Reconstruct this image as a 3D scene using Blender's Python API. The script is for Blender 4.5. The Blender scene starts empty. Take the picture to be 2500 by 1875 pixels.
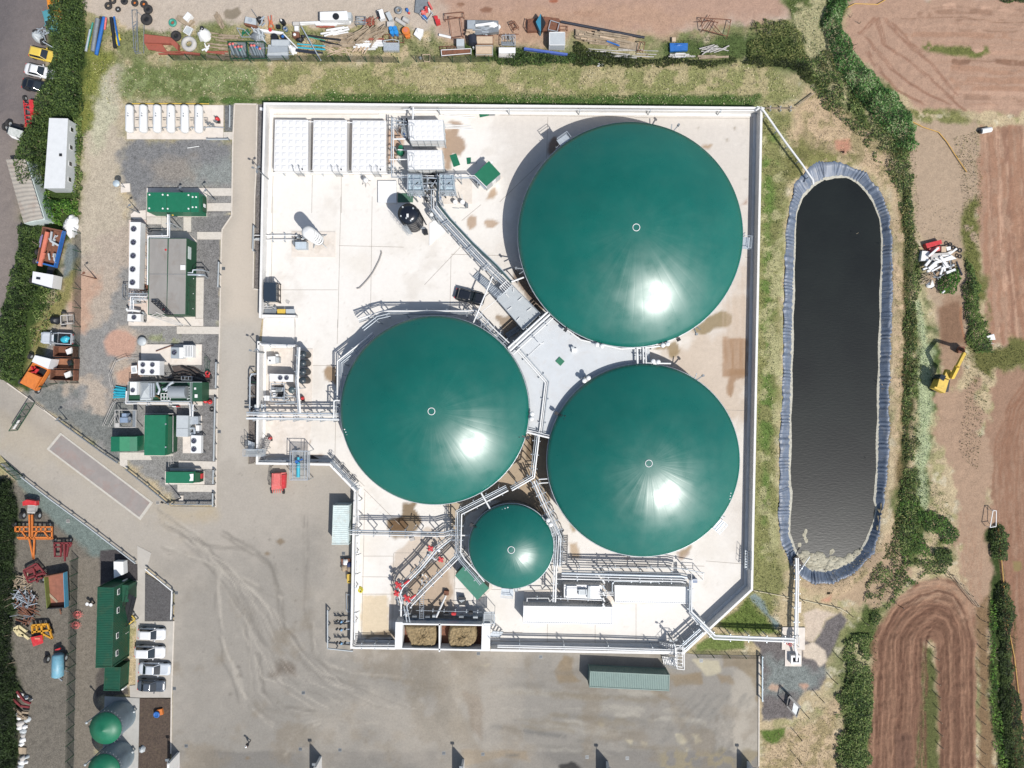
# biogas plant from straight above; built in metres from a survey grid
import bpy,bmesh,math,random
import numpy as np
from mathutils import Vector,Matrix
random.seed(7);rng=np.random.default_rng(7)
sc=bpy.context.scene
COL=sc.collection
S=15.5;H=112.0
def P(u,v,z=0.0):
 k=(H-z)/H/S
 return((u-1250)*k,(937.5-v)*k,z)
class Z:
 def __init__(s,x,y,k):s.x,s.y,s.k=x,y,k
 def __call__(s,x,y,z=0.0):return P(s.x+x/s.k,s.y+y/s.k,z)
 def m(s,d,z=0.0):return d/s.k/S*(H-z)/H
 def L(s,pts,z=0.0):return[s(x,y,z)for x,y in pts]
 def R(s,x0,y0,x1,y1,z=0.0):return s.L([(x0,y0),(x1,y0),(x1,y1),(x0,y1)],z)
cA=Z(0,0,4.148);cB=Z(500,0,4.424);cC=Z(950,0,4.424);cD=Z(1400,0,3.687)
cE=Z(0,400,2.765);cF=Z(250,220,4.148);cG=Z(230,520,5.351);cH=Z(230,800,3.686)
cI=Z(600,220,5.53);cJ=Z(920,260,4.879);cK=Z(600,480,5.185);cL=Z(1000,500,4.147)
cM=Z(590,780,3.687);cN=Z(1250,800,3.6875);cO=Z(790,1180,3.771);cP=Z(1220,1180,3.606)
cQ=Z(1700,1380,3.351);cR=Z(0,950,3.687);cS=Z(0,1380,3.352);cT=Z(1850,350,3.6875)
cU=Z(2150,550,3.686);cV=Z(1850,1200,4.916);cW=Z(1950,0,3.949);cX=Z(2050,1200,2.458)
cY=Z(1220,250,2.553);cAA=Z(400,1200,2.458);cBB=Z(1000,1550,2.458);cCC=Z(1550,820,2.766)
OV=Z(0,0,0.8848)
KEXP=1.62
def lin(c):
 c=np.asarray(c,dtype=float)/255.0
 return np.where(c<=0.04045,c/12.92,((c+0.055)/1.055)**2.4)
def alb(c):return np.minimum(lin(c)/KEXP,0.82)
MATS={}
def mat(name,col=None,rough=0.7,metal=0.0,var=0.12,scale=1.5,spec=0.5,bump=0.0,streak=0.0,raw=None,stain=None,alpha=1.0,stainamt=0.5,corr=None,coat=0.0):
 if name in MATS:return MATS[name]
 m=bpy.data.materials.new(name);m.use_nodes=True
 nt=m.node_tree;N=nt.nodes;Lk=nt.links
 b=N['Principled BSDF']
 c=alb(col)if raw is None else np.array(raw)
 b.inputs['Roughness'].default_value=rough
 b.inputs['Metallic'].default_value=metal
 b.inputs['Specular IOR Level'].default_value=spec
 b.inputs['Coat Weight'].default_value=coat
 b.inputs['Alpha'].default_value=alpha
 tc=N.new('ShaderNodeTexCoord')
 n1=N.new('ShaderNodeTexNoise');n1.inputs['Scale'].default_value=scale;n1.inputs['Detail'].default_value=6
 n1.inputs['Roughness'].default_value=0.65
 mp=N.new('ShaderNodeMapping')
 Lk.new(tc.outputs['Object'],mp.inputs['Vector'])
 if streak:mp.inputs['Scale'].default_value=(1.0,1.0/(1+streak),1.0)
 Lk.new(mp.outputs['Vector'],n1.inputs['Vector'])
 mr=N.new('ShaderNodeMapRange');mr.inputs['From Min'].default_value=0.3;mr.inputs['From Max'].default_value=0.7
 mr.inputs['To Min'].default_value=1-var;mr.inputs['To Max'].default_value=1+var
 Lk.new(n1.outputs['Fac'],mr.inputs['Value'])
 mx=N.new('ShaderNodeVectorMath');mx.operation='SCALE'
 mx.inputs[0].default_value=tuple(c[:3]);Lk.new(mr.outputs['Result'],mx.inputs['Scale'])
 out=mx.outputs['Vector']
 if stain is not None:
  n2=N.new('ShaderNodeTexNoise');n2.inputs['Scale'].default_value=scale*0.6;n2.inputs['Detail'].default_value=8
  n2.inputs['Roughness'].default_value=0.75
  n2.inputs['Distortion'].default_value=0.6
  Lk.new(tc.outputs['Object'],n2.inputs['Vector'])
  r2=N.new('ShaderNodeMapRange');r2.inputs['From Min'].default_value=0.5;r2.inputs['From Max'].default_value=0.68
  r2.inputs['To Max'].default_value=stainamt
  Lk.new(n2.outputs['Fac'],r2.inputs['Value'])
  mm=N.new('ShaderNodeMix');mm.data_type='RGBA'
  Lk.new(r2.outputs['Result'],mm.inputs['Factor']);Lk.new(out,mm.inputs['A'])
  mm.inputs['B'].default_value=(*alb(stain),1);out=mm.outputs['Result']
 Lk.new(out,b.inputs['Base Color'])
 if bump or corr:
  bp=N.new('ShaderNodeBump');bp.inputs['Strength'].default_value=bump or 0.6;bp.inputs['Distance'].default_value=0.05
  if corr:
   w=N.new('ShaderNodeTexWave');w.inputs['Scale'].default_value=corr[1];w.bands_direction=corr[0]
   Lk.new(tc.outputs['Object'],w.inputs['Vector']);Lk.new(w.outputs['Fac'],bp.inputs['Height'])
  else:Lk.new(n1.outputs['Fac'],bp.inputs['Height'])
  Lk.new(bp.outputs['Normal'],b.inputs['Normal'])
 MATS[name]=m;return m
def attr_mat(name,rough=0.9,speckle=0.25,sscale=6.0,bump=0.3,spec=0.3,fine=22.0,coat=False):
 """colour comes from the painted 'Col' attribute (soil, grass, stains), with fine procedural grain on top; its alpha sets the grain's strength"""
 if name in MATS:return MATS[name]
 m=bpy.data.materials.new(name);m.use_nodes=True
 nt=m.node_tree;N=nt.nodes;Lk=nt.links;b=N['Principled BSDF']
 b.inputs['Roughness'].default_value=rough;b.inputs['Specular IOR Level'].default_value=spec
 at=N.new('ShaderNodeAttribute');at.attribute_name='Col'
 tc=N.new('ShaderNodeTexCoord')
 acc=None
 for sc_,wt in((sscale,0.5),(fine*0.5,0.6),(sscale*0.25,0.35)):
  n=N.new('ShaderNodeTexNoise');n.inputs['Scale'].default_value=sc_;n.inputs['Detail'].default_value=4;n.inputs['Roughness'].default_value=0.7
  Lk.new(tc.outputs['Object'],n.inputs['Vector'])
  s_=N.new('ShaderNodeMath');s_.operation='MULTIPLY_ADD';s_.inputs[1].default_value=wt*2;s_.inputs[2].default_value=-wt
  Lk.new(n.outputs['Fac'],s_.inputs[0])
  if acc is None:acc=s_.outputs[0]
  else:
   a_=N.new('ShaderNodeMath');Lk.new(acc,a_.inputs[0]);Lk.new(s_.outputs[0],a_.inputs[1]);acc=a_.outputs[0]
 k_=N.new('ShaderNodeMath');k_.operation='MULTIPLY';Lk.new(acc,k_.inputs[0]);Lk.new(at.outputs['Alpha'],k_.inputs[1])
 e_=N.new('ShaderNodeMath');e_.operation='MULTIPLY_ADD';e_.inputs[1].default_value=speckle*8;e_.inputs[2].default_value=1.0
 e_.use_clamp=False
 Lk.new(k_.outputs[0],e_.inputs[0])
 mx_=N.new('ShaderNodeMath');mx_.operation='MAXIMUM';mx_.inputs[1].default_value=0.25;Lk.new(e_.outputs[0],mx_.inputs[0])
 v_=N.new('ShaderNodeVectorMath');v_.operation='SCALE';Lk.new(at.outputs['Color'],v_.inputs[0]);Lk.new(mx_.outputs[0],v_.inputs['Scale'])
 Lk.new(v_.outputs['Vector'],b.inputs['Base Color'])
 if bump:
  bp=N.new('ShaderNodeBump');bp.inputs['Strength'].default_value=bump;bp.inputs['Distance'].default_value=0.08
  Lk.new(acc,bp.inputs['Height']);Lk.new(bp.outputs['Normal'],b.inputs['Normal'])
 MATS[name]=m;return m
V3=Vector
class MB:
 def __init__(s,M=None):s.v=[];s.f=[];s.sm=[];s.M=M;s.col=None
 def add(s,vs,fs,smooth=False):
  o=len(s.v)
  if s.M is not None:vs=[tuple(s.M@V3(p))for p in vs]
  s.v+=[tuple(p)for p in vs];s.f+=[tuple(i+o for i in f)for f in fs];s.sm+=[smooth]*len(fs)
  return s
 def pr_(s,pts,z0,z1,inset=0):
  n=len(pts)
  a=sum(pts[i][0]*pts[(i+1)%n][1]-pts[(i+1)%n][0]*pts[i][1]for i in range(n))
  if a<0:pts=pts[::-1]
  vs=[(p[0],p[1],z0)for p in pts]+[(p[0],p[1],z1)for p in pts]
  fs=[tuple(range(n-1,-1,-1)),tuple(range(n,2*n))]+[(i,(i+1)%n,n+(i+1)%n,n+i)for i in range(n)]
  return s.add(vs,fs)
 def frust(s,b,t,z0,z1):
  n=len(b);vs=[(p[0],p[1],z0)for p in b]+[(p[0],p[1],z1)for p in t]
  return s.add(vs,[tuple(range(n-1,-1,-1)),tuple(range(n,2*n))]+[(i,(i+1)%n,n+(i+1)%n,n+i)for i in range(n)])
 def box(s,cx,cy,z0,sx,sy,sz,rot=0.0):
  c,q=math.cos(rot),math.sin(rot)
  return s.pr_([(cx+x*c-y*q,cy+x*q+y*c)for x,y in((-sx/2,-sy/2),(sx/2,-sy/2),(sx/2,sy/2),(-sx/2,sy/2))],z0,z0+sz)
 def bm(s,p,q,w,h=None):
  h=h or w;p=V3(p);q=V3(q);d=q-p
  if d.length<1e-6:return s
  d.normalize();up=V3((0,0,1))if abs(d.z)<0.95 else V3((1,0,0))
  a=d.cross(up).normalized()*w/2;b=a.cross(d).normalized()*h/2
  vs=[p-a-b,p+a-b,p+a+b,p-a+b,q-a-b,q+a-b,q+a+b,q-a+b]
  return s.add(vs,[(3,2,1,0),(4,5,6,7),(0,1,5,4),(1,2,6,5),(2,3,7,6),(3,0,4,7)])
 def tube(s,pts,r,n=8,closed=False):
  pts=[V3(p)for p in pts];k=len(pts);vs=[];fs=[]
  for i,p in enumerate(pts):
   if closed:d=pts[(i+1)%k]-pts[i-1]
   elif i==0:d=pts[1]-p
   elif i==k-1:d=p-pts[i-1]
   else:d=(pts[i+1]-p).normalized()+(p-pts[i-1]).normalized()
   if d.length<1e-6:d=V3((1,0,0))
   d.normalize();up=V3((0,0,1))if abs(d.z)<0.9 else V3((0,1,0))
   a=d.cross(up).normalized();b=a.cross(d).normalized()
   rr=r[i]if isinstance(r,(list,tuple))else r
   vs+=[p+(a*math.cos(t)+b*math.sin(t))*rr for t in[2*math.pi*j/n for j in range(n)]]
  for i in range(k if closed else k-1):
   i2=(i+1)%k
   fs+=[(i*n+j,i*n+(j+1)%n,i2*n+(j+1)%n,i2*n+j)for j in range(n)]
  s.add(vs,fs,True)
  if not closed:
   s.add(vs[:n],[tuple(range(n))]);s.add(vs[-n:],[tuple(range(n-1,-1,-1))])
  return s
 def lth(s,x,y,prof,n=32,cap=True,smooth=True):
  vs=[];fs=[]
  for r,z in prof:vs+=[(x+r*math.cos(2*math.pi*j/n),y+r*math.sin(2*math.pi*j/n),z)for j in range(n)]
  for i in range(len(prof)-1):
   fs+=[(i*n+j,i*n+(j+1)%n,(i+1)*n+(j+1)%n,(i+1)*n+j)for j in range(n)]
  s.add(vs,fs,smooth)
  if cap:
   if prof[0][0]>1e-4:s.add(vs[:n],[tuple(range(n-1,-1,-1))])
   if prof[-1][0]>1e-4:s.add(vs[-n:],[tuple(range(n))])
  return s
 def cyl(s,x,y,z0,z1,r,r2=None,n=24):
  r2=r if r2 is None else r2
  return s.lth(x,y,[(r,z0),(r,z0),(r2,z1),(r2,z1)][1:3],n)
 def ball(s,x,y,z,r,n=14,sq=1.0):
  return s.lth(x,y,[(max(r*math.sin(math.pi*i/8),1e-3),z-r*sq*math.cos(math.pi*i/8))for i in range(9)],n)
 def tor_(s,x,y,z,R,r,n=28,m=8):
  return s.tube([(x+R*math.cos(2*math.pi*j/n),y+R*math.sin(2*math.pi*j/n),z)for j in range(n)],r,m,True)
 def sheet(s,pts,z):
  return s.add([(p[0],p[1],z)for p in pts],[tuple(range(len(pts)))])
 def mk(s,name,m,parent=None,world=True):
  vs=s.v
  if parent is not None and world:
   o=V3((0,0,0));q=parent
   while q is not None:o+=q.location;q=q.parent
   vs=[(p[0]-o.x,p[1]-o.y,p[2]-o.z)for p in vs]
  me=bpy.data.meshes.new(name);me.from_pydata(vs,[],s.f)
  me.polygons.foreach_set('use_smooth',s.sm);me.validate();me.update()
  for mm in(m if isinstance(m,(list,tuple))else[m]):me.materials.append(mm)
  ob=bpy.data.objects.new(name,me);COL.objects.link(ob)
  if parent is not None:ob.parent=parent
  return ob
def tag(o,label=None,cat=None,group=None,kind=None):
 if label:o['label']=label
 if cat:o['category']=cat
 if group:o['group']=group
 if kind:o['kind']=kind
 return o
def thg(name,label,cat,loc=(0,0,0),rz=0.0,group=None):
 o=bpy.data.objects.new(name,None);COL.objects.link(o);o.empty_display_size=0.3
 o.location=(loc[0],loc[1],loc[2]if len(loc)>2 else 0);o.rotation_euler=(0,0,rz)
 return tag(o,label,cat,group)
def one(name,mb,m,label,cat,group=None):return tag(mb.mk(name,m),label,cat,group)
def copy_tree(o,parent=None):
 c=o.copy();COL.objects.link(c);c.parent=parent
 for ch in list(o.children):copy_tree(ch,c)
 return c
def stc(name,mb,m,kind='structure'):return tag(mb.mk(name,m),kind=kind)
def cen(pts):return(sum(p[0]for p in pts)/len(pts),sum(p[1]for p in pts)/len(pts),0)
def vnoise(X,Y,s,seed=0):
 r=np.random.default_rng(seed+100);T=r.random((256,256))
 x=X/s+1000.3;y=Y/s+1000.7
 xi=np.floor(x).astype(int);yi=np.floor(y).astype(int);fx=x-xi;fy=y-yi
 fx=fx*fx*(3-2*fx);fy=fy*fy*(3-2*fy)
 g=lambda a,b:T[a%256,b%256]
 return(g(xi,yi)*(1-fx)+g(xi+1,yi)*fx)*(1-fy)+(g(xi,yi+1)*(1-fx)+g(xi+1,yi+1)*fx)*fy
def fbm(X,Y,s,seed=0,o=4):
 a=0;t=0;w=1.0
 for i in range(o):
  a=a+w*vnoise(X,Y,s,seed+i*7);t+=w;w*=0.55;s*=0.5
 return a/t
def isd(poly,X,Y):
 r=np.zeros(X.shape,bool);n=len(poly)
 for i in range(n):
  x1,y1=poly[i][:2];x2,y2=poly[(i+1)%n][:2]
  if y1==y2:continue
  c=((y1>Y)!=(y2>Y))&(X<(x2-x1)*(Y-y1)/(y2-y1)+x1)
  r^=c
 return r
def lnd(pts,X,Y,closed=False):
 d=np.full(X.shape,1e9);n=len(pts)
 for i in range(n if closed else n-1):
  x1,y1=pts[i][:2];x2,y2=pts[(i+1)%n][:2];dx,dy=x2-x1,y2-y1;L2=dx*dx+dy*dy+1e-12
  t=np.clip(((X-x1)*dx+(Y-y1)*dy)/L2,0,1)
  d=np.minimum(d,(X-x1-t*dx)**2+(Y-y1-t*dy)**2)
 return np.sqrt(d)
def bbsel(pts,X,Y,pad):
 x0=min(p[0]for p in pts)-pad;x1=max(p[0]for p in pts)+pad
 y0=min(p[1]for p in pts)-pad;y1=max(p[1]for p in pts)+pad
 return(X>x0)&(X<x1)&(Y>y0)&(Y<y1)
def sstep(t):t=np.clip(t,0,1);return t*t*(3-2*t)
class Paint:
 def __init__(s,X,Y,base,grain=0.5):
  s.X,s.Y=X,Y;s.c=np.tile(alb(base),(len(X),1));s.g=np.full(len(X),grain)
 def put(s,sel,m,col,grain):
  c=alb(col);s.c[sel]=s.c[sel]*(1-m[:,None])+c*m[:,None]
  if grain is not None:s.g[sel]=s.g[sel]*(1-m)+grain*m
 def poly(s,pts,col,grain=None,soft=0.3,rag=0.5,rs=2.0,op=1.0,seed=1,brk=0.0,bs=1.5):
  sel=bbsel(pts,s.X,s.Y,rag+soft+0.5)
  if not sel.any():return
  X,Y=s.X[sel],s.Y[sel]
  d=lnd(pts,X,Y,True);d=np.where(isd(pts,X,Y),-d,d)
  d=d+(fbm(X,Y,rs,seed)-0.5)*2.6*rag
  m=sstep(0.5-d/(2*soft))*op
  if brk>0:m=m*sstep((fbm(X,Y,bs,seed+50)-brk)/0.12+0.5)
  s.put(sel,m,col,grain)
 def line(s,pts,w,col,op=1.0,soft=0.15,wob=0.0,seed=3,grain=None,brk=0.0,bs=1.0):
  sel=bbsel(pts,s.X,s.Y,w+soft+wob+0.3)
  if not sel.any():return
  X,Y=s.X[sel],s.Y[sel]
  d=lnd(pts,X+(fbm(X,Y,3,seed)-.5)*wob,Y+(fbm(X,Y,3,seed+9)-.5)*wob)-w/2
  m=sstep(0.5-d/(2*soft))*op
  if brk>0:m=m*sstep((fbm(X,Y,bs,seed+50)-brk)/0.12+0.5)
  s.put(sel,m,col,grain)
 def tint(s,ns,thr,col,op,seed,grain=None,region=None,width=0.1):
  n=fbm(s.X,s.Y,ns,seed,5);m=sstep((n-thr)/width)*op
  if region is not None:m=m*region
  s.put(np.ones(len(s.X),bool),m,col,grain)
 def rgba(s):return np.concatenate([np.clip(s.c,0.004,0.85),np.clip(s.g,0,1)[:,None]],1)
def set_col(me,rgba,domain='POINT'):
 a=me.color_attributes.new('Col','FLOAT_COLOR',domain);a.data.foreach_set('color',np.ascontiguousarray(rgba,dtype=np.float32).ravel())
def clip_rect(poly,x0,y0,x1,y1):
 def cl(ps,f,t):
  out=[]
  for i in range(len(ps)):
   a,b=ps[i],ps[(i+1)%len(ps)];fa,fb=f(a),f(b)
   if fa>=0:out.append(a)
   if(fa>=0)!=(fb>=0):k=fa/(fa-fb);out.append((a[0]+(b[0]-a[0])*k,a[1]+(b[1]-a[1])*k))
  return out
 for f in(lambda p:p[0]-x0,lambda p:x1-p[0],lambda p:p[1]-y0,lambda p:y1-p[1]):
  poly=cl(poly,f,0)
  if not poly:return poly
 return poly
def gsh(name,poly,z,sp,paintfn,m,skirt=0.0):
 """a flat sheet with the polygon's exact outline, cut into cells so that dirt and stains can be painted on it"""
 poly=[(p[0],p[1])for p in poly]
 x0=min(p[0]for p in poly);x1=max(p[0]for p in poly);y0=min(p[1]for p in poly);y1=max(p[1]for p in poly)
 nx=int((x1-x0)/sp)+1;ny=int((y1-y0)/sp)+1
 gx=x0+np.arange(nx+1)*sp+1e-5;gy=y0+np.arange(ny+1)*sp+1e-5
 XX,YY=np.meshgrid((gx[:-1]+gx[1:])/2,(gy[:-1]+gy[1:])/2)
 ins=isd(poly,XX,YY);near=lnd(poly,XX,YY,True)<sp*0.75
 V={};vs=[];fs=[]
 def vid(x,y):
  k=(round(x,4),round(y,4))
  if k not in V:V[k]=len(vs);vs.append((x,y,z))
  return V[k]
 for j in range(ny):
  for i in range(nx):
   if near[j,i]:
    q=clip_rect(poly,gx[i],gy[j],gx[i+1],gy[j+1])
    if len(q)>=3:
     ids=[]
     for p in q:
      k=vid(*p)
      if k not in ids:ids.append(k)
     if len(ids)>=3:
      a=sum(vs[ids[t]][0]*vs[ids[(t+1)%len(ids)]][1]-vs[ids[(t+1)%len(ids)]][0]*vs[ids[t]][1]for t in range(len(ids)))
      if abs(a)>1e-7:fs.append(tuple(ids if a>0 else ids[::-1]))
   elif ins[j,i]:
    fs.append((vid(gx[i],gy[j]),vid(gx[i+1],gy[j]),vid(gx[i+1],gy[j+1]),vid(gx[i],gy[j+1])))
 nv=len(vs)
 if skirt:
  n=len(poly)
  for i in range(n):
   a=poly[i];b=poly[(i+1)%n];o=len(vs)
   vs+=[(a[0],a[1],z),(b[0],b[1],z),(b[0],b[1],z-skirt),(a[0],a[1],z-skirt)];fs.append((o,o+1,o+2,o+3))
 me=bpy.data.meshes.new(name);me.from_pydata(vs,[],fs);me.update()
 A=np.array(vs);pt=paintfn(A[:,0],A[:,1])
 set_col(me,pt.rgba());me.materials.append(m)
 ob=bpy.data.objects.new(name,me);COL.objects.link(ob);ob['kind']='structure'
 return ob
EL=math.radians(54);AZ=math.atan2(-0.76,0.65)
sd=V3((math.cos(EL)*math.cos(AZ),math.cos(EL)*math.sin(AZ),math.sin(EL)))
w=bpy.data.worlds.new('World');sc.world=w;w.use_nodes=True
nt=w.node_tree;bg=nt.nodes['Background'];sk=nt.nodes.new('ShaderNodeTexSky');sk.sky_type='NISHITA';sk.sun_disc=False
sk.sun_elevation=EL;sk.sun_rotation=math.pi/2-AZ
sk.air_density=1.2;sk.dust_density=1.5
nt.links.new(sk.outputs[0],bg.inputs[0]);bg.inputs[1].default_value=0.095
sl=bpy.data.lights.new('sun','SUN');sl.energy=4.05;sl.angle=math.radians(0.5);sl.color=(1.0,0.965,0.92)
so=bpy.data.objects.new('sun',sl);COL.objects.link(so);so.rotation_euler=(-sd).to_track_quat('-Z','Y').to_euler();so.location=(60,-60,90)
cd=bpy.data.cameras.new('camera');cd.sensor_fit='HORIZONTAL';cd.sensor_width=36;cd.lens=36*S*H/2500.0
cd.clip_end=3000;cam=bpy.data.objects.new('camera',cd);COL.objects.link(cam);cam.location=(0,0,H);sc.camera=cam
sc.view_settings.view_transform='Standard';sc.view_settings.look='None';sc.view_settings.exposure=0.42;sc.view_settings.gamma=1.0
EARTH=(190,152,128);DRY=(196,178,144);GRASS=(112,124,76);DGRASS=(62,84,42);TAN=(198,184,166)
pond_out_l=cT.L([(560,160),(460,215),(330,370),(300,530),(265,700),(250,850),(245,1000),(240,1300),(230,1659)])+OV.L([(1690,850),(1684,950),(1684,1050)])+cV.L([(250,150),(250,400),(290,650),(400,880)])
pond_out=pond_out_l+cV.L([(500,1010),(680,1118),(880,1100),(1050,1050),(1250,900),(1400,720),(1450,550),(1480,300),(1520,100),(1530,0)])+OV.L([(1919,1000),(1922,900)])+cU.L([(70,1659),(90,1200),(95,1000),(105,500),(95,0)])[0:4]+cT.L([(1195,1659),(1215,1200),(1210,900),(1190,680),(1140,500),(1070,390),(980,270),(800,190),(680,165)])
WL=-0.9
pond_in=cT.L([(600,320),(500,375),(400,480),(350,620),(335,800),(330,1000),(320,1300),(310,1659)],WL)+OV.L([(1708,850),(1706,950),(1705,1050)],WL)+cV.L([(395,0),(380,400),(370,500),(440,700),(540,870),(650,940),(800,955),(1000,900),(1150,820),(1250,690),(1310,590),(1390,380),(1430,200),(1405,100),(1420,0)],WL)+OV.L([(1895,1000),(1898,850),(1900,760)],WL)+cT.L([(1105,1659),(1115,1100),(1120,850),(1100,680),(1040,520),(980,430),(900,350),(800,300),(700,297)],WL)
def ground_cols(X,Y):
 p=Paint(X,Y,DRY,0.75)
 one_=np.ones(len(X),bool)
 p.tint(9,0.5,GRASS,0.75,11,0.9,width=0.25);p.tint(2.5,0.56,(150,150,100),0.6,12,0.9);p.tint(1.2,0.6,(214,205,180),0.5,13)
 L=OV.L;a=p.poly
 a(L([(170,-60),(2300,-60),(2300,8),(1840,8),(1700,40),(1560,55),(1440,72),(1250,60),(960,75),(800,60),(560,50),(420,60),(330,75),(180,20)]),(200,186,170),0.3,rag=1.0,seed=21)
 a(L([(930,-60),(2300,-60),(2300,8),(1840,8),(1700,40),(1560,60),(1440,80),(1250,70),(1100,90),(960,100)]),(186,154,134),0.35,rag=1.6,soft=2.5,seed=22)
 for q in([(600,25)],[(545,20)],[(860,-5)]):pass
 a(cB.L([(195,130),(230,90),(290,100),(350,80),(385,140),(340,190),(290,208),(220,190)]),(150,138,120),.2,soft=.15,rag=.2)
 a(cC.L([(980,100),(1040,65),(1110,90),(1100,125),(1010,130)]),(150,112,92),.2,soft=.15,rag=.2);a(cC.L([(735,40),(790,28),(815,45),(770,68)]),(150,115,95),.2,soft=.15,rag=.2)
 a(cC.L([(1725,-5),(1815,-5),(1810,20),(1770,32),(1730,20)]),(168,108,84),.2,soft=.15,rag=.2);a(cC.L([(1990,120),(2200,130),(2300,150),(2200,185),(2000,160)]),(150,110,90),.3,soft=.3,rag=.4)
 a(L([(180,62),(420,55),(900,70),(1000,110),(1350,95),(1560,60),(1790,60),(1840,130),(1800,140),(220,132)]),(120,128,82),1.0,rag=2.0,soft=1.0,seed=23,op=.85,brk=.42,bs=3)
 a(L([(1000,95),(1420,130),(1780,130),(1820,160),(1700,155),(1300,132),(1060,128),(1000,118)]),DGRASS,1.0,rag=.8,soft=.6,seed=24)
 a(L([(1430,92),(1560,75),(1700,70),(1800,130),(1440,128)]),(88,104,60),1.0,rag=1.6,soft=1,seed=25)
 a(L([(990,30),(1130,20),(1400,10),(1560,40),(1440,70),(1300,50),(1200,95),(1060,90)]),(190,156,132),.4,rag=1.5,soft=1,seed=26,op=.8)
 a(L([(180,130),(560,135),(560,220),(240,215),(215,180)]),GRASS,1.0,rag=1.4,soft=1.5,seed=27)
 a(L([(200,150),(560,150),(560,200),(240,205)]),(150,160,112),1.0,rag=1.4,soft=1.5,seed=28,brk=.5,bs=1.3,op=.7)
 a(L([(560,138),(1650,138),(1740,200),(1650,225),(560,212)]),(180,168,128),1.0,rag=1.5,soft=1.2,seed=29)
 a(L([(560,138),(1650,138),(1740,200),(1650,225),(560,212)]),(132,138,84),1.0,rag=1.5,soft=1.2,seed=30,brk=.46,bs=2.5,op=.8)
 a(L([(430,212),(700,202),(1100,206),(1640,205),(1640,236),(430,226)]),(88,112,60),1.0,rag=.7,soft=.5,seed=31)
 a(L([(185,190),(250,150),(265,260),(275,330),(260,420),(285,480),(280,640),(265,700),(215,760),(170,900),(120,860),(140,560),(165,460),(175,300)]),(192,180,160),0.6,rag=1.5,soft=1.2,seed=32)
 a(L([(200,180),(232,150),(250,260),(210,330),(190,300)]),(190,186,160),.9,rag=1,soft=1,seed=33)
 a(L([(262,300),(505,298),(505,408),(318,410),(300,470),(270,400)]),(132,132,132),0.8,rag=1.3,soft=.8,seed=34)
 a(L([(400,360),(505,340),(505,408),(400,410)]),(146,150,146),.8,rag=1,soft=1,seed=35)
 a(L([(310,350),(420,340),(420,385),(330,395)]),(156,148,138),.8,rag=1.2,soft=1.2,seed=36,op=.8)
 a(L([(318,400),(505,400),(500,470),(470,520),(470,770),(465,1095),(380,1085),(250,990),(60,860),(140,560),(270,560),(280,470)]),(150,148,144),.75,rag=1.5,soft=1,seed=37)
 a(L([(140,560),(300,470),(300,700),(260,860),(200,900),(100,850)]),(186,172,156),.6,rag=2,soft=1.5,seed=38,brk=.45,bs=5)
 a(L([(150,580),(215,600),(200,660),(180,720),(140,690)]),(196,164,142),.4,rag=1.5,soft=1,seed=39)
 a(L([(140,520),(165,530),(165,590),(140,600)]),(128,138,138),.6,rag=.6,seed=40)
 a(L([(60,860),(170,800),(300,840),(250,990)]),(128,130,126),.8,rag=1.5,soft=1,seed=41,brk=.42,bs=4)
 a(cH.L([(70,130),(150,40),(280,30),(380,100),(370,200),(280,265),(130,240)]),(200,162,142),.4,rag=.5,soft=.4,seed=42)
 a(cH.L([(190,400),(260,350),(400,340),(420,480),(300,530),(210,500)]),(198,164,142),.4,rag=.6,soft=.4,seed=43)
 for i,q in enumerate(([(415,470),(500,465),(480,500),(420,500)],[(410,445),(505,440),(505,460),(410,460)],[(425,515),(475,515),(473,690),(425,690)],[(440,700),(470,705),(470,830),(440,830)],[(430,740),(470,740),(465,1010),(430,1010)],[(370,1050),(465,1040),(465,1090),(380,1085)])):
  a(L(q),(134,132,130),.9,rag=.15,soft=.15,seed=44+i)
 a(cF.L([(1228,150),(1330,150),(1330,420),(1228,420)]),(120,122,122),.9,rag=.1,soft=.1);a(cF.L([(1570,140),(1640,140),(1600,1659),(1530,1659)]),(128,124,122),.9,rag=.05,soft=.1)
 a(cK.L([(118,-10),(205,-10),(165,1180),(100,1170)]),(126,120,116),.9,rag=.05,soft=.1)
 a(cM.L([(60,480),(140,480),(128,1300),(56,1300)]),(124,116,110),.9,rag=.05,soft=.1)
 a(cH.L([(430,60),(740,50),(740,130),(430,120)]),(150,154,120),.9,rag=.8,soft=.6,brk=.5)
 a(L([(-60,-60),(125,-60),(110,40),(100,120),(80,210),(60,260),(20,310),(15,480),(45,480),(50,600),(30,640),(5,800),(-60,830)]),(112,106,106),.25,rag=.3,soft=.4,seed=60)
 a(L([(-60,240),(50,280),(60,340),(60,600),(20,700),(-60,800)]),(142,132,126),.25,rag=1,soft=3,seed=61)
 a(L([(60,-60),(125,-60),(100,120),(60,220),(20,300),(0,200)]),(138,128,124),.25,rag=1.2,soft=3,seed=62,op=.6)
 a(L([(-60,1010),(40,1040),(250,1200),(300,1215),(300,1240),(220,1500),(190,1720),(-60,1720)]),(122,116,106),.75,rag=1,soft=.8,seed=63)  # lower-left gravel, with the corner's vignette darkening mixed into its colour
 a(L([(170,1200),(225,1200),(210,1500),(200,1659),(160,1659)]),(132,124,112),.6,rag=.4,soft=.4,seed=64)
 a(L([(5,1000),(60,1010),(330,1200),(290,1215),(200,1200),(60,1080)]),(122,134,128),.7,rag=.6,soft=.5,seed=65)
 a(cS.L([(815,-120),(1130,-140),(1125,125),(940,125),(815,160)]),(84,80,80),.7,rag=.15,soft=.1);a(cR.L([(900,1580),(1240,1560),(1240,1700),(900,1700)]),(84,80,80),.7,rag=.1,soft=.1)
 a(cS.L([(840,840),(1060,1000),(1060,1070),(850,1080),(770,1100),(790,900)]),(96,90,84),.7,rag=.4,soft=.3)
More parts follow.
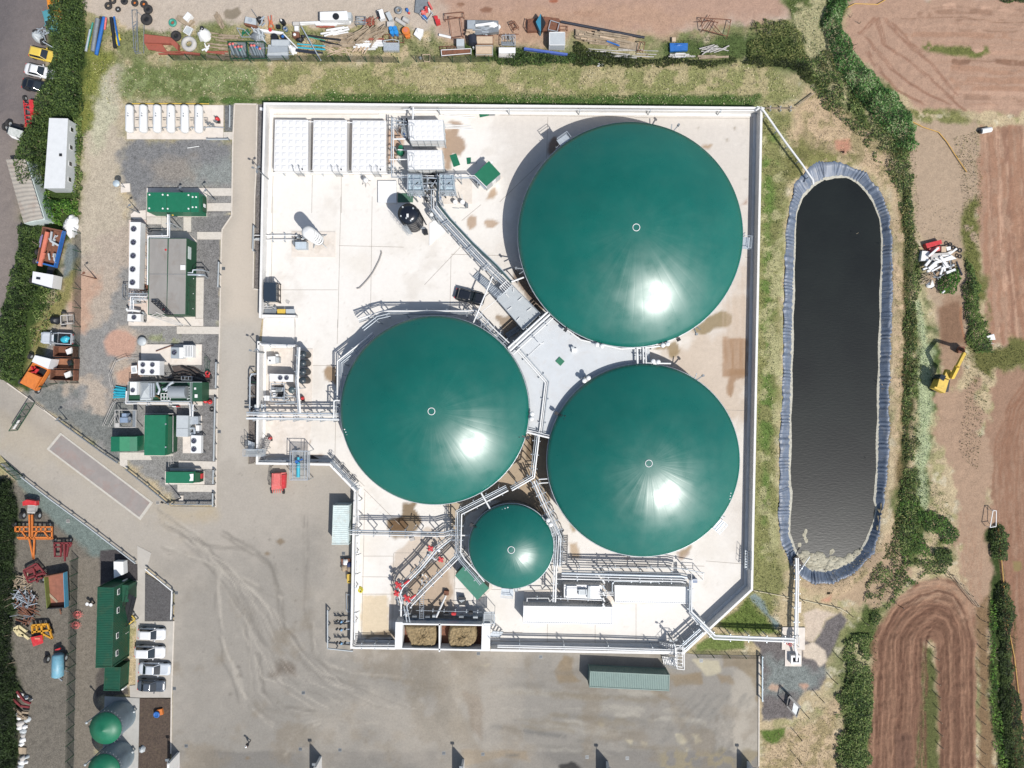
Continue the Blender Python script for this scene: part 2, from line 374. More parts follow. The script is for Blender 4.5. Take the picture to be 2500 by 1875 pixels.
 a(L([(-60,1030),(22,1040),(40,1080),(38,1280),(25,1420),(40,1500),(42,1720),(-60,1720)]),(44,58,30),1,rag=1,soft=.5,seed=66)
 a(L([(115,-60),(185,-60),(182,60),(225,100),(200,160),(185,260),(165,340),(172,480),(130,560),(120,620),(80,720),(60,840),(5,820),(5,700),(50,500),(40,380),(60,300),(100,220),(110,60)]),(64,82,40),1,rag=1.0,soft=.6,seed=67)
 a(L([(80,700),(130,620),(170,560),(160,640),(110,720),(70,830),(55,800)]),(140,134,86),1,rag=1,soft=.8,seed=68)
 a(L([(185,60),(250,120),(215,190),(185,290),(170,380),(160,300),(180,180)]),(130,134,70),1,rag=1,soft=.8,seed=69)
 a(L([(1640,225),(1720,250),(1735,340),(1700,420),(1685,700),(1680,1150),(1700,1270),(1620,1400),(1610,1300),(1628,700)]),(138,138,90),1,rag=1,soft=1,seed=70)
 a(L([(1655,300),(1670,300),(1665,900),(1650,1200),(1645,900)]),(108,132,68),1,rag=1,soft=.8,seed=71,brk=.45,bs=3)
 a(L([(1640,225),(1700,300),(1690,700),(1680,1150),(1640,1300)]),(176,172,128),1,rag=1,soft=1,seed=72,brk=.56,bs=2)
 a(L([(1740,195),(1800,210),(1880,270),(1940,350),(1965,450),(1965,900),(1955,1100),(1900,1250),(1800,1290),(1730,1275),(1720,1250),(1930,1150),(1930,420),(1850,345),(1730,345),(1700,280)]),(196,172,140),.8,rag=1,soft=1,seed=73)
 a(L([(1740,195),(1800,210),(1880,270),(1940,350),(1965,450),(1965,900),(1955,1100),(1900,1250),(1800,1290),(1930,1150),(1930,420),(1850,345),(1730,345)]),(150,140,100),1,rag=1,soft=.8,seed=74,brk=.56,bs=1.4,op=.7)
 a(L([(1935,380),(1955,420),(1962,700),(1960,1000),(1935,1160),(1925,1150),(1945,900),(1948,500)]),(122,106,74),1,rag=.6,soft=.5,seed=75,brk=.45)
 a(L([(1690,330),(1730,300),(1850,340),(1830,360),(1700,400)]),(130,128,80),1,rag=1,soft=1,seed=76,brk=.4)
 for q in(cW.L([(360,1360),(480,1350),(490,1430),(430,1480),(360,1430)]),cV.L([(750,1290),(880,1240),(880,1330),(750,1340)])):a(q,(202,150,124),.4,rag=.3,soft=.4)
 a(cV.L([(820,1200),(870,1200),(865,1235),(815,1235)]),(20,16,14),.2,soft=.1,rag=.05);a(cW.L([(390,1455),(435,1455),(435,1478),(400,1478)]),(18,18,16),.2,soft=.1,rag=.05)
 a(cX.L([(180,780),(330,480),(330,0),(470,-150),(640,40),(720,260),(640,440),(420,460),(300,640)]),(104,112,66),1,rag=1.5,soft=1,seed=130,brk=.4,bs=4)
 belt=L([(1690,0),(1820,-60),(1850,-60),(1830,10),(1815,60),(1880,150),(1925,200),(1965,250),(1980,310),(1960,350),(1975,520),(2000,640),(2035,760),(2060,900),(2000,1000),(2010,1130),(1990,1200),(1900,1300),(1890,1450),(1880,1720),(1810,1720),(1820,1400),(1870,1300),(1950,1180),(1975,1050),(1975,700),(1960,450),(1930,340),(1850,250),(1760,190),(1740,130)])
 a(belt,(88,102,56),1,rag=1.2,soft=.8,seed=77)
 a(belt,(186,178,138),1,rag=1,soft=.8,seed=78,brk=.57,bs=3.5,op=.9)
 a(L([(1950,380),(1968,500),(1972,900),(1955,1150),(1940,1150),(1955,800)]),(74,78,46),1,rag=.6,soft=.5,seed=79)
 a(L([(1985,650),(2015,760),(2010,960),(2000,1100),(1980,1080),(1985,900)]),(176,186,146),1,rag=.7,soft=.6,seed=80)
 def field(q,col,sd_,rag=1.0):a(q,col,.35,rag=rag,soft=.5,seed=sd_)
 fA=L([(1835,12),(1890,-10),(2280,-5),(2280,245),(2060,240),(1985,235),(1930,190),(1860,130),(1820,75)]);field(fA,(184,152,130),81)
 fB=L([(2118,275),(2280,262),(2280,740),(2190,760),(2135,730),(2122,600),(2108,400)]);field(fB,(176,143,120),82)
 field(L([(1970,270),(2110,262),(2115,420),(2100,620),(2095,720),(2050,740),(2010,640),(1985,500),(1960,360)]),(184,162,138),83)
 field(L([(2030,640),(2075,640),(2090,740),(2060,850),(2080,960),(2020,960),(2030,780)]),(170,142,118),84)
 a(L([(2025,660),(2072,650),(2085,740),(2035,745)]),(142,112,90),.4,rag=.4,soft=.5,seed=85)
 field(L([(2150,800),(2280,790),(2280,1720),(2210,1720),(2170,1400),(2160,1250),(2140,1100),(2125,960)]),(166,134,112),86)
 field(L([(2010,860),(2110,820),(2140,1000),(2150,1180),(2130,1420),(2090,1340),(2075,1200),(2060,1050)]),(180,152,128),87,1.5)
 field(cX.L([(0,640),(330,250),(440,520),(300,660),(160,700)]),(184,160,132),88,1.5)
 fD=cX.L([(190,900),(240,800),(340,650),(450,550),(600,515),(700,545),(800,680),(825,820),(825,1300),(800,1800),(600,1800),(590,1300),(570,920),(540,890),(515,920),(490,1350),(450,1800),(150,1800),(195,1300)]);field(fD,(142,108,88),89,.4)
 field(cX.L([(330,680),(450,560),(600,520),(700,550),(800,690),(810,900),(760,840),(700,700),(560,640),(420,700)]),(174,142,118),90,.8)
 a(cX.L([(500,930),(570,930),(590,1300),(600,1800),(450,1800),(480,1400)]),(96,100,60),1,rag=.6,soft=.4,seed=91)
 a(cX.L([(890,240),(960,180),(1010,330),(990,420),(1050,740),(1100,1500),(1100,1800),(980,1800),(900,1300),(890,800),(920,500),(880,300)]),(62,76,38),1,rag=.6,soft=.4,seed=92)
 a(cX.L([(800,700),(890,620),(900,900),(890,1300),(960,1800),(840,1800),(845,1300),(830,900)]),(136,112,84),.7,rag=.6,soft=.5,seed=93)
 a(L([(1800,1720),(1815,1500),(1760,1560),(1650,1590),(1648,1720)]),(194,172,140),.9,rag=1,soft=.8,seed=94)
 a(L([(1800,1720),(1815,1500),(1760,1560),(1650,1590),(1648,1720)]),(150,138,98),1,rag=1,soft=.5,seed=95,brk=.54,bs=1.2,op=.7)
 a(cQ.L([(570,1370),(720,1340),(710,1400),(620,1450)]),(96,116,56),1,rag=.5,soft=.4);a(cBB.L([(2110,580),(2212,570),(2212,640),(2140,640)]),(96,116,56),1,rag=.5,soft=.4)
 a(cQ.L([(530,690),(430,600),(690,610),(890,600),(960,640),(1060,460),(1180,400),(1250,440),(1140,650),(1070,800),(1060,930),(1000,1010),(900,1030),(790,1260),(640,1270),(530,1290)]),(118,112,110),.9,rag=.5,soft=.3,seed=96)
 a(cQ.L([(560,740),(900,830),(1060,880),(1000,1000),(800,1070),(560,1060)]),(134,140,136),.9,rag=1,soft=1,seed=97)
 a(cQ.L([(860,390),(1000,360),(1180,400),(1080,450),(960,630),(890,620),(890,500)]),(214,196,176),.4,rag=.5,soft=.3,seed=98)
 a(cQ.L([(880,660),(960,640),(1060,700),(1060,780),(1010,820),(960,780),(870,750)]),(220,204,184),.4,rag=.3,soft=.2,seed=99)
 a(cQ.L([(570,1010),(620,960),(720,980),(660,1040)]),(196,168,146),.5,rag=.5,soft=.3);a(cQ.L([(850,980),(920,960),(950,1000),(900,1020)]),(196,160,138),.5,rag=.5,soft=.3)
 a(cQ.L([(420,250),(480,230),(560,290),(600,400),(690,480),(650,530),(600,450),(520,370)]),(138,152,148),.6,rag=.4,soft=.25)
 a(cQ.L([(160,500),(420,280),(520,400),(680,550),(400,560)]),(106,122,62),1,rag=.6,soft=.5,seed=101);a(cQ.L([(0,650),(150,560),(400,600),(400,690),(0,700)]),(112,126,70),1,rag=.4,soft=.3)
 ln=p.line
 r2=random.Random(5)
 for k in range(34):
  y=14+k*6.6+r2.uniform(-4,4);x0=1990+max(0,(k-6))*6
  ln(OV.L([(x0+r2.uniform(-60,90),y),(2060,y-3),(2140,y+r2.uniform(-5,5)),(2280,y+r2.uniform(-5,8))]),r2.choice([.12,.25,.8]),r2.choice([(138,104,84),(176,138,114),(206,170,146)]),op=r2.uniform(.3,.8),wob=.8,seed=k,brk=.42,bs=3)
 for q in([(1855,70),(1890,35),(1905,95),(1960,130),(2030,190),(2080,235)],[(1865,80),(1890,110),(1925,150),(1960,180),(2050,225)],[(1910,40),(1935,75),(1970,105),(2010,135),(2060,200)],[(1870,110),(1900,160),(1935,195),(1990,222)],[(1925,50),(1960,90),(1990,108)]):
  for o in(0,4,9):ln(OV.L([(x+o,y+o*.4)for x,y in q]),.22,(152,114,94),op=.75,wob=.8,seed=int(q[0][0])+o,brk=.4,bs=2)
 for k in range(30):
  x=2125+k*4;ln(OV.L([(x-4,275),(x+4,400),(x+8,560),(x+24+r2.uniform(-6,10),740)]),r2.choice([.15,.25,.7]),r2.choice([(150,112,92),(168,128,104),(206,168,142)]),op=.7,wob=1,seed=k+30,brk=.45,bs=3)
 for k in range(22):
  o=k*5.5;ln(OV.L([(2230,800+o*.6),(2180+o*.3,870+o*.2),(2150+o*.5,960),(2145+o*.6,1080),(2165+o*.4,1250),(2185+o*.3,1500),(2200+o*.3,1700)]),r2.choice([.15,.3]),(150,112,90),op=.7,wob=.8,seed=k+60,brk=.4,bs=3)
 for k in range(26):
  t=k*13.5+r2.uniform(-4,4);ln(cX.L([(170+t*1.02,1800),(205+t*.93,1200),(215+t*.9,900),(330+t*.6,700+t*.5),(480+t*.2,590+t*.75),(590-t*.02,560+t*.75),(690-t*.2,600+t*.72),(770-t*.4,720+t*.55),(815-t*.62,900+t*.15),(818-t*.62,1200),(812-t*.6,1800)]),r2.choice([.12,.2,.4]),r2.choice([(112,82,66),(124,94,76),(166,130,106)]),op=.85,wob=.9,seed=k+80,brk=.36,bs=2.5)
 for k in range(9):ln(cX.L([(740+k*14,100+k*20),(720+k*16,400),(760+k*12,700)]),.2,(168,132,108),op=.5,wob=1.2,seed=k+100,brk=.45)
 a(cX.L([(340,1460),(430,1470),(430,1800),(330,1800)]),(124,94,78),.3,rag=.4,soft=.4);a(cX.L([(1040,420),(1090,420),(1100,470),(1050,480)]),(150,132,92),.1,rag=.3,soft=.2)
 ln(cU.L([(725,740),(722,840),(745,980),(770,1040)]),.25,(170,120,90))
 a(cW.L([(1200,400),(1430,440),(1820,450),(1850,510),(1700,550),(1350,520),(1200,480)]),(112,116,66),1,rag=.5,soft=.4,brk=.42);a(cW.L([(1080,1050),(1500,1080),(1740,1180),(1500,1200),(1130,1150)]),(130,130,82),1,rag=.6,soft=.5,brk=.4)
 a(OV.L([(2085,640),(2105,560),(2130,600),(2140,720),(2212,740),(2280,760),(2280,790),(2150,800),(2110,860),(2095,760)]),(112,112,66),1,rag=1,soft=.6,brk=.42,bs=3,seed=120)
 a(OV.L([(2080,470),(2110,420),(2118,640),(2090,650)]),(116,118,68),1,rag=.8,soft=.6,brk=.38,seed=121)
 return p
gx=np.concatenate([[-1500,-700,-300,-150],np.arange(-90,90.01,0.2),[150,300,700,1500]])
gy=np.concatenate([[-1500,-700,-300,-150],np.arange(-68,68.01,0.2),[150,300,700,1500]])
XX,YY=np.meshgrid(gx,gy);X=XX.ravel();Y=YY.ravel()
site=[P(*q)for q in((-80,870),(108,1000),(260,1100),(250,500),(290,240),(640,245),(1870,250),(1850,1450),(1870,1600),(1860,1980),(200,1990),(225,1400),(330,1390),(-80,1090))]
dsite=lnd(site,X,Y,True);dsite=np.where(isd(site,X,Y),-dsite,dsite)
GZ=-0.07+(fbm(X,Y,5,300)-0.5)*0.35*sstep((dsite-0.5)/3)+(fbm(X,Y,1.1,310)-0.5)*0.12*sstep(dsite/1.5)
dD=lnd(cX.L([(520,950),(500,1400),(470,1800)]),X,Y)
fDp=cX.L([(190,900),(240,800),(340,650),(450,550),(600,515),(700,545),(800,680),(825,820),(825,1300),(800,1800),(600,1800),(590,1300),(570,920),(540,890),(515,920),(490,1350),(450,1800),(150,1800),(195,1300)])
mD=isd(fDp,X,Y);ddD=lnd(cX.L([(560,1900),(545,910)]),X,Y)
GZ+=np.where(mD,0.04*np.sin(ddD*2*math.pi/1.35+fbm(X,Y,4,5)*14)+0.06*np.sin(ddD*2*math.pi/.6+fbm(X,Y,3,6)*9)+0.4*(fbm(X,Y,1.1,321)-.5),0)
dP=lnd(pond_out,X,Y,True);inP=isd(pond_out,X,Y)
GZ+=np.where(isd([P(u/.8848,v/.8848)for u,v in((1835,12),(2280,-5),(2280,760),(2140,730),(2118,275),(1985,235),(1860,130))],X,Y),0.22*(fbm(X,Y,1.6,333)-.5),0)
GZ=np.where(inP,np.where(dP>0.35,-3.0,GZ-0.1),GZ)
GZ+=np.where(~inP,0.25*np.exp(-((dP-1.2)/1.2)**2),0)
pt=ground_cols(X,Y)
nx,ny=len(gx),len(gy)
idx=np.arange(nx*ny).reshape(ny,nx)
F=np.stack([idx[:-1,:-1],idx[:-1,1:],idx[1:,1:],idx[1:,:-1]],-1).reshape(-1,4)
me=bpy.data.meshes.new('ground');me.vertices.add(nx*ny);me.vertices.foreach_set('co',np.stack([X,Y,GZ],1).ravel())
me.loops.add(F.size);me.loops.foreach_set('vertex_index',F.ravel().astype(np.int32));me.polygons.add(len(F));me.polygons.foreach_set('loop_start',np.arange(0,F.size,4,dtype=np.int32))
me.update(calc_edges=True);me.polygons.foreach_set('use_smooth',np.ones(len(F),bool))
set_col(me,pt.rgba());me.materials.append(attr_mat('soil_and_grass',rough=0.95,speckle=0.22,sscale=5,bump=0.5,spec=0.15))
go=bpy.data.objects.new('ground',me);COL.objects.link(go);go['kind']='structure'
def gz_at(x,y):return-0.05
def rsm(pts,n,start):
 pts=[V3((p[0],p[1]))for p in pts];L_=[0]
 for i in range(len(pts)):L_.append(L_[-1]+(pts[(i+1)%len(pts)]-pts[i]).length)
 out=[]
 for k in range(n):
  t=L_[-1]*k/n;i=max(j for j in range(len(pts))if L_[j]<=t+1e-9)
  f=(t-L_[i])/max(L_[i+1]-L_[i],1e-9);out.append(pts[i].lerp(pts[(i+1)%len(pts)],f))
 return out
NP_=2000
A_=rsm(pond_out,NP_,0);cx_,cy_=cen(pond_in)[:2]
B0=rsm(pond_in,2400,0);Bx=np.array([b.x for b in B0]);By=np.array([b.y for b in B0])
vs=[];fs=[];RW=7
rr=random.Random(3);nz=[rr.uniform(-1,1)for _ in range(NP_)]
for i,a in enumerate(A_):
 j=int(np.argmin((Bx-a.x)**2+(By-a.y)**2));b=B0[j]
 tt=2*math.pi*i/NP_
 ple=math.sin(tt*230+4*math.sin(tt*23))*(.55+.45*math.sin(tt*47+1))+.3*math.sin(tt*61)+.3*nz[i]
 out=(a-b).normalized()
 edge=a+out*(0.12*math.sin(tt*41)+0.10*ple)
 for r_ in range(RW):
  f=r_/(RW-1);z=0.32*(1-f)+(WL-0.0)*f if r_ else-0.02
  q=edge.lerp(b,max(f,0.0));amp=0.16*math.sin(math.pi*min(f*1.05,1))**.6 if 0<r_<RW-1 else 0.05
  vs.append((q.x,q.y,(z if r_ else 0.02)+ple*amp))
 q=b-out*1.2;vs.append((q.x,q.y,WL-0.9))
W_=RW+1
for i in range(NP_):
 i2=(i+1)%NP_
 for r_ in range(W_-1):fs.append((i*W_+r_,i2*W_+r_,i2*W_+r_+1,i*W_+r_+1))
mb=MB();mb.add(vs,fs,True)
lm=mat('pond_liner',(112,124,142),rough=.5,var=.22,scale=1.2,spec=.6,stain=(186,180,168),stainamt=.35)
lo=stc('pond_liner',mb,lm)
mb=MB();mb.sheet([(p.x,p.y)for p in rsm(pond_in,300,0)],WL)
mb=MB();mb.sheet([(p[0]+(p[0]-cx_)*.004,p[1])for p in[(q.x,q.y)for q in rsm(pond_in,300,0)]],WL-0.03)
wm=mat('pond_water',(26,30,26),rough=.3,var=.5,scale=.07,spec=.4,bump=.0)
wn=wm.node_tree;n_=wn.nodes.new('ShaderNodeTexNoise');n_.inputs['Scale'].default_value=2.2;n_.inputs['Detail'].default_value=5
mp_=wn.nodes.new('ShaderNodeMapping');mp_.inputs['Scale'].default_value=(.6,1.8,1);tc_=wn.nodes.new('ShaderNodeTexCoord')
wn.links.new(tc_.outputs['Object'],mp_.inputs[0]);wn.links.new(mp_.outputs[0],n_.inputs['Vector'])
bp_=wn.nodes.new('ShaderNodeBump');bp_.inputs['Strength'].default_value=.16;bp_.inputs['Distance'].default_value=.06
wn.links.new(n_.outputs['Fac'],bp_.inputs['Height']);wn.links.new(bp_.outputs['Normal'],wn.nodes['Principled BSDF'].inputs['Normal'])
stc('pond_water',mb,wm)
mb=MB();q=rsm(pond_in,500,0);r3=random.Random(8)
vs=[];fs=[]
for i,b in enumerate(q):
 c_=V3((cx_,max(min(b.y,12),-18)));d=(b-c_).normalized();wd=.12+.16*abs(math.sin(i*.11))+r3.uniform(0,.06)
 vs+=[(b.x+d.x*.25,b.y+d.y*.25,WL+.10),(b.x-d.x*wd,b.y-d.y*wd,WL+.012)]
for i in range(500):fs.append((2*i,2*i+1,(2*i+3)%1000,(2*i+2)%1000))
mb.add(vs,fs);stc('scum_line',mb,mat('scum',(196,192,176),rough=.8,var=.3,scale=3))
mb=MB();fo=[(600,735),(560,720),(490,770),(540,835),(560,870),(650,935),(800,950),(950,905),(1090,850),(1200,760),(1290,640),(1240,690),(1130,755),(1040,800),(960,790),(890,780),(850,830),(800,800),(770,760),(690,745)]
def lump(mb,cx,cy,z,rx,ry,hz,seed,n=20):
 rg=random.Random(seed);vs=[(cx,cy,z+hz)];ro=[rg.uniform(.75,1.15)for _ in range(n)]
 for k,(f,hh)in enumerate(((.5,.85),(.85,.45),(1,0))):
  for j in range(n):
   t=2*math.pi*j/n;r_=f*ro[j];vs.append((cx+rx*r_*math.cos(t),cy+ry*r_*math.sin(t),z+hz*hh*rg.uniform(.7,1.2)))
 fs=[(0,1+j,1+(j+1)%n)for j in range(n)]
 for k in range(2):fs+=[(1+k*n+j,1+(k+1)*n+j,1+(k+1)*n+(j+1)%n,1+k*n+(j+1)%n)for j in range(n)]
 mb.add(vs,fs,True)
foam_poly=cV.L(fo,WL);r3=random.Random(4)
mb.sheet([(p[0],p[1])for p in foam_poly],WL+.015)
xs_=[p[0]for p in foam_poly];ys_=[p[1]for p in foam_poly];k=0
while k<110:
 x=r3.uniform(min(xs_),max(xs_));y=r3.uniform(min(ys_),max(ys_))
 if isd(foam_poly,np.array([x]),np.array([y]))[0]:
  s_=r3.uniform(.15,.8);lump(mb,x,y,WL,s_,s_*r3.uniform(.5,1),r3.uniform(.06,.22),k,12);k+=1
for(x,y)in((570,560),(585,590),(560,520),(575,480),(880,730),(900,715),(500,640)):
 lump(mb,*cV(x,y,WL)[:2],WL,.3,.4,.03,int(x),10)
stc('foam',mb,mat('foam',(190,184,162),rough=.85,var=.3,scale=1.5,stain=(120,112,88),stainamt=.8,bump=.4),kind='stuff')
def yard_cols(X,Y):
 p=Paint(X,Y,(180,172,160),.28);a=p.poly;ln=p.line
 a(OV.L([(380,1230),(700,1150),(720,1410),(1640,1400),(1660,1720),(360,1720)]),(160,154,144),.3,rag=3,soft=5)
 a(OV.L([(700,1420),(1640,1420),(1640,1720),(380,1720),(390,1600)]),(150,145,136),.4,rag=3,soft=3,op=.8)
 a(cBB.L([(1935,200),(2080,200),(2095,740),(1940,740)]),(178,170,156),.3,rag=.4,soft=.5);a(cBB.L([(1870,120),(2090,120),(2090,400),(2060,260),(1960,200),(1880,200)]),(140,122,92),.4,rag=.5,soft=.3,op=.7)
 for q in([(860,220),(930,120),(990,130),(980,240),(1030,280),(900,290)],[(1560,240),(1750,220),(1760,290),(1600,300)],[(1850,240),(1930,235),(1940,290),(1870,290)],[(1450,340),(1560,380),(1590,410),(1500,370)]):a(cBB.L(q),(146,126,96),.4,rag=.4,soft=.3,op=.75)
 for q in([(1590,590),(1630,580),(1680,640),(1640,665),(1600,640)],[(1680,585),(1740,590),(1760,640),(1720,655)],[(1300,630),(1335,635),(1330,660)],[(1390,640),(1420,650),(1410,680)],[(1640,670),(1670,680),(1665,705)],[(420,180),(480,175),(460,195)],[(1140,530),(1165,535),(1155,550)],[(1700,150),(1860,150),(1870,220),(1780,250)]):a(cBB.L(q),(206,196,166),.3,rag=.3,soft=.25,op=.75)
 a(cBB.L([(220,100),(340,100),(330,350),(300,420),(330,540),(290,690),(250,600),(270,330)]),(180,172,158),.3,rag=.6,soft=.8,op=.7)
 a(cBB.L([(0,95),(430,95),(430,690),(0,690)]),(134,124,108),.5,rag=1,soft=.8,op=.6,brk=.45,bs=4)
 a(cBB.L([(330,350),(430,380),(430,640),(380,560)]),(122,104,84),.5,rag=.6,soft=.5,op=.7)
 a(cBB.L([(-1500,700),(2100,700),(2100,900),(-1500,900)]),(128,124,118),.4,rag=.4,soft=.3,op=.8);a(cBB.L([(310,690),(700,700),(720,760),(560,740),(330,790)]),(140,118,86),.4,rag=.4,soft=.3);a(cBB.L([(570,715),(660,712),(660,735),(575,735)]),(34,34,34),.2,rag=.15,soft=.15)
 a(cBB.L([(900,790),(970,765),(1030,799),(1020,860),(900,860)]),(60,58,56),.2,rag=.3,soft=.2);a(cBB.L([(1480,690),(2090,700),(2080,790),(1500,850)]),(156,144,116),.4,rag=.8,soft=.6,op=.8,brk=.45)
 a(cAA.L([(635,1115),(680,1030),(700,1010),(790,1045),(800,1110),(720,1100),(680,1125)]),(112,100,88),.4,rag=.5,soft=.6,op=.8)
 a(cAA.L([(715,820),(780,830),(795,880),(740,860)]),(128,116,100),.4,rag=.4,soft=.6,op=.7)
 for x,y,s_ in((620,372,24),(635,290,12),(795,465,10),(790,655,11),(445,1050,14),(450,1105,14),(235,960,10),(400,1215,10),(345,1605,8),(500,1600,18),(795,783,7),(700,300,30)):a(cAA.L([(x-s_,y),(x,y-s_*.7),(x+s_,y),(x,y+s_*.7)]),(132,114,90)if s_>15 else(112,106,98),.3,rag=.2,soft=.2,op=.8)
 a(cAA.L([(0,130),(300,95),(320,150),(100,180)]),(186,172,148),.3,rag=.8,soft=1.2);a(cR.L([(0,200),(300,250),(1100,700),(1696,1100),(1696,1400),(1000,900),(0,500)]),(184,172,152),.3,rag=2,soft=2,op=.7)
 a(cR.L([(0,60),(420,300),(500,420),(400,420),(0,150)]),(150,142,134),.3,rag=1.2,soft=1.5,op=.6)
 r2=random.Random(9)
 arcs=[[(360,250),(560,370),(640,430),(690,560),(720,900)],[(100,260),(300,480),(440,620),(500,760),(530,1200),(640,1380)],[(150,300),(360,560),(520,800),(640,960),(760,1200)],[(440,1060),(470,1180),(540,1310),(660,1400)],[(880,800),(900,950),(980,1040),(1100,1090),(1475,1130)],[(760,860),(840,1010),(950,1100),(1200,1180)],[(320,450),(330,800),(380,1010),(470,1250)],[(600,1300),(760,1330),(900,1330),(1100,1380)],[(740,1480),(860,1400),(1000,1370),(1300,1390)],[(850,140),(860,400),(850,700),(900,960)],[(0,330),(250,420),(500,540),(700,640)],[(0,200),(200,320),(480,350)],[(730,1580),(800,1470),(930,1400)],[(560,980),(600,1200),(700,1300),(900,1320)]]
 for k,q in enumerate(arcs):
  for o in(-14,-5,5,14):ln(cAA.L([(x+o+r2.uniform(-3,3),y-o*.5)for x,y in q]),r2.choice([.12,.16,.3]),r2.choice([(120,115,108),(134,128,118),(200,192,178)]),op=r2.uniform(.3,.7),wob=1.0,seed=k*5+o,soft=.3,brk=.4,bs=4)
 for k in range(20):
  o=k*16+r2.uniform(-5,5);ln(cAA.L([(-60+o*.3,60+o*.5),(200+o*.7,260+o*.7),(380+o*.9,520+o*.6),(480+o*1.2,850+o*.35),(620+o*1.6,1120+o*.1),(900+o*2,1300)]),r2.choice([.12,.25]),r2.choice([(124,118,110),(198,190,176)]),op=.45,wob=1.2,seed=k+700,brk=.48,bs=5)
 for k in range(46):
  y=r2.uniform(200,690);x=r2.uniform(430,1300);d=r2.uniform(200,700);sl_=r2.uniform(0,.16)
  ln(cBB.L([(x,y),(x+d/2,y+d*sl_/2+4),(x+d,y+d*sl_)]),r2.choice([.2,.4,.8]),r2.choice([(130,126,118),(140,130,112),(184,178,164)]),op=r2.uniform(.25,.6),wob=1.5,seed=k+200,soft=.35,brk=.42,bs=4)
 for k in range(16):
  x=1480+k*26;ln(cBB.L([(x,640),(x+80,520),(x+240,360)]),r2.choice([.25,.5]),(124,122,116),op=.4,wob=1.5,seed=k+300,soft=.3,brk=.45,bs=2)
 for x in(1825,1870,1925):ln(cBB.L([(x+30,430),(x+10,560),(x,700)]),.8,(118,114,106),op=.55,wob=.6,seed=x,soft=.3,brk=.45,bs=.6)
 ln(cBB.L([(490,548),(700,580),(930,610)]),.7,(116,114,110),op=.7,soft=.4,brk=.35)
 p.tint(6,.5,(152,146,136),.35,400,width=.3);p.tint(3.5,.5,(138,126,108),.5,403,region=sstep((-28-p.Y)/14),width=.22);p.tint(14,.5,(192,182,166),.4,404,width=.25);p.tint(1.6,.6,(196,188,174),.16,401,width=.3);p.tint(.45,.74,(120,112,102),.35,402)
 a(OV.L([(505,225),(560,225),(555,700),(480,700),(480,520),(505,470)]),(206,194,178),.15,rag=.5,soft=2)
 a(OV.L([(475,700),(555,700),(530,1000),(470,1000)]),(196,188,176),.2,rag=1,soft=2,op=.8)
 return p
yard_px=[(-90,860),(18,935),(87,985),(141,1026),(287,1130),(412,1232),(417,1236),(527,1238),(531,952),(536,830),(541,584),(543,560),(566,526),(569,340),(573,254),(628,255),(625,425),(622,480),(618,705),(634,708),(634,775),(640,775),(632,834),(632,900),(608,912),(606,1133),(626,1130),(806,1130),(868,1195),(866,1578),(1196,1588),(1672,1594),(1700,1598),(1854,1601),(1853,1857),(1853,1975),(414,1975),(420,1810),(426,1444),(358,1384),(331,1376),(51,1164),(0,1110),(-90,1050)]
yo=gsh('yard',[P(u,v)for u,v in yard_px],0.0,0.24,yard_cols,attr_mat('worn_asphalt',rough=.85,speckle=.12,sscale=3,bump=.12,fine=16),skirt=.2)
WT=2.0
W_out=[P(u,v,WT)for u,v in((632,776),(638,480),(643.5,250),(1862,261),(1838.5,1441),(1669,1598),(1197,1590))]
W_out2=[P(u,v,WT)for u,v in((965,1586),(855,1584),(860,1305),(864,1199),(804,1137),(624.5,1134),(628,833))]
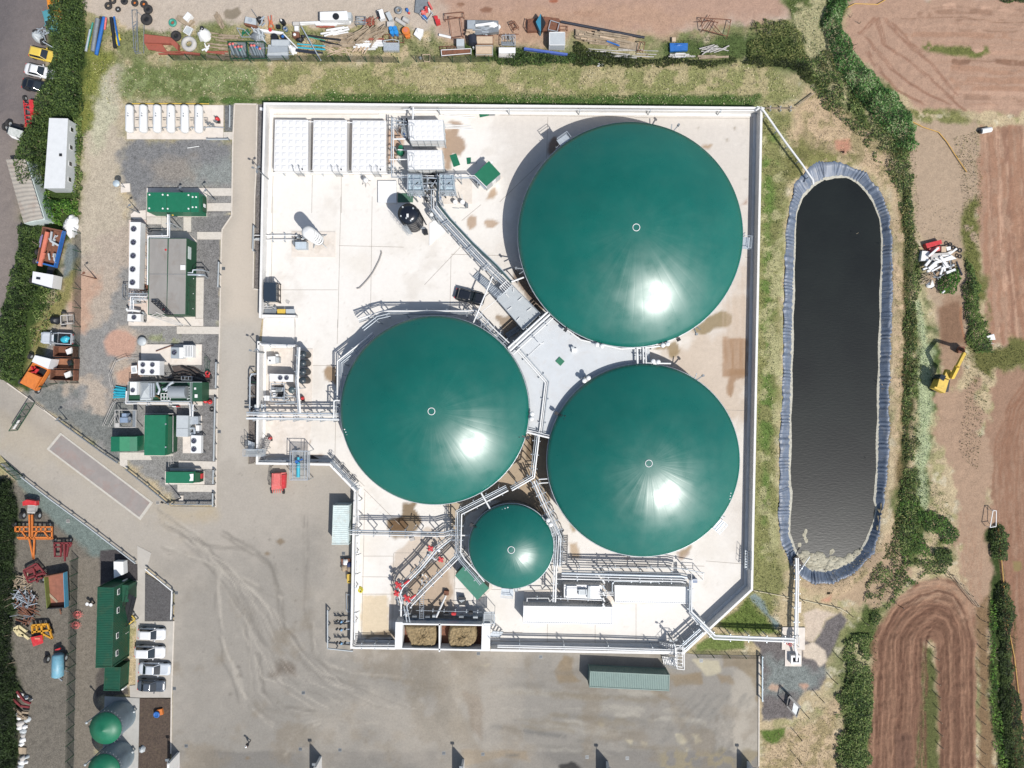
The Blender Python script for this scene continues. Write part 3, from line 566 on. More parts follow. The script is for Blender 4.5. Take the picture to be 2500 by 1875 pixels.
def comp_cols(X,Y):
 p=Paint(X,Y,(247,242,234),.16);a=p.poly;ln=p.line
 p.tint(9,.5,(234,226,214),.7,500,width=.3);p.tint(3,.56,(222,213,201),.45,501,.2,width=.25);p.tint(.6,.72,(204,194,180),.3,502,.2)
 a(OV.L([(1040,220),(1640,228),(1625,760),(1450,760),(1640,1290),(1560,760),(1100,600),(1080,300)]),(222,214,204),.25,rag=2,soft=3,op=.8)
 a(OV.L([(1560,700),(1625,560),(1620,900),(1530,950),(1440,760)]),(216,200,182),.3,rag=1.5,soft=1.5)
 BR=(168,138,108)
 for k,(c,q,col)in enumerate(((cJ,[(800,260),(950,270),(965,340),(1060,385),(1050,480),(1000,600),(900,560),(900,760),(790,760)],BR),(cJ,[(120,250),(300,250),(330,420),(250,620),(120,700)],(196,160,132)),(cJ,[(800,190),(870,160),(1020,205),(960,220)],(176,150,126)),(cJ,[(1330,1040),(1400,985),(1430,1040),(1380,1110),(1300,1110)],(186,156,124)),(cJ,[(1070,1350),(1120,1305),(1195,1310),(1180,1420),(1100,1460),(1065,1400)],(186,158,130)),(cJ,[(1280,1380),(1310,1345),(1430,1390),(1390,1440),(1310,1440)],(190,162,134)),(cY,[(1290,1350),(1400,1290),(1440,1330),(1440,1400),(1380,1420),(1330,1400),(1260,1450),(1190,1420)],(150,130,90)),(cY,[(950,1540),(1100,1480),(1120,1550),(1070,1590),(1040,1540)],(158,136,98)),(cY,[(1400,1470),(1540,1480),(1545,1700),(1395,1700)],(172,138,106)),(cY,[(1255,260),(1320,265),(1300,295),(1250,290)],(178,146,110)),(cY,[(1505,640),(1555,560),(1555,650)],(178,142,120)),(cY,[(310,260),(340,215),(400,230),(380,300),(310,320)],(140,108,84)),(cCC,[(590,10),(760,20),(750,290),(680,290),(650,415),(615,400),(630,230),(595,150)],(166,132,100)),(cCC,[(275,1460),(375,1420),(375,1470),(310,1515)],(184,160,140)),(cN,[(100,960),(340,990),(330,1700),(150,1659),(-300,1500),(-200,1400),(0,1270)],(176,152,120)),(cN,[(140,970),(250,990),(200,1180),(130,1180)],(110,92,70)),(cO,[(740,190),(850,180),(830,240),(890,350),(870,420),(760,500),(610,490),(580,350),(720,310)],(120,92,44)),(cO,[(600,340),(720,320),(780,390),(720,440),(600,440)],(112,84,54)),(cO,[(350,1030),(580,1030),(640,1420),(350,1420)],(226,206,172)),(cO,[(380,1380),(640,1340),(660,1420),(380,1440)],(150,130,104)),(cO,[(640,640),(940,400),(1250,500),(1210,800),(1200,1250),(600,1250)],(216,200,182)),(cO,[(800,780),(1100,700),(1200,1000),(1100,1240),(780,1200)],(190,168,144)),(cO,[(1100,150),(1400,60),(1800,0),(1500,160),(1300,300),(1260,500),(1180,400)],(190,170,140)),(cM,[(730,460),(790,420),(850,430),(870,600),(740,550)],(162,130,90)),(cM,[(380,1100),(560,1060),(640,1090),(600,1140),(460,1180),(400,1230)],(170,150,128)),(cM,[(590,1220),(740,1210),(760,1240),(620,1240)],(150,120,96)),(cM,[(340,290),(400,290),(400,380),(340,370)],(226,196,182)),(cP,[(600,520),(680,520),(735,670),(610,680)],(196,170,138)),(cP,[(1090,640),(1180,650),(1110,690)],(188,164,146)),(cP,[(1550,610),(1680,560),(1600,680)],(178,156,128)),(cP,[(620,360),(670,400),(650,430)],(180,156,120)),(cL,[(1050,640),(1180,700),(1380,1080),(1300,1090),(1100,800),(1030,760)],(128,104,82)),(cL,[(880,1130),(1100,1130),(1100,1320),(960,1360)],(160,138,112)),(cI,[(860,580),(885,590),(880,700),(855,700)],(170,120,80)))):
  a(c.L(q),col,.3,rag=.5,soft=.22,seed=520+k,op=.86)
 for x,y in((1465,160),(1530,475),(1420,235),(1240,160)):a(cY.L([(x-10,y),(x,y-8),(x+10,y+4),(x,y+10)]),(176,166,150),.3,rag=.3,soft=.2)
 for k in range(9):ln(cY.L([(1400+k*16,1020),(1395+k*16,1659)]),.2,(206,184,162),op=.5,soft=.2,seed=k,wob=.3)
 for q in([(640,1100),(700,1090),(690,1140)],[(610,1340),(650,1400),(760,1420)]):pass
 return p
comp_poly=[(p[0],p[1])for p in W_out]+[(P(965,1588,2)[0],P(965,1588,2)[1])]+[(p[0],p[1])for p in W_out2]
gsh('compound_floor',comp_poly,0.006,0.3,comp_cols,attr_mat('pale_concrete',rough=.8,speckle=.10,sscale=1.6,bump=.06,fine=12),skirt=.1)
mb=MB()
def strip(mb,p,q,w,z):
 p=V3(p[:2]);q=V3(q[:2]);d=(q-p).normalized();n=V3((-d.y,d.x))*w/2
 mb.add([(p.x-n.x,p.y-n.y,z),(q.x-n.x,q.y-n.y,z),(q.x+n.x,q.y+n.y,z),(p.x+n.x,p.y+n.y,z)],[(0,1,2,3)])
for c,q in((cI,[(375,325),(1790,325)]),(cI,[(1795,240),(1795,330)]),(cI,[(290,240),(240,1659)]),(cI,[(370,1160),(350,1659)]),(cI,[(240,650),(370,650)]),(cI,[(1290,1150),(1290,1659)]),(cK,[(1205,0),(1165,1659)]),(cK,[(345,0),(320,1180)]),(cK,[(320,1180),(1165,1180)]),(cK,[(620,1520),(625,1659)]),(cL,[(420,515),(408,1090)]),(cL,[(420,500),(960,515)]),(cL,[(150,810),(560,380)]),(cM,[(865,0),(860,220)]),(cM,[(640,415),(860,415)]),(cM,[(480,0),(480,220)]),(cM,[(845,920),(840,1240)]),(cM,[(840,1240),(1106,1500)]),(cO,[(380,80),(350,1420)]),(cO,[(350,1020),(640,1020)]),(cO,[(645,645),(640,1240)]),(cO,[(645,640),(930,640)]),(cO,[(630,1000),(630,1420)]),(cO,[(370,50),(700,380)]),(cO,[(370,670),(640,670)]),(cO,[(1210,970),(1697,980)]),(cO,[(1210,700),(1200,1100)]),(cP,[(840,1240),(840,1460)]),(cP,[(760,690),(1803,730)]),(cP,[(0,1390),(1400,1400)]),(cK,[(1180,620),(2000,640)]),(cK,[(1600,0),(1580,1500)]),(cI,[(900,1150),(890,1659)]),(cY,[(300,90),(290,400)]),(cP,[(420,1240),(418,1400)]),(cP,[(1200,1060),(1200,1400)]),(cP,[(0,1310),(200,1312)]),(cO,[(350,860),(640,862)]),(cY,[(0,80),(840,90)]),(cY,[(190,40),(190,80)]),(cY,[(1385,50),(1385,90)]),(cY,[(840,95),(1560,100)]),(cY,[(1560,100),(1545,1659)]),(cY,[(1530,965),(1605,968)]),(cY,[(0,620),(260,370)]),(cCC,[(610,500),(745,505)]),(cCC,[(755,0),(730,1659)]),(cCC,[(480,1520),(730,1540)]),(cJ,[(1010,1360),(1240,1170)])):
 strip(mb,c(*q[0]),c(*q[1]),.07,.011)
stc('floor_joints',mb,mat('joint',(176,166,154),rough=.9,var=.2))
mb=MB();kerb=[P(u,v)for u,v in((527,1238),(531,952),(536,830),(541,584),(543,560),(566,526),(569,340),(573,254),(628,255),(625,425),(622,480),(618,705),(634,708))]
for i in range(len(kerb)-1):mb.bm((*kerb[i][:2],.03),(*kerb[i+1][:2],.03),.2,.12)
stc('kerb',mb,mat('kerb_concrete',(226,216,202),rough=.85))
mb=MB()
for c,q in((cE,[(50,1480),(300,1659)]),(cR,[(320,130),(520,280)]),(cS,[(1425,455),(1405,1085)]),(cS,[(1405,1085),(1400,1540)])):mb.bm((*c(*q[0])[:2],.03),(*c(*q[1])[:2],.03),.18,.16)
mb.bm((*P(1853,1601)[:2],.03),(*P(1852,1870)[:2],.03),.2,.2)
for q in([(417,1236),(412,1232)],):pass
stc('kerb',mb,MATS['kerb_concrete'])
pc=mat('pad_concrete',(238,228,216),rough=.85,var=.1,scale=.8,stain=(206,190,172),stainamt=.5)
pv=mat('paving_slabs',(222,214,202),rough=.85,var=.1,scale=3,stain=(190,182,170),stainamt=.5)
pads=[(cF,[(250,152),(1228,155),(1225,500),(250,497)],.1,pc),(cF,[(1228,425),(1322,425),(1322,500),(1228,500)],.02,pv),(cF,[(190,950),(280,945),(285,1030),(190,1040)],.12,pc),(cF,[(450,993),(1060,993),(1060,1282),(450,1282)],.08,pc),(cF,[(1062,993),(1312,993),(1310,1070),(1062,1070)],.03,pv),(cF,[(1062,1146),(1310,1143),(1308,1225),(1062,1225)],.02,pv),(cF,[(822,1286),(898,1286),(898,1434),(822,1434)],.02,pv),(cF,[(600,1286),(650,1286),(650,1430),(600,1430)],.02,pv),(cF,[(450,1286),(598,1286),(598,1358),(450,1358)],.02,pv),(cF,[(285,1260),(330,1225),(440,1215),(440,1312),(320,1310),(290,1290)],.02,pc),(cG,[(455,90),(680,92),(690,1320),(640,1330),(640,1415),(450,1420)],.06,mat('pink_concrete',(226,208,194),rough=.85,var=.12,scale=.6,stain=(206,168,150),stainamt=.7)),(cG,[(692,240),(1210,240),(1338,360),(1322,1380),(1425,1380),(1425,1478),(450,1472),(450,1422),(692,1415)],.08,pc),(cG,[(1345,248),(1670,248),(1668,345),(1345,345)],.02,pv),(cG,[(1328,842),(1432,842),(1424,1378),(1328,1378)],.02,pv),(cG,[(1080,1482),(1640,1486),(1638,1582),(1078,1578)],.02,pv),(cH,[(425,150),(970,150),(968,335),(425,330)],.1,pc),(cH,[(280,575),(975,480),(975,700),(290,692)],.06,pc),(cH,[(978,555),(1112,555),(1112,605),(978,605)],.02,pv),(cH,[(230,1122),(490,1122),(520,1190),(300,1190),(300,1272),(230,1235)],.02,pv),(cH,[(760,1195),(1100,1205),(1098,1272),(760,1266)],.02,pv),(cH,[(750,1412),(1100,1415),(1098,1478),(750,1476)],.02,pv),(cH,[(740,795),(970,790),(968,1130),(800,1128),(800,985),(740,982)],.1,pc),(cH,[(765,1510),(802,1510),(802,1558),(765,1558)],.1,pc),(cH,[(640,1290),(992,1290),(992,1410),(640,1410)],.06,pc),(cH,[(452,785),(710,785),(710,1155),(452,1155)],.06,pv),(cK,[(583,438),(1136,445),(1134,768),(583,760)],.1,pc),(cI,[(375,395),(1900,395),(1900,1150),(375,1120)],.05,pc),(cJ,[(20,895),(240,895),(240,1155),(20,1155)],.45,mat('white_slab',(250,250,248),rough=.6,var=.03)),(cJ,[(690,1350),(825,1470),(640,1650),(625,1659),(625,1400)],.1,MATS['white_slab']),(cJ,[(1150,830),(1320,640),(1500,850),(1310,1010)],.06,pc),(cJ,[(790,870),(1135,870),(1135,1160),(790,1160)],.05,pc),(cK,[(215,1105),(450,1105),(450,1360),(215,1360)],.08,pc),(cM,[(270,262),(640,262),(625,920),(140,915),(145,600),(270,440)],.06,pc),(cM,[(230,910),(625,915),(600,1240),(160,1240)],.02,pc),(cQ,[(700,505),(888,508),(885,690),(697,690)],.1,pc),(cQ,[(725,692),(860,692),(858,826),(723,824)],.08,pc),(cQ,[(830,295),(858,297),(855,388),(828,388)],.08,pc),(cS,[(1125,-160),(1240,-100),(1190,60),(1188,458),(1425,458),(1405,1082),(1066,1082),(1062,985),(1110,980),(1118,460),(1060,400),(1060,125),(1128,125)],.03,mat('parking_slab',(196,190,180),rough=.85,var=.1,scale=.5,stain=(176,168,156),stainamt=.4)),(cS,[(860,1070),(1145,1085),(1130,1800),(838,1800)],.12,mat('silo_pad',(186,184,178),rough=.85,var=.1,scale=.6,stain=(160,156,148),stainamt=.5)),(cP,[(130,950),(215,945),(215,1230),(1000,1060),(1700,1060),(1690,880),(560,870),(520,930)],.05,pc),(cO,[(1210,830),(1400,700),(1560,960),(1430,1090)],.05,pc)]
for i,(c,q,z,m_)in enumerate(pads):
 mb=MB();mb.pr_([(p[0],p[1])for p in c.L(q)],-.1,z+i*.0006);stc('concrete_pad' if m_ in(pc,MATS['white_slab'])else 'paving',mb,m_)
for q,col,g in(([(1190,62),(1420,212),(1415,456),(1186,456)],(92,90,90),0),([(1146,1088),(1400,1090),(1398,1530),(1368,1800),(1132,1800)],(84,70,60),1)):
 m_=mat('gravel_bed_%s'%('dark' if g==0 else 'brown'),col,rough=.95,var=.45,scale=5,bump=.8,stain=(120,104,82)if g else(120,120,120),stainamt=.6)
 mb=MB();mb.pr_([(p[0],p[1])for p in cS.L(q)],-.1,.09+g*.002);stc('gravel_bed',mb,m_)
wb=thg('weighbridge','long weighbridge plate with pale concrete rim set diagonally in the access road','weighbridge',cen(cR.L([(545,390),(1380,1020),(1265,1180),(420,540)])))
o4=cR.L([(545,390),(1380,1020),(1265,1180),(420,540)]);i4=cR.L([(553,413),(1350,1020),(1255,1152),(446,541)])
mb=MB()
for k in range(4):
 mb.pr_([o4[k][:2],o4[(k+1)%4][:2],i4[(k+1)%4][:2],i4[k][:2]],0,.05)
mb.mk('rim',mat('rim_concrete',(208,202,190),rough=.85,var=.12,scale=2),wb)
mb=MB();mb.pr_([(p[0],p[1])for p in i4],0,.035);mb.mk('deck_plate',mat('weigh_plate',(160,152,146),rough=.7,var=.12,scale=.5,stain=(166,130,116),stainamt=.5),wb)
white=mat('white_paint',(252,252,250),rough=.45,var=.04,scale=1,stain=(226,222,214),stainamt=.35)
steel=mat('galvanised_steel',(206,214,220),rough=.4,metal=.35,var=.15,scale=3)
dst=mat('dull_steel',(150,156,160),rough=.5,metal=.3,var=.2,scale=3)
green=mat('green_cladding',(22,118,84),rough=.5,var=.08,scale=1.2,stain=(60,140,110),stainamt=.3)
dgr=mat('dark_green_cladding',(28,84,56),rough=.6,var=.12,scale=1.5,stain=(60,100,76),stainamt=.4)
black=mat('black_paint',(34,36,40),rough=.5,var=.2,scale=2)
rubber=mat('rubber',(52,50,50),rough=.85,var=.25,scale=4)
red=mat('red_paint',(214,52,56),rough=.45,var=.15,scale=3,stain=(236,150,140),stainamt=.4)
rust=mat('rusty_steel',(134,88,66),rough=.85,var=.3,scale=3,stain=(92,62,48),stainamt=.8,bump=.3)
orange=mat('orange_paint',(232,134,60),rough=.5,var=.15,scale=3,stain=(190,110,60),stainamt=.5)
yellow=mat('yellow_paint',(236,200,84),rough=.5,var=.12,scale=2,stain=(206,170,90),stainamt=.5)
blue=mat('blue_paint',(42,110,190),rough=.5,var=.15,scale=2,stain=(80,140,200),stainamt=.4)
cyan=mat('cyan_plastic',(60,190,214),rough=.4,var=.1,scale=2)
wood=mat('weathered_wood',(176,158,134),rough=.9,var=.3,scale=2,stain=(128,112,94),stainamt=.7,streak=2)
glass=mat('dark_glass',(40,48,54),rough=.08,var=.05,spec=.8)
gyc=mat('bare_concrete',(206,202,196),rough=.85,var=.12,scale=1.2,stain=(170,164,156),stainamt=.5)
shg=mat('grey_cladding',(170,178,184),rough=.6,var=.08,scale=1.5)
grey=mat('grey_paint',(200,206,208),rough=.5,var=.06,scale=1.5,stain=(180,186,190),stainamt=.3)
mesh_m=mat('welded_mesh',(40,60,50),rough=.7,alpha=.22)
MATS['welded_mesh'].use_transparent_shadow=True
mem=mat('green_membrane',(16,110,97),rough=.36,var=.08,scale=.12,spec=.65,stain=(48,124,108),stainamt=.3)
rn_=mem.node_tree.nodes.new('ShaderNodeTexNoise');rn_.inputs['Scale'].default_value=.35;rn_.inputs['Detail'].default_value=5;rg_=mem.node_tree.nodes.new('ShaderNodeMapRange');rg_.inputs['From Min'].default_value=.35;rg_.inputs['From Max'].default_value=.65;rg_.inputs['To Min'].default_value=.27;rg_.inputs['To Max'].default_value=.40
rt_=mem.node_tree.nodes.new('ShaderNodeTexCoord');mem.node_tree.links.new(rt_.outputs['Object'],rn_.inputs['Vector']);mem.node_tree.links.new(rn_.outputs['Fac'],rg_.inputs['Value']);mem.node_tree.links.new(rg_.outputs['Result'],mem.node_tree.nodes['Principled BSDF'].inputs['Roughness'])
n_=mem.node_tree;tc_=n_.nodes.new('ShaderNodeTexCoord');sx=n_.nodes.new('ShaderNodeSeparateXYZ');n_.links.new(tc_.outputs['Object'],sx.inputs[0])
at_=n_.nodes.new('ShaderNodeMath');at_.operation='ARCTAN2';n_.links.new(sx.outputs[1],at_.inputs[0]);n_.links.new(sx.outputs[0],at_.inputs[1])
mu_=n_.nodes.new('ShaderNodeMath');mu_.operation='MULTIPLY';mu_.inputs[1].default_value=26;n_.links.new(at_.outputs[0],mu_.inputs[0])
si_=n_.nodes.new('ShaderNodeMath');si_.operation='SINE';n_.links.new(mu_.outputs[0],si_.inputs[0])
ab_=n_.nodes.new('ShaderNodeMath');ab_.operation='ABSOLUTE';n_.links.new(si_.outputs[0],ab_.inputs[0])
pw_=n_.nodes.new('ShaderNodeMath');pw_.operation='POWER';pw_.inputs[1].default_value=.25;n_.links.new(ab_.outputs[0],pw_.inputs[0])
bp_=n_.nodes.new('ShaderNodeBump');bp_.inputs['Strength'].default_value=.12;bp_.inputs['Distance'].default_value=.03
n_.links.new(pw_.outputs[0],bp_.inputs['Height']);n_.links.new(bp_.outputs['Normal'],n_.nodes['Principled BSDF'].inputs['Normal'])
tankwall=mat('tank_wall',(120,126,128),rough=.75,var=.15,scale=.8,stain=(90,96,98),stainamt=.5)
def digester(label,u,v,r,zr,sag,seed):
 x,y,_=P(u,v,zr);R=r/S*(H-zr)/H
 t=thg('digester_tank',label,'gas dome',(x,y,0),group='domed digester tanks')
 mb=MB();mb.lth(x,y,[(R-.15,0),(R-.15,zr-.25)],96,cap=False);mb.mk('tank_wall',tankwall,t)
 n,m=208,30;RR=(R*R+sag*sag)/(2*sag);vs=[(0,0,zr+sag)];fs=[];rg=random.Random(seed);ph=[rg.uniform(.4,1.6)for _ in range(n)]
 for i in range(1,m+1):
  q=R*i/m;z=math.sqrt(RR*RR-q*q)-(RR-sag)
  for j in range(n):
   a=2*math.pi*j/n;rp=.0035*math.sin(26*a)*ph[(j*26//n)%n]*math.sin(math.pi*i/m)*min(q,6)/6
   vs.append((q*math.cos(a),q*math.sin(a),zr+z+rp))
 for j in range(n):fs.append((0,1+j,1+(j+1)%n))
 for i in range(m-1):fs+=[(1+i*n+j,1+(i+1)*n+j,1+(i+1)*n+(j+1)%n,1+i*n+(j+1)%n)for j in range(n)]
 o=len(vs)
 for j in range(n):
  a=2*math.pi*j/n;q=R+.05+.05*(j%2);vs.append((q*math.cos(a),q*math.sin(a),zr-.35))
 fs+=[(1+(m-1)*n+j,o+j,o+(j+1)%n,1+(m-1)*n+(j+1)%n)for j in range(n)]
 mb=MB();mb.add([(a+x,b+y,c)for a,b,c in vs],fs,True);mb.mk('dome_membrane',mem,t)
 mb=MB();mb.tor_(x,y,zr+sag+.03,.5,.055,36,8);mb.mk('apex_ring',white,t)
 mb=MB();mb.tor_(x,y,zr-.4,R+.12,.07,96,6)
 mb.mk('rim_pipe',steel,t)
 return t,x,y,R
D1=digester('largest green domed tank, in the north-east corner of the walled compound',1540,572,274,5.3,4.7,1)
D2=digester('green domed tank left of the grey deck, the westernmost dome',1061,1001.5,229.5,5.0,4.2,2)
D3=digester('green domed tank south of the largest dome, beside the right compound wall',1571.5,1124,234.5,5.0,4.0,3)
D4=digester('smallest green domed tank, south of the three big domes',1248,1334.5,102.5,5.0,2.1,4)
def rim_pt(D,ang,dr,z):
 a=math.radians(ang);return(D[1]+(D[3]+dr)*math.cos(a),D[2]+(D[3]+dr)*math.sin(a),z)
def rim_fit(D,ang,kind):
 """fittings bolted on the rim: inspection platform, sight glasses, relief valve, ladder, mixer arm"""
 t=D[0];z=5.0;a=math.radians(ang);ca,sa=math.cos(a),math.sin(a)
 q=lambda dr,dt,zz:(D[1]+(D[3]+dr)*ca-dt*sa,D[2]+(D[3]+dr)*sa+dt*ca,zz)
 mb=MB()
 if kind=='platform':
  mb.pr_([q(.1,-.9,0)[:2],q(1.2,-.9,0)[:2],q(1.2,.9,0)[:2],q(.1,.9,0)[:2]],z-.3,z-.22)
  for dt in(-.9,.9):mb.bm(q(.1,dt,z+.8),q(1.2,dt,z+.8),.06);mb.bm(q(1.2,dt,z-.3),q(1.2,dt,z+.8),.06)
  mb.bm(q(1.2,-.9,z+.8),q(1.2,.9,z+.8),.06);mb.bm(q(1.2,-.9,z+.3),q(1.2,.9,z+.3),.05)
  for dt in(1.1,1.6):mb.bm(q(.4,dt,0),q(.4,dt,z),.06)
  for k in range(16):mb.bm(q(.4,1.1,.3*k+.2),q(.4,1.6,.3*k+.2),.04)
  mb.mk('access_platform',steel,t)
 elif kind=='glasses':
  for k in range(4):mb=MB();mb.ball(*q(-.35-.12*k,.42*k,z+.25),.11);mb.mk('sight_glass',white,t)
 elif kind=='valve':
  mb.cyl(*q(.5,0,0)[:2],z-.4,z+.5,.22);mb.cyl(*q(.5,.75,0)[:2],z-.4,z+.5,.22);mb.ball(*q(.5,0,z+.5),.36,sq=.6);mb.ball(*q(.5,.75,z+.5),.36,sq=.6);mb.bm(q(-.1,.3,z-.3),q(.6,.3,z-.3),.5,.2)
  mb.mk('relief_valve',white,t)
 elif kind=='arm':
  mb.bm(q(.1,-.15,z-.2),q(1.1,-.5,z+.1),.14);mb.bm(q(.1,.2,z-.2),q(.9,.45,z),.12);mb.cyl(*q(1.1,-.5,0)[:2],z-.1,z+.4,.18)
  mb.mk('mixer_winch',dst,t)
 elif kind=='dark':
  mb.bm(q(-.9,.1,z+.35),q(.5,-.2,z),.09);mb.bm(q(-.8,-.35,z+.35),q(.5,0,z),.09);mb.ball(*q(-.95,.1,z+.45),.12);mb.ball(*q(-.85,-.35,z+.45),.12);mb.box(*q(.5,-.1,0)[:2],z-.3,.5,.5,.5,a)
  mb.mk('level_sensor',black,t)
for D,ang,k in((D1,125,'platform'),(D1,68,'arm'),(D1,55,'glasses'),(D1,198,'arm'),(D1,236,'dark'),(D1,253,'valve'),(D1,-55,'arm'),(D1,-65,'dark'),(D1,-4,'platform'),(D1,-74,'valve'),(D2,192,'glasses'),(D2,-5,'valve'),(D2,-16,'dark'),(D2,60,'arm'),(D3,124,'valve'),(D3,152,'dark'),(D3,-24,'glasses'),(D3,57,'arm'),(D3,-41,'platform'),(D3,82,'valve'),(D4,152,'dark'),(D4,95,'glasses'),(D4,-95,'platform'),(D4,30,'valve')):rim_fit(D,ang,k)
def ofs(pts,d,closed=False):
 out=[];n=len(pts);pts=[V3(p[:2])for p in pts]
 for i in range(n):
  a=pts[i-1]if(i or closed)else None;b=pts[(i+1)%n]if(i<n-1 or closed)else None;p=pts[i]
  n1=(V3((-(p-a).normalized().y,(p-a).normalized().x))if a is not None else None);n2=(V3((-(b-p).normalized().y,(b-p).normalized().x))if b is not None else None)
  if n1 is None:m=n2
  elif n2 is None:m=n1
  else:m=(n1+n2).normalized();m=m/max(m.dot(n1),.3)
  out.append((p.x+m.x*d,p.y+m.y*d))
 return out
def wall(name,label,pts,t,z0,z1,m,group=None,cat='wall',cap=None):
 """pts = outer edge; t>0 thickens to the left of the walking direction"""
 r=thg(name,label,cat,(*cen(pts)[:2],0),group=group);o=ofs(pts,t)
 mb=MB();n=len(pts)
 A=[(p[0],p[1])for p in pts];vs=[(*p,z0)for p in A]+[(*p,z0)for p in o]+[(*p,z1)for p in A]+[(*p,z1)for p in o]
 fs=[]
 for i in range(n-1):fs+=[(i,i+1,2*n+i+1,2*n+i),(n+i+1,n+i,3*n+i,3*n+i+1),(2*n+i,2*n+i+1,3*n+i+1,3*n+i)]
 fs+=[(0,2*n,3*n,n),(n-1,2*n-1,4*n-1,3*n-1)]
 mb.add(vs,fs);mb.mk('wall_panel',m,r)
 o1=ofs(pts,t+.02 if t>0 else t-.02);o2=ofs(pts,t+.45 if t>0 else t-.45)
 mb=MB()
 vs=[(*p,.16)for p in o1]+[(*p,.16)for p in o2]+[(*p,0)for p in o2];fs=[]
 for i in range(n-1):fs+=[(i,i+1,n+i+1,n+i),(n+i,n+i+1,2*n+i+1,2*n+i)]
 mb.add(vs,fs);mb.mk('footing',m,r)
 return r,o
wallm=mat('wall_concrete',(250,248,244),rough=.75,var=.06,scale=1.2,stain=(224,220,212),stainamt=.4)
w1,o1=wall('bund_wall','long white bund wall round the north, east and south of the compound',W_out,-.34,0,WT,wallm)
w2,o2=wall('bund_wall','white bund wall along the stepped south-west side of the compound',W_out2,-.34,0,WT,wallm)
mb=MB();mb.pr_([(p[0],p[1])for p in cK.L([(178,1492),(625,1500),(625,1526),(178,1530)],1.6)],0,1.6);one('wing_wall',mb,wallm,'short white wing wall at the compound entrance beside the recycling bins','wall')
mb=MB();mb.pr_([(p[0],p[1])for p in cM.L([(148,212),(480,225),(480,240),(148,228)],WT)],0,WT)
one('wing_wall',mb,wallm,'white cross wall north of the white cooler with two fans','wall')
def rack(label,c,pts,z,offs,r,m,posts=3,name='pipe_rack',cat='pipes',pm=None,frame=True,group=None):
 """parallel pipes over a chain of survey points, on goalpost supports"""
 P3=[c(x,y,z)for x,y in pts];t=thg(name,label,cat,(*cen(P3)[:2],0),group=group)
 for i,o in enumerate(offs):
  q=ofs(P3,o)if o else[(p[0],p[1])for p in P3]
  rr_=r[i%len(r)]if isinstance(r,(list,tuple))else r
  mb=MB();mb.tube([(a,b,z)for a,b in q],rr_,8);mb.mk('pipe',(m[i%len(m)]if isinstance(m,(list,tuple))else m),t)
 if posts:
  seg=[V3(p)for p in P3];tot=sum((seg[i+1]-seg[i]).length for i in range(len(seg)-1));lo,hi=min(offs)-.25,max(offs)+.25
  for k in range(posts):
   d=tot*(k+.5)/posts;i=0
   while d>(seg[i+1]-seg[i]).length and i<len(seg)-2:d-=(seg[i+1]-seg[i]).length;i+=1
   dr=(seg[i+1]-seg[i]).normalized();p=seg[i]+dr*d;nn=V3((-dr.y,dr.x,0))
   mb=MB()
   for o in((lo,hi)if frame else((lo+hi)/2,)):mb.bm(p+nn*o-V3((0,0,p.z)),p+nn*o+V3((0,0,.1)),.12)
   mb.bm(p+nn*lo-V3((0,0,.2)),p+nn*hi-V3((0,0,.2)),.12);mb.mk('support',pm or steel,t)
 return t
rack('pair of white pipes running inside the south bund wall',cP,[(-20,1440),(900,1460),(1540,1482)],2.15,[0,.28],[.13,.08],white,4,group='pipes along the bund wall')
rack('single white pipe running inside the north bund wall',cY,[(-1450,-10),(-600,42),(0,44),(1600,50)][1:],2.1,[0],.09,white,5,frame=False,group='pipes along the bund wall')
rack('steel pipes along the diagonal south-east bund wall',cP,[(1610,1470),(1790,1310)],2.1,[0,.5,.75],[.12,.1,.1],steel,2,group='pipes along the bund wall')
rack('white pipe along the west bund wall below the mint container',cO,[(315,90),(318,380)],2.1,[0,-.35],.08,white,2,group='pipes along the bund wall')
rack('white pipe along the west bund wall beside the yellow hose coil',cO,[(300,480),(285,1440)],2.1,[0],.1,white,3,frame=False,group='pipes along the bund wall')
rack('grey pipes on the diagonal bund wall beside the cyan pump',cM,[(800,1280),(1045,1540)],2.1,[0,.25],.09,steel,3,group='pipes along the bund wall')
rack('white pipe on the south bund wall left of the feed hoppers',cO,[(290,1510),(655,1512)],2.1,[0,.35],[.13,.07],white,3,group='pipes along the bund wall')
rack('white pipe inside the wall by the car park gap',cM,[(160,1274),(400,1274)],1.6,[0],.12,steel,2,frame=False,group='pipes along the bund wall')
dk=3.7
def arc(D,a0,a1,dr,n=14):return[(D[1]+(D[3]+dr)*math.cos(math.radians(a0+(a1-a0)*i/n)),D[2]+(D[3]+dr)*math.sin(math.radians(a0+(a1-a0)*i/n)))for i in range(n+1)]
def ang_of(D,p):return math.degrees(math.atan2(p[1]-D[2],p[0]-D[1]))
pa=cL(1400,1110,dk);pb=cN(1240,180,dk);pc_=cN(1245,300,dk);pd=cN(320,970,dk);pe=cN(150,930,dk);pf=cL(1000,1460,dk)
a0,a1=ang_of(D1,pa),ang_of(D1,pb);a2,a3=ang_of(D3,pc_),ang_of(D3,pd)%360;a4,a5=ang_of(D2,pe),ang_of(D2,pf)
deck=arc(D1,a0,a1,.25)+arc(D3,a2,a3,.1)+arc(D2,a4,a5,.25)
dt_=thg('pump_house','pale grey roofed deck filling the space between the three big domes','deck',(*cen(deck)[:2],0))
mb=MB();mb.pr_(deck,dk-.25,dk);mb.mk('roof_deck',mat('deck_grey',(216,220,222),rough=.6,var=.04,scale=.8,stain=(204,196,188),stainamt=.35),dt_)
ins_=[(p[0]+(cen(deck)[0]-p[0])*.03,p[1]+(cen(deck)[1]-p[1])*.03)for p in deck]
mb=MB();mb.pr_(ins_,0,dk-.26);mb.mk('wall',gyc,dt_)
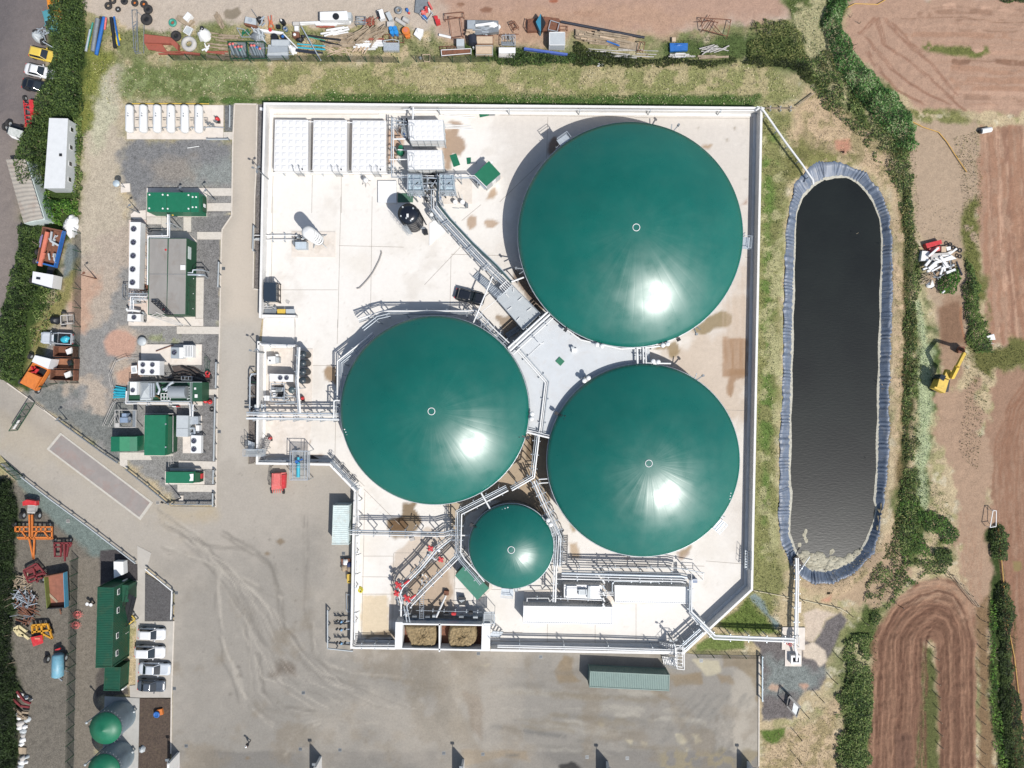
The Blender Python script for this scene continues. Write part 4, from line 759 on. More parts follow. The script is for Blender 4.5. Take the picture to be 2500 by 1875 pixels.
mb=MB();mb.box(*cN(432,303,dk)[:2],dk,.95,1.05,.12,math.radians(48));one('roof_hatch',mb,green,'small dark green hatch lying on the grey deck','hatch')
t=thg('vent_unit','small white boxy vent unit standing on the grey deck','vent',cN(555,200,dk));mb=MB();mb.box(*cN(560,205,dk)[:2],dk,.8,.6,.5);mb.mk('casing',white,t);mb=MB();mb.box(*cN(545,180,dk+.4)[:2],dk+.1,.5,.3,.6);mb.mk('hood',grey,t)
t=thg('lamp_post','thin white lamp post standing on the grey deck','lamp post',cN(250,150,dk));mb=MB();p=cN(250,150,dk);mb.tube([p,(p[0],p[1],dk+2.6)],.05,6);mb.mk('pole',white,t);mb=MB();mb.bm((p[0]-.5,p[1]+.1,dk+2.6),(p[0]+.5,p[1]-.1,dk+2.6),.12);mb.mk('lamp_head',white,t)
mb=MB();mb.bm(cN(130,270,dk+.06),cN(240,165,dk+.06),.07);mb.bm(cN(240,165,dk+.06),cN(290,125,dk+.06),.05);one('conduit',mb,white,'thin white conduit lying diagonally across the grey deck','pipe')
mb=MB();mb.box(*cN(665,458,dk)[:2],dk,.7,.75,1.3,math.radians(40));one('control_cabinet',mb,gyc,'pale grey cabinet at the deck edge beside the southern dome','cabinet')
rack('three thick white gas pipes crossing the north-west end of the grey deck',cL,[(995,1450),(1395,1085)],4.4,[0,-.5,-1.25],[.17,.17,.1],white,3)
rack('pair of white pipes bending along the west edge of the grey deck',cN,[(40,200),(300,495),(245,960)],4.0,[0,.28,.52],[.13,.08,.08],[white,white,steel],4)
rack('white pipe along the north-east edge of the grey deck beside the largest dome',cN,[(470,0),(620,110),(980,190),(1180,182),(1390,158)],4.3,[0],.14,white,5,frame=False)
rack('white crossing pipes at the narrow east end of the grey deck',cN,[(1125,172),(1130,325)],4.6,[0,.9,1.3],[.16,.12,.12],white,1)
rack('short white pipe reaching the southern dome at the east end of the deck',cN,[(1195,318),(1430,322)],4.5,[0],.13,white,1,frame=False)
rack('white pipe joining two domes at the south tip of the grey deck',cN,[(135,940),(335,990)],4.6,[0,.35],[.16,.06],white,1)
br=rack('long diagonal bridge of parallel pipes from the process skids to the grey deck',cL,[(225,40),(345,190),(595,460),(770,645),(935,800)],3.2,[0,.3,.6,.9,1.25],[.11,.08,.1,.08,.08],[steel,white,steel,white,steel],6,name='pipe_bridge',cat='pipe bridge')
mb=MB();q=[cL(x,y,3.5)for x,y in((300,10),(410,150),(640,395),(880,620),(1035,790))]
for i in range(4):mb.bm(q[i],q[i+1],.3,.2)
mb.mk('cable_tray',mat('tray_dark',(54,84,84),rough=.5,var=.1),br)
mb=MB();q=ofs(q,.22)
for i in range(4):mb.bm((*q[i],3.62),(*q[i+1],3.62),.12)
mb.mk('side_rail',steel,br)
for x,y,x2,y2 in((330,190,390,155),(575,460,635,410),(745,650,800,595)):
 mb=MB();mb.bm(cL(x,y,3.7),cL(x2,y2,3.7),.12);mb.bm(cL(x+18,y+16,3.7),cL(x2+15,y2+15,3.7),.08);mb.bm(cL(x,y,3.7),cL(x+18,y+16,3.7),.08);mb.mk('cross_frame',steel,br)
st=thg('steel_stairs','galvanised steel stair climbing from the black car up to the loading deck','stairs',cL(760,830))
p0,p1=V3(cL(665,705,.2)),V3(cL(915,925,3.2));d=(p1-p0);nn=V3((-d.y,d.x,0)).normalized()
for k in range(18):
 q=p0+d*(k+.5)/18;mb=MB();mb.bm(q-nn*.5,q+nn*.5,.24,.04);mb.mk('tread',steel,st)
for o in(-.55,.55):mb=MB();mb.bm(p0+nn*o,p1+nn*o,.08,.2);mb.mk('stringer',steel,st);mb=MB();mb.tube([p0+nn*o+V3((0,0,1)),p1+nn*o+V3((0,0,1))],.03,6);[mb.bm(p0+d*f+nn*o,p0+d*f+nn*o+V3((0,0,1)),.05)for f in(0,.25,.5,.75,1)];mb.mk('handrail',steel,st)
ld=thg('loading_deck','raised grey loading deck on columns between the pipe bridge and the thick white pipes','deck',cL(1100,1050))
q=cL.L([(885,965),(1040,820),(1320,1105),(1150,1270)],3.3)
mb=MB();mb.pr_([(p[0],p[1])for p in q],3.15,3.3);mb.mk('floor_plate',mat('floor_plate',(196,202,204),rough=.55,metal=.1,var=.05),ld)
mb=MB()
for i in range(4):
 a,b=V3(q[i]),V3(q[(i+1)%4])
 if i!=2:mb.tube([a+V3((0,0,1.05)),b+V3((0,0,1.05))],.035,6);mb.tube([a+V3((0,0,.55)),b+V3((0,0,.55))],.025,6)
 for f in(0,.25,.5,.75):mb.bm(a.lerp(b,f),a.lerp(b,f)+V3((0,0,1.05)),.05)
mb.mk('guardrail',steel,ld)
for x,y in((900,965),(1035,840),(1300,1105),(1150,1250)):mb=MB();p=cL(x,y,3.3);mb.bm((p[0],p[1],0),(p[0],p[1],3.15),.2);mb.mk('column',steel,ld)
for x0,y0,x1,y1 in((1045,840,1050,880),(975,900,1005,935),(1100,970,1140,935),(990,1065,1030,1035),(1190,1075,1230,1045),(1085,1170,1115,1140)):mb=MB();mb.bm(cL(x0,y0,3.42),cL(x1,y1,3.42),.09,.2);mb.mk('upstand',white,ld)
mb=MB();q=cL.L([(910,835),(985,765),(1035,815),(960,890)],3.4)
for i in range(4):mb.bm(q[i],q[(i+1)%4],.12)
for f in(.2,.4,.6,.8):mb.bm(V3(q[0]).lerp(V3(q[1]),f),V3(q[3]).lerp(V3(q[2]),f),.13)
mb.mk('pipe_gate',white,ld)
rack('long thin white pole propped diagonally over the black car',cL,[(840,725),(645,1195)],4.0,[0],.11,white,0,name='pole',cat='pole')
rack('short white pipe from the pipe bridge to the largest dome',cL,[(1030,780),(1160,732)],3.9,[0],.13,white,1,frame=False)
rack('thin white pipe beside the black car towards the left dome',cL,[(880,965),(720,1090)],2.5,[0],.05,white,0)
rack('white pipes following the north-west side of the left dome',cM,[(860,730),(862,375),(1106,185),(1180,120)],3.0,[0,-.25,-.55,-.8],[.13,.07,.09,.06],[white,steel,steel,steel],5)
rack('white pipe along the top of the left dome to the black car',cL,[(-520,1160),(-270,1075),(0,1075),(580,1075),(680,1068)],3.0,[0,-.3,-.5],[.13,.07,.06],[white,steel,dst],6)
rack('steel walkway rails running down between the left dome and the grey deck',cL,[(690,1075),(870,1270),(1010,1400)],4.0,[0,-.35,-.7],[.1,.05,.08],[white,steel,steel],5)
rack('pale pipes leaning from the left dome over its north-west shoulder',cL,[(-480,1250),(-330,1130),(-200,1100)],4.3,[0,-.4],.08,steel,1)
mb=MB();q=[cL(980,1330,.6),cL(1110,1245,.6)];mb.bm(q[0],q[1],.9,.08);
for k in range(9):p=V3(q[0]).lerp(V3(q[1]),k/8);mb.bm(p+V3((0,0,.1)),p+V3((.25,.35,.1)),.05)
one('floor_grating',mb,dst,'dark steel ladder-like grating in the shade under the loading deck','grating')
def XY(q):return[(p[0],p[1])for p in q]
def fan_part(parent,x,y,z,r,body=black):
 mb=MB();mb.tor_(x,y,z+.02,r,.06,24,6);mb.mk('fan_ring',dst,parent)
 mb=MB();mb.cyl(x,y,z-.25,z-.02+.03,r,n=24);f=mb.mk('fan_well',mat('fan_dark',(26,28,40),rough=.6,var=.1),parent)
 mb=MB()
 for k in range(5):a=k*2*math.pi/5+x;mb.add([(x,y,z+.04),(x+r*.9*math.cos(a),y+r*.9*math.sin(a),z+.015),(x+r*.9*math.cos(a+.5),y+r*.9*math.sin(a+.5),z+.06)],[(0,1,2)])
 mb.cyl(x,y,z,z+.09,r*.26,n=12);mb.mk('fan_blades',mat('fan_blade',(96,98,120),rough=.5,var=.1),parent)
def blk_(name,label,cat,c,q,z,m,z0=0,roof=None,roofz=None,group=None,part='casing'):
 """box-like housing from the outline of its top"""
 pts=XY(c.L(q,z));t=thg(name,label,cat,(*cen(pts)[:2],z0),group=group)
 mb=MB();mb.pr_(pts,z0,z-(.06 if roof else 0));mb.mk(part,m,t)
 if roof:
  o=ofs(pts,.04 if sum(pts[i][0]*pts[(i+1)%len(pts)][1]-pts[(i+1)%len(pts)][0]*pts[i][1]for i in range(len(pts)))<0 else-.04,True)
  mb=MB();mb.pr_(o,z-.06,z);mb.mk('roof',roof,t)
 return t,pts
bt=None
lab=['leftmost of the six white bullet tanks on the concrete pad','second white bullet tank from the left','third white bullet tank from the left, between the second and the fourth','fourth white bullet tank from the left','fifth white bullet tank from the left','rightmost of the six white bullet tanks, beside the valve manifold']
p0_=cF(276,290,1.25)
bt=thg('bullet_tank',lab[0],'gas tank',(p0_[0],p0_[1],.1),group='white bullet tanks in a row')
R_=.63;L2=2.2
mb=MB();n=24;prof=[(-L2,.02)]+[(-L2+.42*(1-math.cos(a)),R_*math.sin(a))for a in[k*math.pi/12 for k in range(1,7)]]+[(L2-.42*(1-math.cos(a)),R_*math.sin(a))for a in[k*math.pi/12 for k in range(6,0,-1)]]+[(L2,.02)]
vs=[];fs=[]
for yy,r in prof:vs+=[(r*math.cos(2*math.pi*j/n),yy,1.15+r*math.sin(2*math.pi*j/n))for j in range(n)]
for i in range(len(prof)-1):fs+=[(i*n+j,(i+1)*n+j,(i+1)*n+(j+1)%n,i*n+(j+1)%n)for j in range(n)]
mb.add(vs,fs,True);mb.mk('shell',white,bt,world=False)
for yy in(-1.4,1.4):mb=MB();mb.box(0,yy,0,1.0,.18,.75);mb.mk('saddle',gyc,bt,world=False)
mb=MB();mb.cyl(.1,.2,1.7,1.92,.09);mb.cyl(.1,.6,1.7,1.9,.07);mb.mk('valve',dst,bt,world=False)
mb=MB();mb.tube([(.5,.4,.5),(1.1,.4,.5),(1.1,-.6,.5)],.04,6);mb.tube([(.5,.1,.4),(.95,.1,.4)],.04,6);mb.mk('feed_pipe',dst,bt,world=False)
for k,xx in enumerate((416,556,695,835,977)):
 c_=copy_tree(bt);q=cF(xx,290+k*.8,1.25);c_.location=(q[0],q[1],.1);c_['label']=lab[k+1]
rack('thin grey pipe linking the six white bullet tanks',cF,[(320,382),(1100,378)],.45,[0],.05,steel,6,frame=False)
t=thg('valve_manifold','small steel valve manifold beside the rightmost bullet tank','manifold',cF(1130,350));r_=random.Random(3)
for k in range(7):x,y=1075+k*17,335+r_.uniform(0,60);mb=MB();q=cF(x,y);mb.cyl(q[0],q[1],.1,.9,.06,n=8);mb.bm((q[0]-.2,q[1],.8),(q[0]+.2,q[1]+.1,.8),.07);mb.tor_(q[0],q[1],.95,.13,.03,12,5);mb.mk('valve',dst,t)
mb=MB();mb.tube([cF(1060,372,.5),cF(1230,380,.5)],.06,6);mb.mk('pipe',steel,t)
def exg(label,c,x,y,s=1.0):
 q=c(x,y);t=thg('fire_extinguisher',label,'extinguisher',q);mb=MB();mb.lth(q[0],q[1],[(.2*s,.1),(.24*s,.3),(.24*s,.9),(.12*s,1.1),(.03,1.15)],14);mb.mk('cylinder',red,t);mb=MB();mb.bm((q[0]-.1,q[1]+.1,1.15),(q[0]-.5*s,q[1]+.45*s,.4),.07);mb.box(q[0]+.05,q[1]-.3,.1,.35*s,.35*s,.5);mb.mk('hose',black,t)
exg('red wheeled extinguisher on the bullet tank pad',cF,1182,308,1.3)
def rail(label,c,pts,z,posts=3,m=None,cat='crash barrier',name='crash_barrier'):
 m=m or grey;P3=[c(x,y,z)for x,y in pts];t=thg(name,label,cat,(*cen(P3)[:2],0))
 mb=MB();[mb.bm(P3[i],P3[i+1],.14,.3)for i in range(len(P3)-1)];mb.mk('rail',m,t)
 tot=sum((V3(P3[i+1])-V3(P3[i])).length for i in range(len(P3)-1))
 for k in range(posts):
  d=tot*(k+.08*(1 if k==0 else 0))/max(posts-1,1)*(.98);i=0
  while i<len(P3)-2 and d>(V3(P3[i+1])-V3(P3[i])).length:d-=(V3(P3[i+1])-V3(P3[i])).length;i+=1
  dr=(V3(P3[i+1])-V3(P3[i])).normalized();q=V3(P3[i])+dr*d;nn=V3((-dr.y,dr.x,0))*.12
  mb=MB();mb.bm((q.x+nn.x,q.y+nn.y,0),(q.x+nn.x,q.y+nn.y,z+.1),.14);mb.mk('post',dst,t)
 return t
rail('white barrier in the gravel right of the bullet tanks',cF,[(1292,155),(1288,378)],.75)
rail('pale barrier along the foot of the bullet tank pad',cF,[(1055,500),(1275,500)],.75)
rail('white barrier on the gravel right of the grey twin engine container',cG,[(1628,640),(1617,970)],.75)
rail('white barrier beside the black hoses',cH,[(1098,310),(1094,545)],.75)
rail('long white barrier beside the cooling units',cH,[(1088,625),(1076,1200)],.75,5)
rail('short white barrier right of the small green container with red box',cH,[(1073,1280),(1070,1405)],.75)
rail('white barrier at the bottom corner of the plant strip',cH,[(1068,1490),(1066,1608)],.75)
rail('grey barrier closing the foot of the plant strip',cH,[(690,1588),(1058,1590)],.75,4,dst)
rail('white barrier across the pipes on the west bund wall',cK,[(100,368),(92,690)],.9)
rail('long steel barrier above the weighbridge',cR,[(520,280),(760,455),(910,565),(1060,665)],.75,6,dst)
rail('steel barrier below the green hopper and right of the slab path',cR,[(1130,722),(1330,880),(1520,1040)],.75,5,dst)
rail('very long steel barrier along the lower edge of the access road',cR,[(190,790),(430,975),(800,1245),(1220,1568)],.75,10,grey)
rail('white barrier round the dark gravel bed above the parked cars',cS,[(1190,30),(1408,208),(1400,442)],.75,6,white)
mb=MB();mb.tube([cF(300,137,.15),cF(700,135,.15),cF(1080,138,.15)],.07,6);one('gas_pipe',mb,yellow,'yellow pipe lying along the grass behind the bullet tanks','pipe')
mb=MB();mb.tube([cF(860,586,.1),cF(980,568,.1)],.06,6);one('plastic_pipe',mb,white,'white plastic pipe lying on the blue-grey gravel','pipe')
t,_=blk_('control_container','long bright green container below the gravel lot','container',cF,[(452,1036),(975,1036),(975,1236),(452,1231)],2.9,green)
mb=MB();mb.pr_(XY(cF.L([(452,1060),(1030,1075),(1032,1258),(520,1262)],.4)),0,.38);mb.mk('base_frame',dgr,t)
mb=MB();mb.pr_(XY(cF.L([(975,1075),(1020,1080),(1020,1225),(975,1225)],1.7)),.38,1.7);mb.mk('meter_box',dgr,t)
for x,y in((478,1060),(612,1060),(663,1064),(873,1064),(915,1083),(950,1083),(476,1198),(612,1200),(663,1202),(873,1202),(915,1186),(950,1186)):mb=MB();mb.cyl(*cF(x,y,2.9)[:2],2.9,2.96,.13,n=10);mb.mk('roof_cap',white,t)
for x in(652,893):mb=MB();mb.bm(cF(x,1037,2.91),cF(x,1234,2.91),.05,.03);mb.mk('roof_seam',dgr,t)
mb=MB();mb.box(*cF(1024,1165,1.9)[:2],1.2,.1,.5,.6);mb.mk('sign_plate',white,t)
t=thg('gas_valve','small yellow-topped gas valve by the green control container','valve',cF(710,1265));mb=MB();mb.cyl(*cF(710,1265)[:2],0,.9,.08);mb.ball(*cF(712,1262,.9),.18);mb.mk('handle',yellow,t);mb=MB();mb.tube([cF(690,1282,.4),cF(760,1285,.4)],.06,6);mb.mk('pipe',dst,t)
rack('pair of silver exhaust ducts from the green container round the grey twin container',cG,[(962,20),(962,298),(703,300),(700,940)],3.3,[0,.28],[.14,.08],[white,steel],5)
def mast(label,c,x,y,h,name='lamp_post',cat='lamp post',heads=2,m=None):
 q=c(x,y);t=thg(name,label,cat,q);mb=MB();mb.lth(q[0],q[1],[(.11,0),(.05,h)],8);mb.mk('pole',m or dst,t)
 for k in range(heads):
  a=2.2*k+.6;mb=MB();e=(q[0]+.5*math.cos(a),q[1]+.5*math.sin(a),h);mb.bm((q[0],q[1],h-.1),e,.06);mb.box(e[0],e[1],h-.1,.38,.26,.14,a);mb.mk('lamp_head',m or dst,t)
 return t
t=thg('round_mirror','white round disc on a short post left of the green control container','disc on post',cF(232,990));q=cF(232,990)
mb=MB();mb.tube([(q[0],q[1],0),(*cF(140,945,2.9)[:2],2.8)],.06,6);mb.mk('pole',gyc,t)
mb=MB();mb.lth(*cF(137,943,2.9)[:2],[(.5,2.78),(.54,2.82),(.5,2.9),(.001,2.95)],28);mb.mk('disc',mat('pale_disc',(196,210,218),rough=.4,var=.05),t)
mast('thin floodlight mast at the north-west bund wall',cI,310,1205,5.6,heads=3)
mast('thin floodlight mast right of the green control container',cF,1145,1112,4.6,heads=1)
mast('short mast above the green control container',cF,812,1032,1.7,heads=1)
mast('thin mast on the round concrete foundation left of the white cooler row',cF,378,1244,3.8,heads=1)
mast('mast with small lamps at the bottom corner of the plant strip',cH,783,1532,5.2,heads=2,m=black)
mast('leaning lamp mast beside the road entrance barrier',cR,605,275,3.0,heads=1)
mast('tall lamp mast at the bare ground right of the blue tipper lorry',cE,650,775,4.0,heads=1,m=rust)
mast('lamp mast on the bund wall above the cooler yard',cM,205,300,4.8,heads=2)
mast('lamp mast with three lamps by the south-east steps',cP,1490,1330,3.2,heads=3)
def cooler(label,c,q,z,fans,r,name='cooling_unit',legs=True,bracket=0):
 pts=XY(c.L(q,z));t=thg(name,label,'cooler',(*cen(pts)[:2],0));mb=MB();mb.pr_(pts,.9 if legs else .1,z);mb.mk('casing',white,t)
 for x,y in fans:fan_part(t,*c(x,y,z)[:2],z,r)
 if legs:
  ins=[(p[0]+(cen(pts)[0]-p[0])*.06,p[1]+(cen(pts)[1]-p[1])*.03)for p in pts]
  for p in ins:mb=MB();mb.bm((p[0],p[1],0),(p[0],p[1],.95),.12);mb.mk('leg',dst,t)
 for k in range(bracket):
  f=(k+.3)/bracket;a=V3(pts[1]).lerp(V3(pts[2]),f);mb=MB();mb.bm((a.x,a.y,.9),(a.x+.55,a.y-.35,.05),.07);mb.bm((a.x,a.y-.5,.9),(a.x+.55,a.y-.35,.05),.05);mb.mk('brace',dst,t)
 return t
cooler('long white cooler with five fans in a row',cG,[(467,118),(607,120),(587,985),(447,978)],2.4,[(516,207),(512,382),(508,558),(503,734),(500,906)],.42,bracket=5)
cooler('small white cooler with a single fan below the twin container',cG,[(436,1320),(606,1320),(606,1416),(433,1412)],1.8,[(520,1362)],.36)
cooler('square white chiller with four fans above the machine skid',cH,[(395,297),(588,300),(588,427),(395,424)],2.4,[(438,332),(524,332),(437,393),(521,395)],.34)
cooler('white cooler with two fans beside the pale grey box',cH,[(872,968),(962,972),(960,1130),(868,1128)],1.7,[(897,1018),(897,1092)],.40)
cooler('white cooler with two fans inside the west bund wall',cM,[(250,488),(462,495),(462,562),(250,556)],2.4,[(347,524),(404,524)],.34)
t=thg('heat_exchanger_skid','small dark pump skid at the foot of the long white cooler','pump',cG(630,970));mb=MB();mb.pr_(XY(cG.L([(585,935),(690,935),(690,1010),(585,1010)],.5)),.1,.3);mb.mk('base',rust,t)
for x,y in((605,960),(635,985),(660,960),(650,1000)):mb=MB();mb.cyl(*cG(x,y,.5)[:2],.3,.9,.14,n=12);mb.mk('pump_body',black,t)
t,pts=blk_('engine_container','large dark green twin engine container with weathered grey roof panels','container',cG,[(708,330),(1212,330),(1196,1330),(703,1330)],3.4,dgr)
roofm=mat('weathered_roof',(160,156,150),rough=.75,var=.1,scale=.7,stain=(138,124,112),stainamt=.45,streak=3)
for q in([(722,337),(958,337),(942,1322),(712,1322)],[(975,337),(1203,337),(1188,1322),(950,1322)]):mb=MB();mb.pr_(XY(cG.L(q,3.45)),3.38,3.45);mb.mk('roof_panel',roofm,t)
mb=MB();mb.bm(cG(715,798,3.48),cG(1198,800,3.48),.05,.03);mb.mk('roof_seam',dst,t)
mb=MB();mb.pr_(XY(cG.L([(1125,680),(1188,680),(1188,742),(1125,742)],3.6)),3.4,3.6);mb.mk('roof_vent',white,t)
mb=MB();mb.cyl(*cG(933,480,3.5)[:2],3.45,3.5,.16,n=14);mb.cyl(*cG(905,1262,3.5)[:2],3.45,3.55,.2,n=14);mb.mk('roof_cap',red,t)
a_,b_=pts[1],pts[2]
def side_pt(f,out,z):return(a_[0]+(b_[0]-a_[0])*f+out,a_[1]+(b_[1]-a_[1])*f,z)
mb=MB();mb.pr_([side_pt(.10,0,0)[:2],side_pt(.10,.05,0)[:2],side_pt(.26,.05,0)[:2],side_pt(.26,0,0)[:2]],2.0,3.0);mb.mk('sign_panel',mat('sign_white',(226,236,232),rough=.5,var=.03),t)
for f in(.5,.7,.9):mb=MB();mb.pr_([side_pt(f-.09,0,0)[:2],side_pt(f-.09,.06,0)[:2],side_pt(f+.08,.06,0)[:2],side_pt(f+.08,0,0)[:2]],.2,2.7);d_=mb.mk('door',dgr,t);mb=MB();mb.bm(side_pt(f,.08,1.2),side_pt(f,.14,1.2),.12);mb.mk('handle',white,d_)
for pl,r in(([(1212,778),(1285,778),(1290,742),(1410,742),(1500,775)],.1),([(1210,806),(1320,806),(1440,808),(1480,850)],.15)):mb=MB();mb.tube([cG(x,y,2.9)for x,y in pl[:-1]]+[cG(*pl[-1],.6)],r,8);mb.mk('exhaust_pipe',steel,t)
t=thg('lattice_mast','grey lattice gantry leaning over the foot of the twin container','gantry',cG(950,1390))
A1,A2=V3(cG(735,1345,3.6)),V3(cG(1060,1460,2.6));B1,B2=V3(cG(800,1290,3.6)),V3(cG(1172,1462,2.6))
for a,b in((A1,A2),(B1,B2)):mb=MB();mb.bm(a,b,.1);mb.mk('chord',gyc,t)
mb=MB()
for k in range(9):f=k/8;mb.bm(A1.lerp(A2,f),B1.lerp(B2,min(f+.06,1)),.07);mb.bm(A1.lerp(A2,f),B1.lerp(B2,min(f+.125,1)),.06)
mb.mk('bracing',gyc,t)
for q in(A1,A2,B1,B2):mb=MB();mb.bm((q.x,q.y,0),q,.1);mb.mk('leg',gyc,t)
t=thg('roof_lattice_shadow','black truss shaped as a lattice shadow over the lower end of the twin container roof','gantry',cG(870,1240));A1,A2=V3(cG(745,1150,4.1)),V3(cG(945,1325,4.1));B1,B2=V3(cG(835,1148,4.1)),V3(cG(1008,1328,4.1))  # black bars modelled in place of the lattice shadow on the roof
for a,b in((A1,A2),(B1,B2),(A1,B1)):mb=MB();mb.bm(a,b,.13);mb.mk('chord',black,t)
mb=MB()
for k in range(6):f=k/6;mb.bm(A1.lerp(A2,f),B1.lerp(B2,f+.16),.08);mb.bm(A1.lerp(A2,f+.16),B1.lerp(B2,f+.16),.08)
mb.mk('bracing',black,t)
for q in(A1,A2,B1,B2):mb=MB();mb.bm((q.x,q.y,3.4),q,.1);mb.mk('leg',black,t)
rack('cluster of silver pipes joining the cooler row to the twin container',cG,[(700,1055),(450,1050)],1.9,[0,.2,.4],[.08,.06,.08],[steel,dst,steel],2)
rack('silver pipes turning down to the single-fan cooler',cG,[(690,1092),(475,1092),(468,1255)],1.9,[0,.25,.5],[.09,.09,.09],[white,steel,white],2)
t=thg('expansion_tank','white horizontal pipe header above the single-fan cooler','header',cG(510,1270));mb=MB();mb.tube([cG(425,1250,1.2),cG(440,1275,1.2),cG(500,1270,1.2),cG(600,1285,1.2)],.2,10);mb.mk('shell',white,t);mb=MB();mb.tube([cG(500,1275,1.2),cG(500,1310,1.2)],.1,8);mb.mk('branch',steel,t)
t=thg('walkway_frame','black railing frame left of the long white cooler','railing',cG(400,1030));q4=cG.L([(370,935),(455,935),(455,1125),(370,1125)],1.1)
for i in range(4):mb=MB();mb.bm(q4[i],q4[(i+1)%4],.07);mb.bm(q4[i],(q4[i][0],q4[i][1],0),.07);mb.mk('rail',dst,t)
mb=MB();mb.bm(q4[0],q4[2],.06);mb.bm((q4[0][0]+.4,q4[0][1],1.1),(q4[3][0]+.4,q4[3][1],1.1),.05);mb.mk('brace',dst,t)
for c,q,z,lb in((cG,[(700,1225),(752,1222),(754,1298),(700,1300)],1.6,'small white control box at the lower left corner of the twin container'),(cG,[(498,1130),(560,1128),(560,1180),(498,1180)],1.0,'small grey box among the pipes by the single-fan cooler'),(cG,[(605,1290),(640,1290),(655,1330),(615,1335)],.8,'tiny white box between the single-fan cooler and the gantry')):
 t,pts=blk_('control_box',lb,'box',c,q,z,white if z>1 else grey);mb=MB();mb.box(*cen(pts)[:2],z,.15,.15,.1);mb.mk('gland',dst,t)
t=thg('manhole_tank','round pale grey tank lid beside the condenser pad','tank lid',cH(445,125));mb=MB();mb.cyl(*cH(445,125)[:2],0,.55,.68,n=32);mb.mk('shell',gyc,t);mb=MB();mb.lth(*cH(445,125)[:2],[(.7,.55),(.68,.62),(.1,.68),(.001,.68)],32);mb.mk('lid',grey,t)
mb=MB();mb.bm(cH(555,212,.3),cH(715,155,.3),.12);one('steel_bar',mb,rust,'rusty bar lying across the pale condenser pad','bar')
t,_=blk_('condenser_unit','grey condenser unit with one fan on the pale pad','condenser',cH,[(690,178),(790,178),(790,278),(690,276)],1.3,shg);fan_part(t,*cH(720,222,1.3)[:2],1.3,.42)
mb=MB();mb.pr_(XY(cH.L([(765,178),(800,178),(800,275),(765,275)],1.5)),.2,1.5);mb.mk('pipe_box',white,t)
t,_=blk_('condenser_unit','white ribbed condenser unit without a fan on the pale pad','condenser',cH,[(803,158),(888,158),(888,268),(803,266)],1.3,white)
for k in range(5):mb=MB();mb.bm(cH(818+k*14,165,1.34),cH(818+k*14,260,1.34),.06);mb.mk('rib',dst,t)
sk=thg('machine_skid','long green machine container with open top, hopper and silver drum','machine',cH(630,580))
mb=MB();mb.pr_(XY(cH.L([(305,488),(970,490),(968,665),(305,662)],1.2)),.1,1.0);mb.mk('base',dgr,sk)
mb=MB();mb.pr_(XY(cH.L([(883,492),(972,492),(970,662),(883,662)],2.6)),.1,2.6);mb.mk('end_cabin',dgr,sk)
for x,y,w_ in((908,548,.25),(917,615,.4)):mb=MB();mb.box(*cH(x,y,2.7)[:2],2.6,w_,w_*1.3,.15);mb.mk('roof_vent',white,sk)
mb=MB();mb.pr_(XY(cH.L([(320,490),(382,490),(382,605),(320,605)],2.4)),.9,2.4);b2=mb.mk('fan_box',white,sk);fan_part(sk,*cH(347,562,2.4)[:2],2.4,.34)
mb=MB();hp=XY(cH.L([(384,495),(486,495),(486,655),(384,655)],2.5));mb.pr_(hp,.9,1.6);ctr=cH(440,570,2.9);mb.add([(*p,1.6)for p in hp]+[(ctr[0],ctr[1],2.6)],[(0,1,4),(1,2,4),(2,3,4),(3,0,4)]);mb.mk('hood',grey,sk)
for x in(500,520,540):mb=MB();mb.bm(cH(x,500,1.7),cH(x,625,1.7),.22,.4);mb.mk('duct',steel,sk)
mb=MB();a,b=V3(cH(685,580,2.0)),V3(cH(835,580,2.0));mb.tube([a,b],.95,24);mb.mk('drum',mat('drum_grey',(176,182,186),rough=.4,metal=.2,var=.06),sk)
mb=MB()
for k in range(5):x,y=835,530+k*25;mb.add([cH(x,y,1.6),cH(x+32,y+5,1.2),cH(x,y+20,1.6)],[(0,1,2)])
mb.mk('vanes',grey,sk)
for pl,r in(([(565,495),(590,560),(575,600)],.2),([(620,555),(650,545),(690,500),(715,490)],.22),([(640,570),(690,530)],.16)):mb=MB();mb.tube([cH(x,y,2.0)for x,y in pl],r,10);mb.mk('silver_pipe',steel,sk)
mb=MB();q=cH.L([(602,592),(684,592),(684,655),(602,655)],2.2)
for i in range(4):mb.bm(q[i],q[(i+1)%4],.09)
for f in(.33,.66):mb.bm(V3(q[0]).lerp(V3(q[1]),f),V3(q[3]).lerp(V3(q[2]),f),.09)
mb.bm(V3(q[0]).lerp(V3(q[3]),.5),V3(q[1]).lerp(V3(q[2]),.5),.09);mb.mk('frame',white,sk)
for k in range(6):mb=MB();x=510+k*28;mb.cyl(*cH(x,520+(k*37)%110,1.5)[:2],1.0,1.5,.16,n=10);mb.mk('pump_body',black if k%2 else dst,sk)
mb=MB();mb.tube([cH(500,620,1.5),cH(560,615,1.5),(cH(600,640,1.5))],.12,8);mb.mk('auger',mat('brass',(150,120,80),rough=.5,metal=.3),sk)
for pts_ in([(305,488),(970,490)],[(305,488),(305,660)],[(305,660),(870,662)],[(865,490),(865,662)],[(880,490),(878,662)]):mb=MB();mb.bm(cH(*pts_[0],2.6),cH(*pts_[1],2.6),.06);mb.mk('top_rail',grey,sk)
rack('silver duct running round the lower side of the machine skid',cH,[(290,570),(286,684),(862,685),(864,795)],1.5,[0,.3],[.12,.12],[white,steel],4)
rack('short white pipe dropping to the pale grey box',cH,[(890,690),(886,800)],1.6,[0],.1,white,1,frame=False)
def hoses(name,label,c,plist,r,m,z=.25,cat='hose'):
 t=thg(name,label,cat,c(*plist[0][0]))
 for k,pl in enumerate(plist):
  mb=MB();mb.tube([c(x,y,z+.12*(k%3))for x,y in pl],r,8);mb.mk('hose',m,t)
 return t
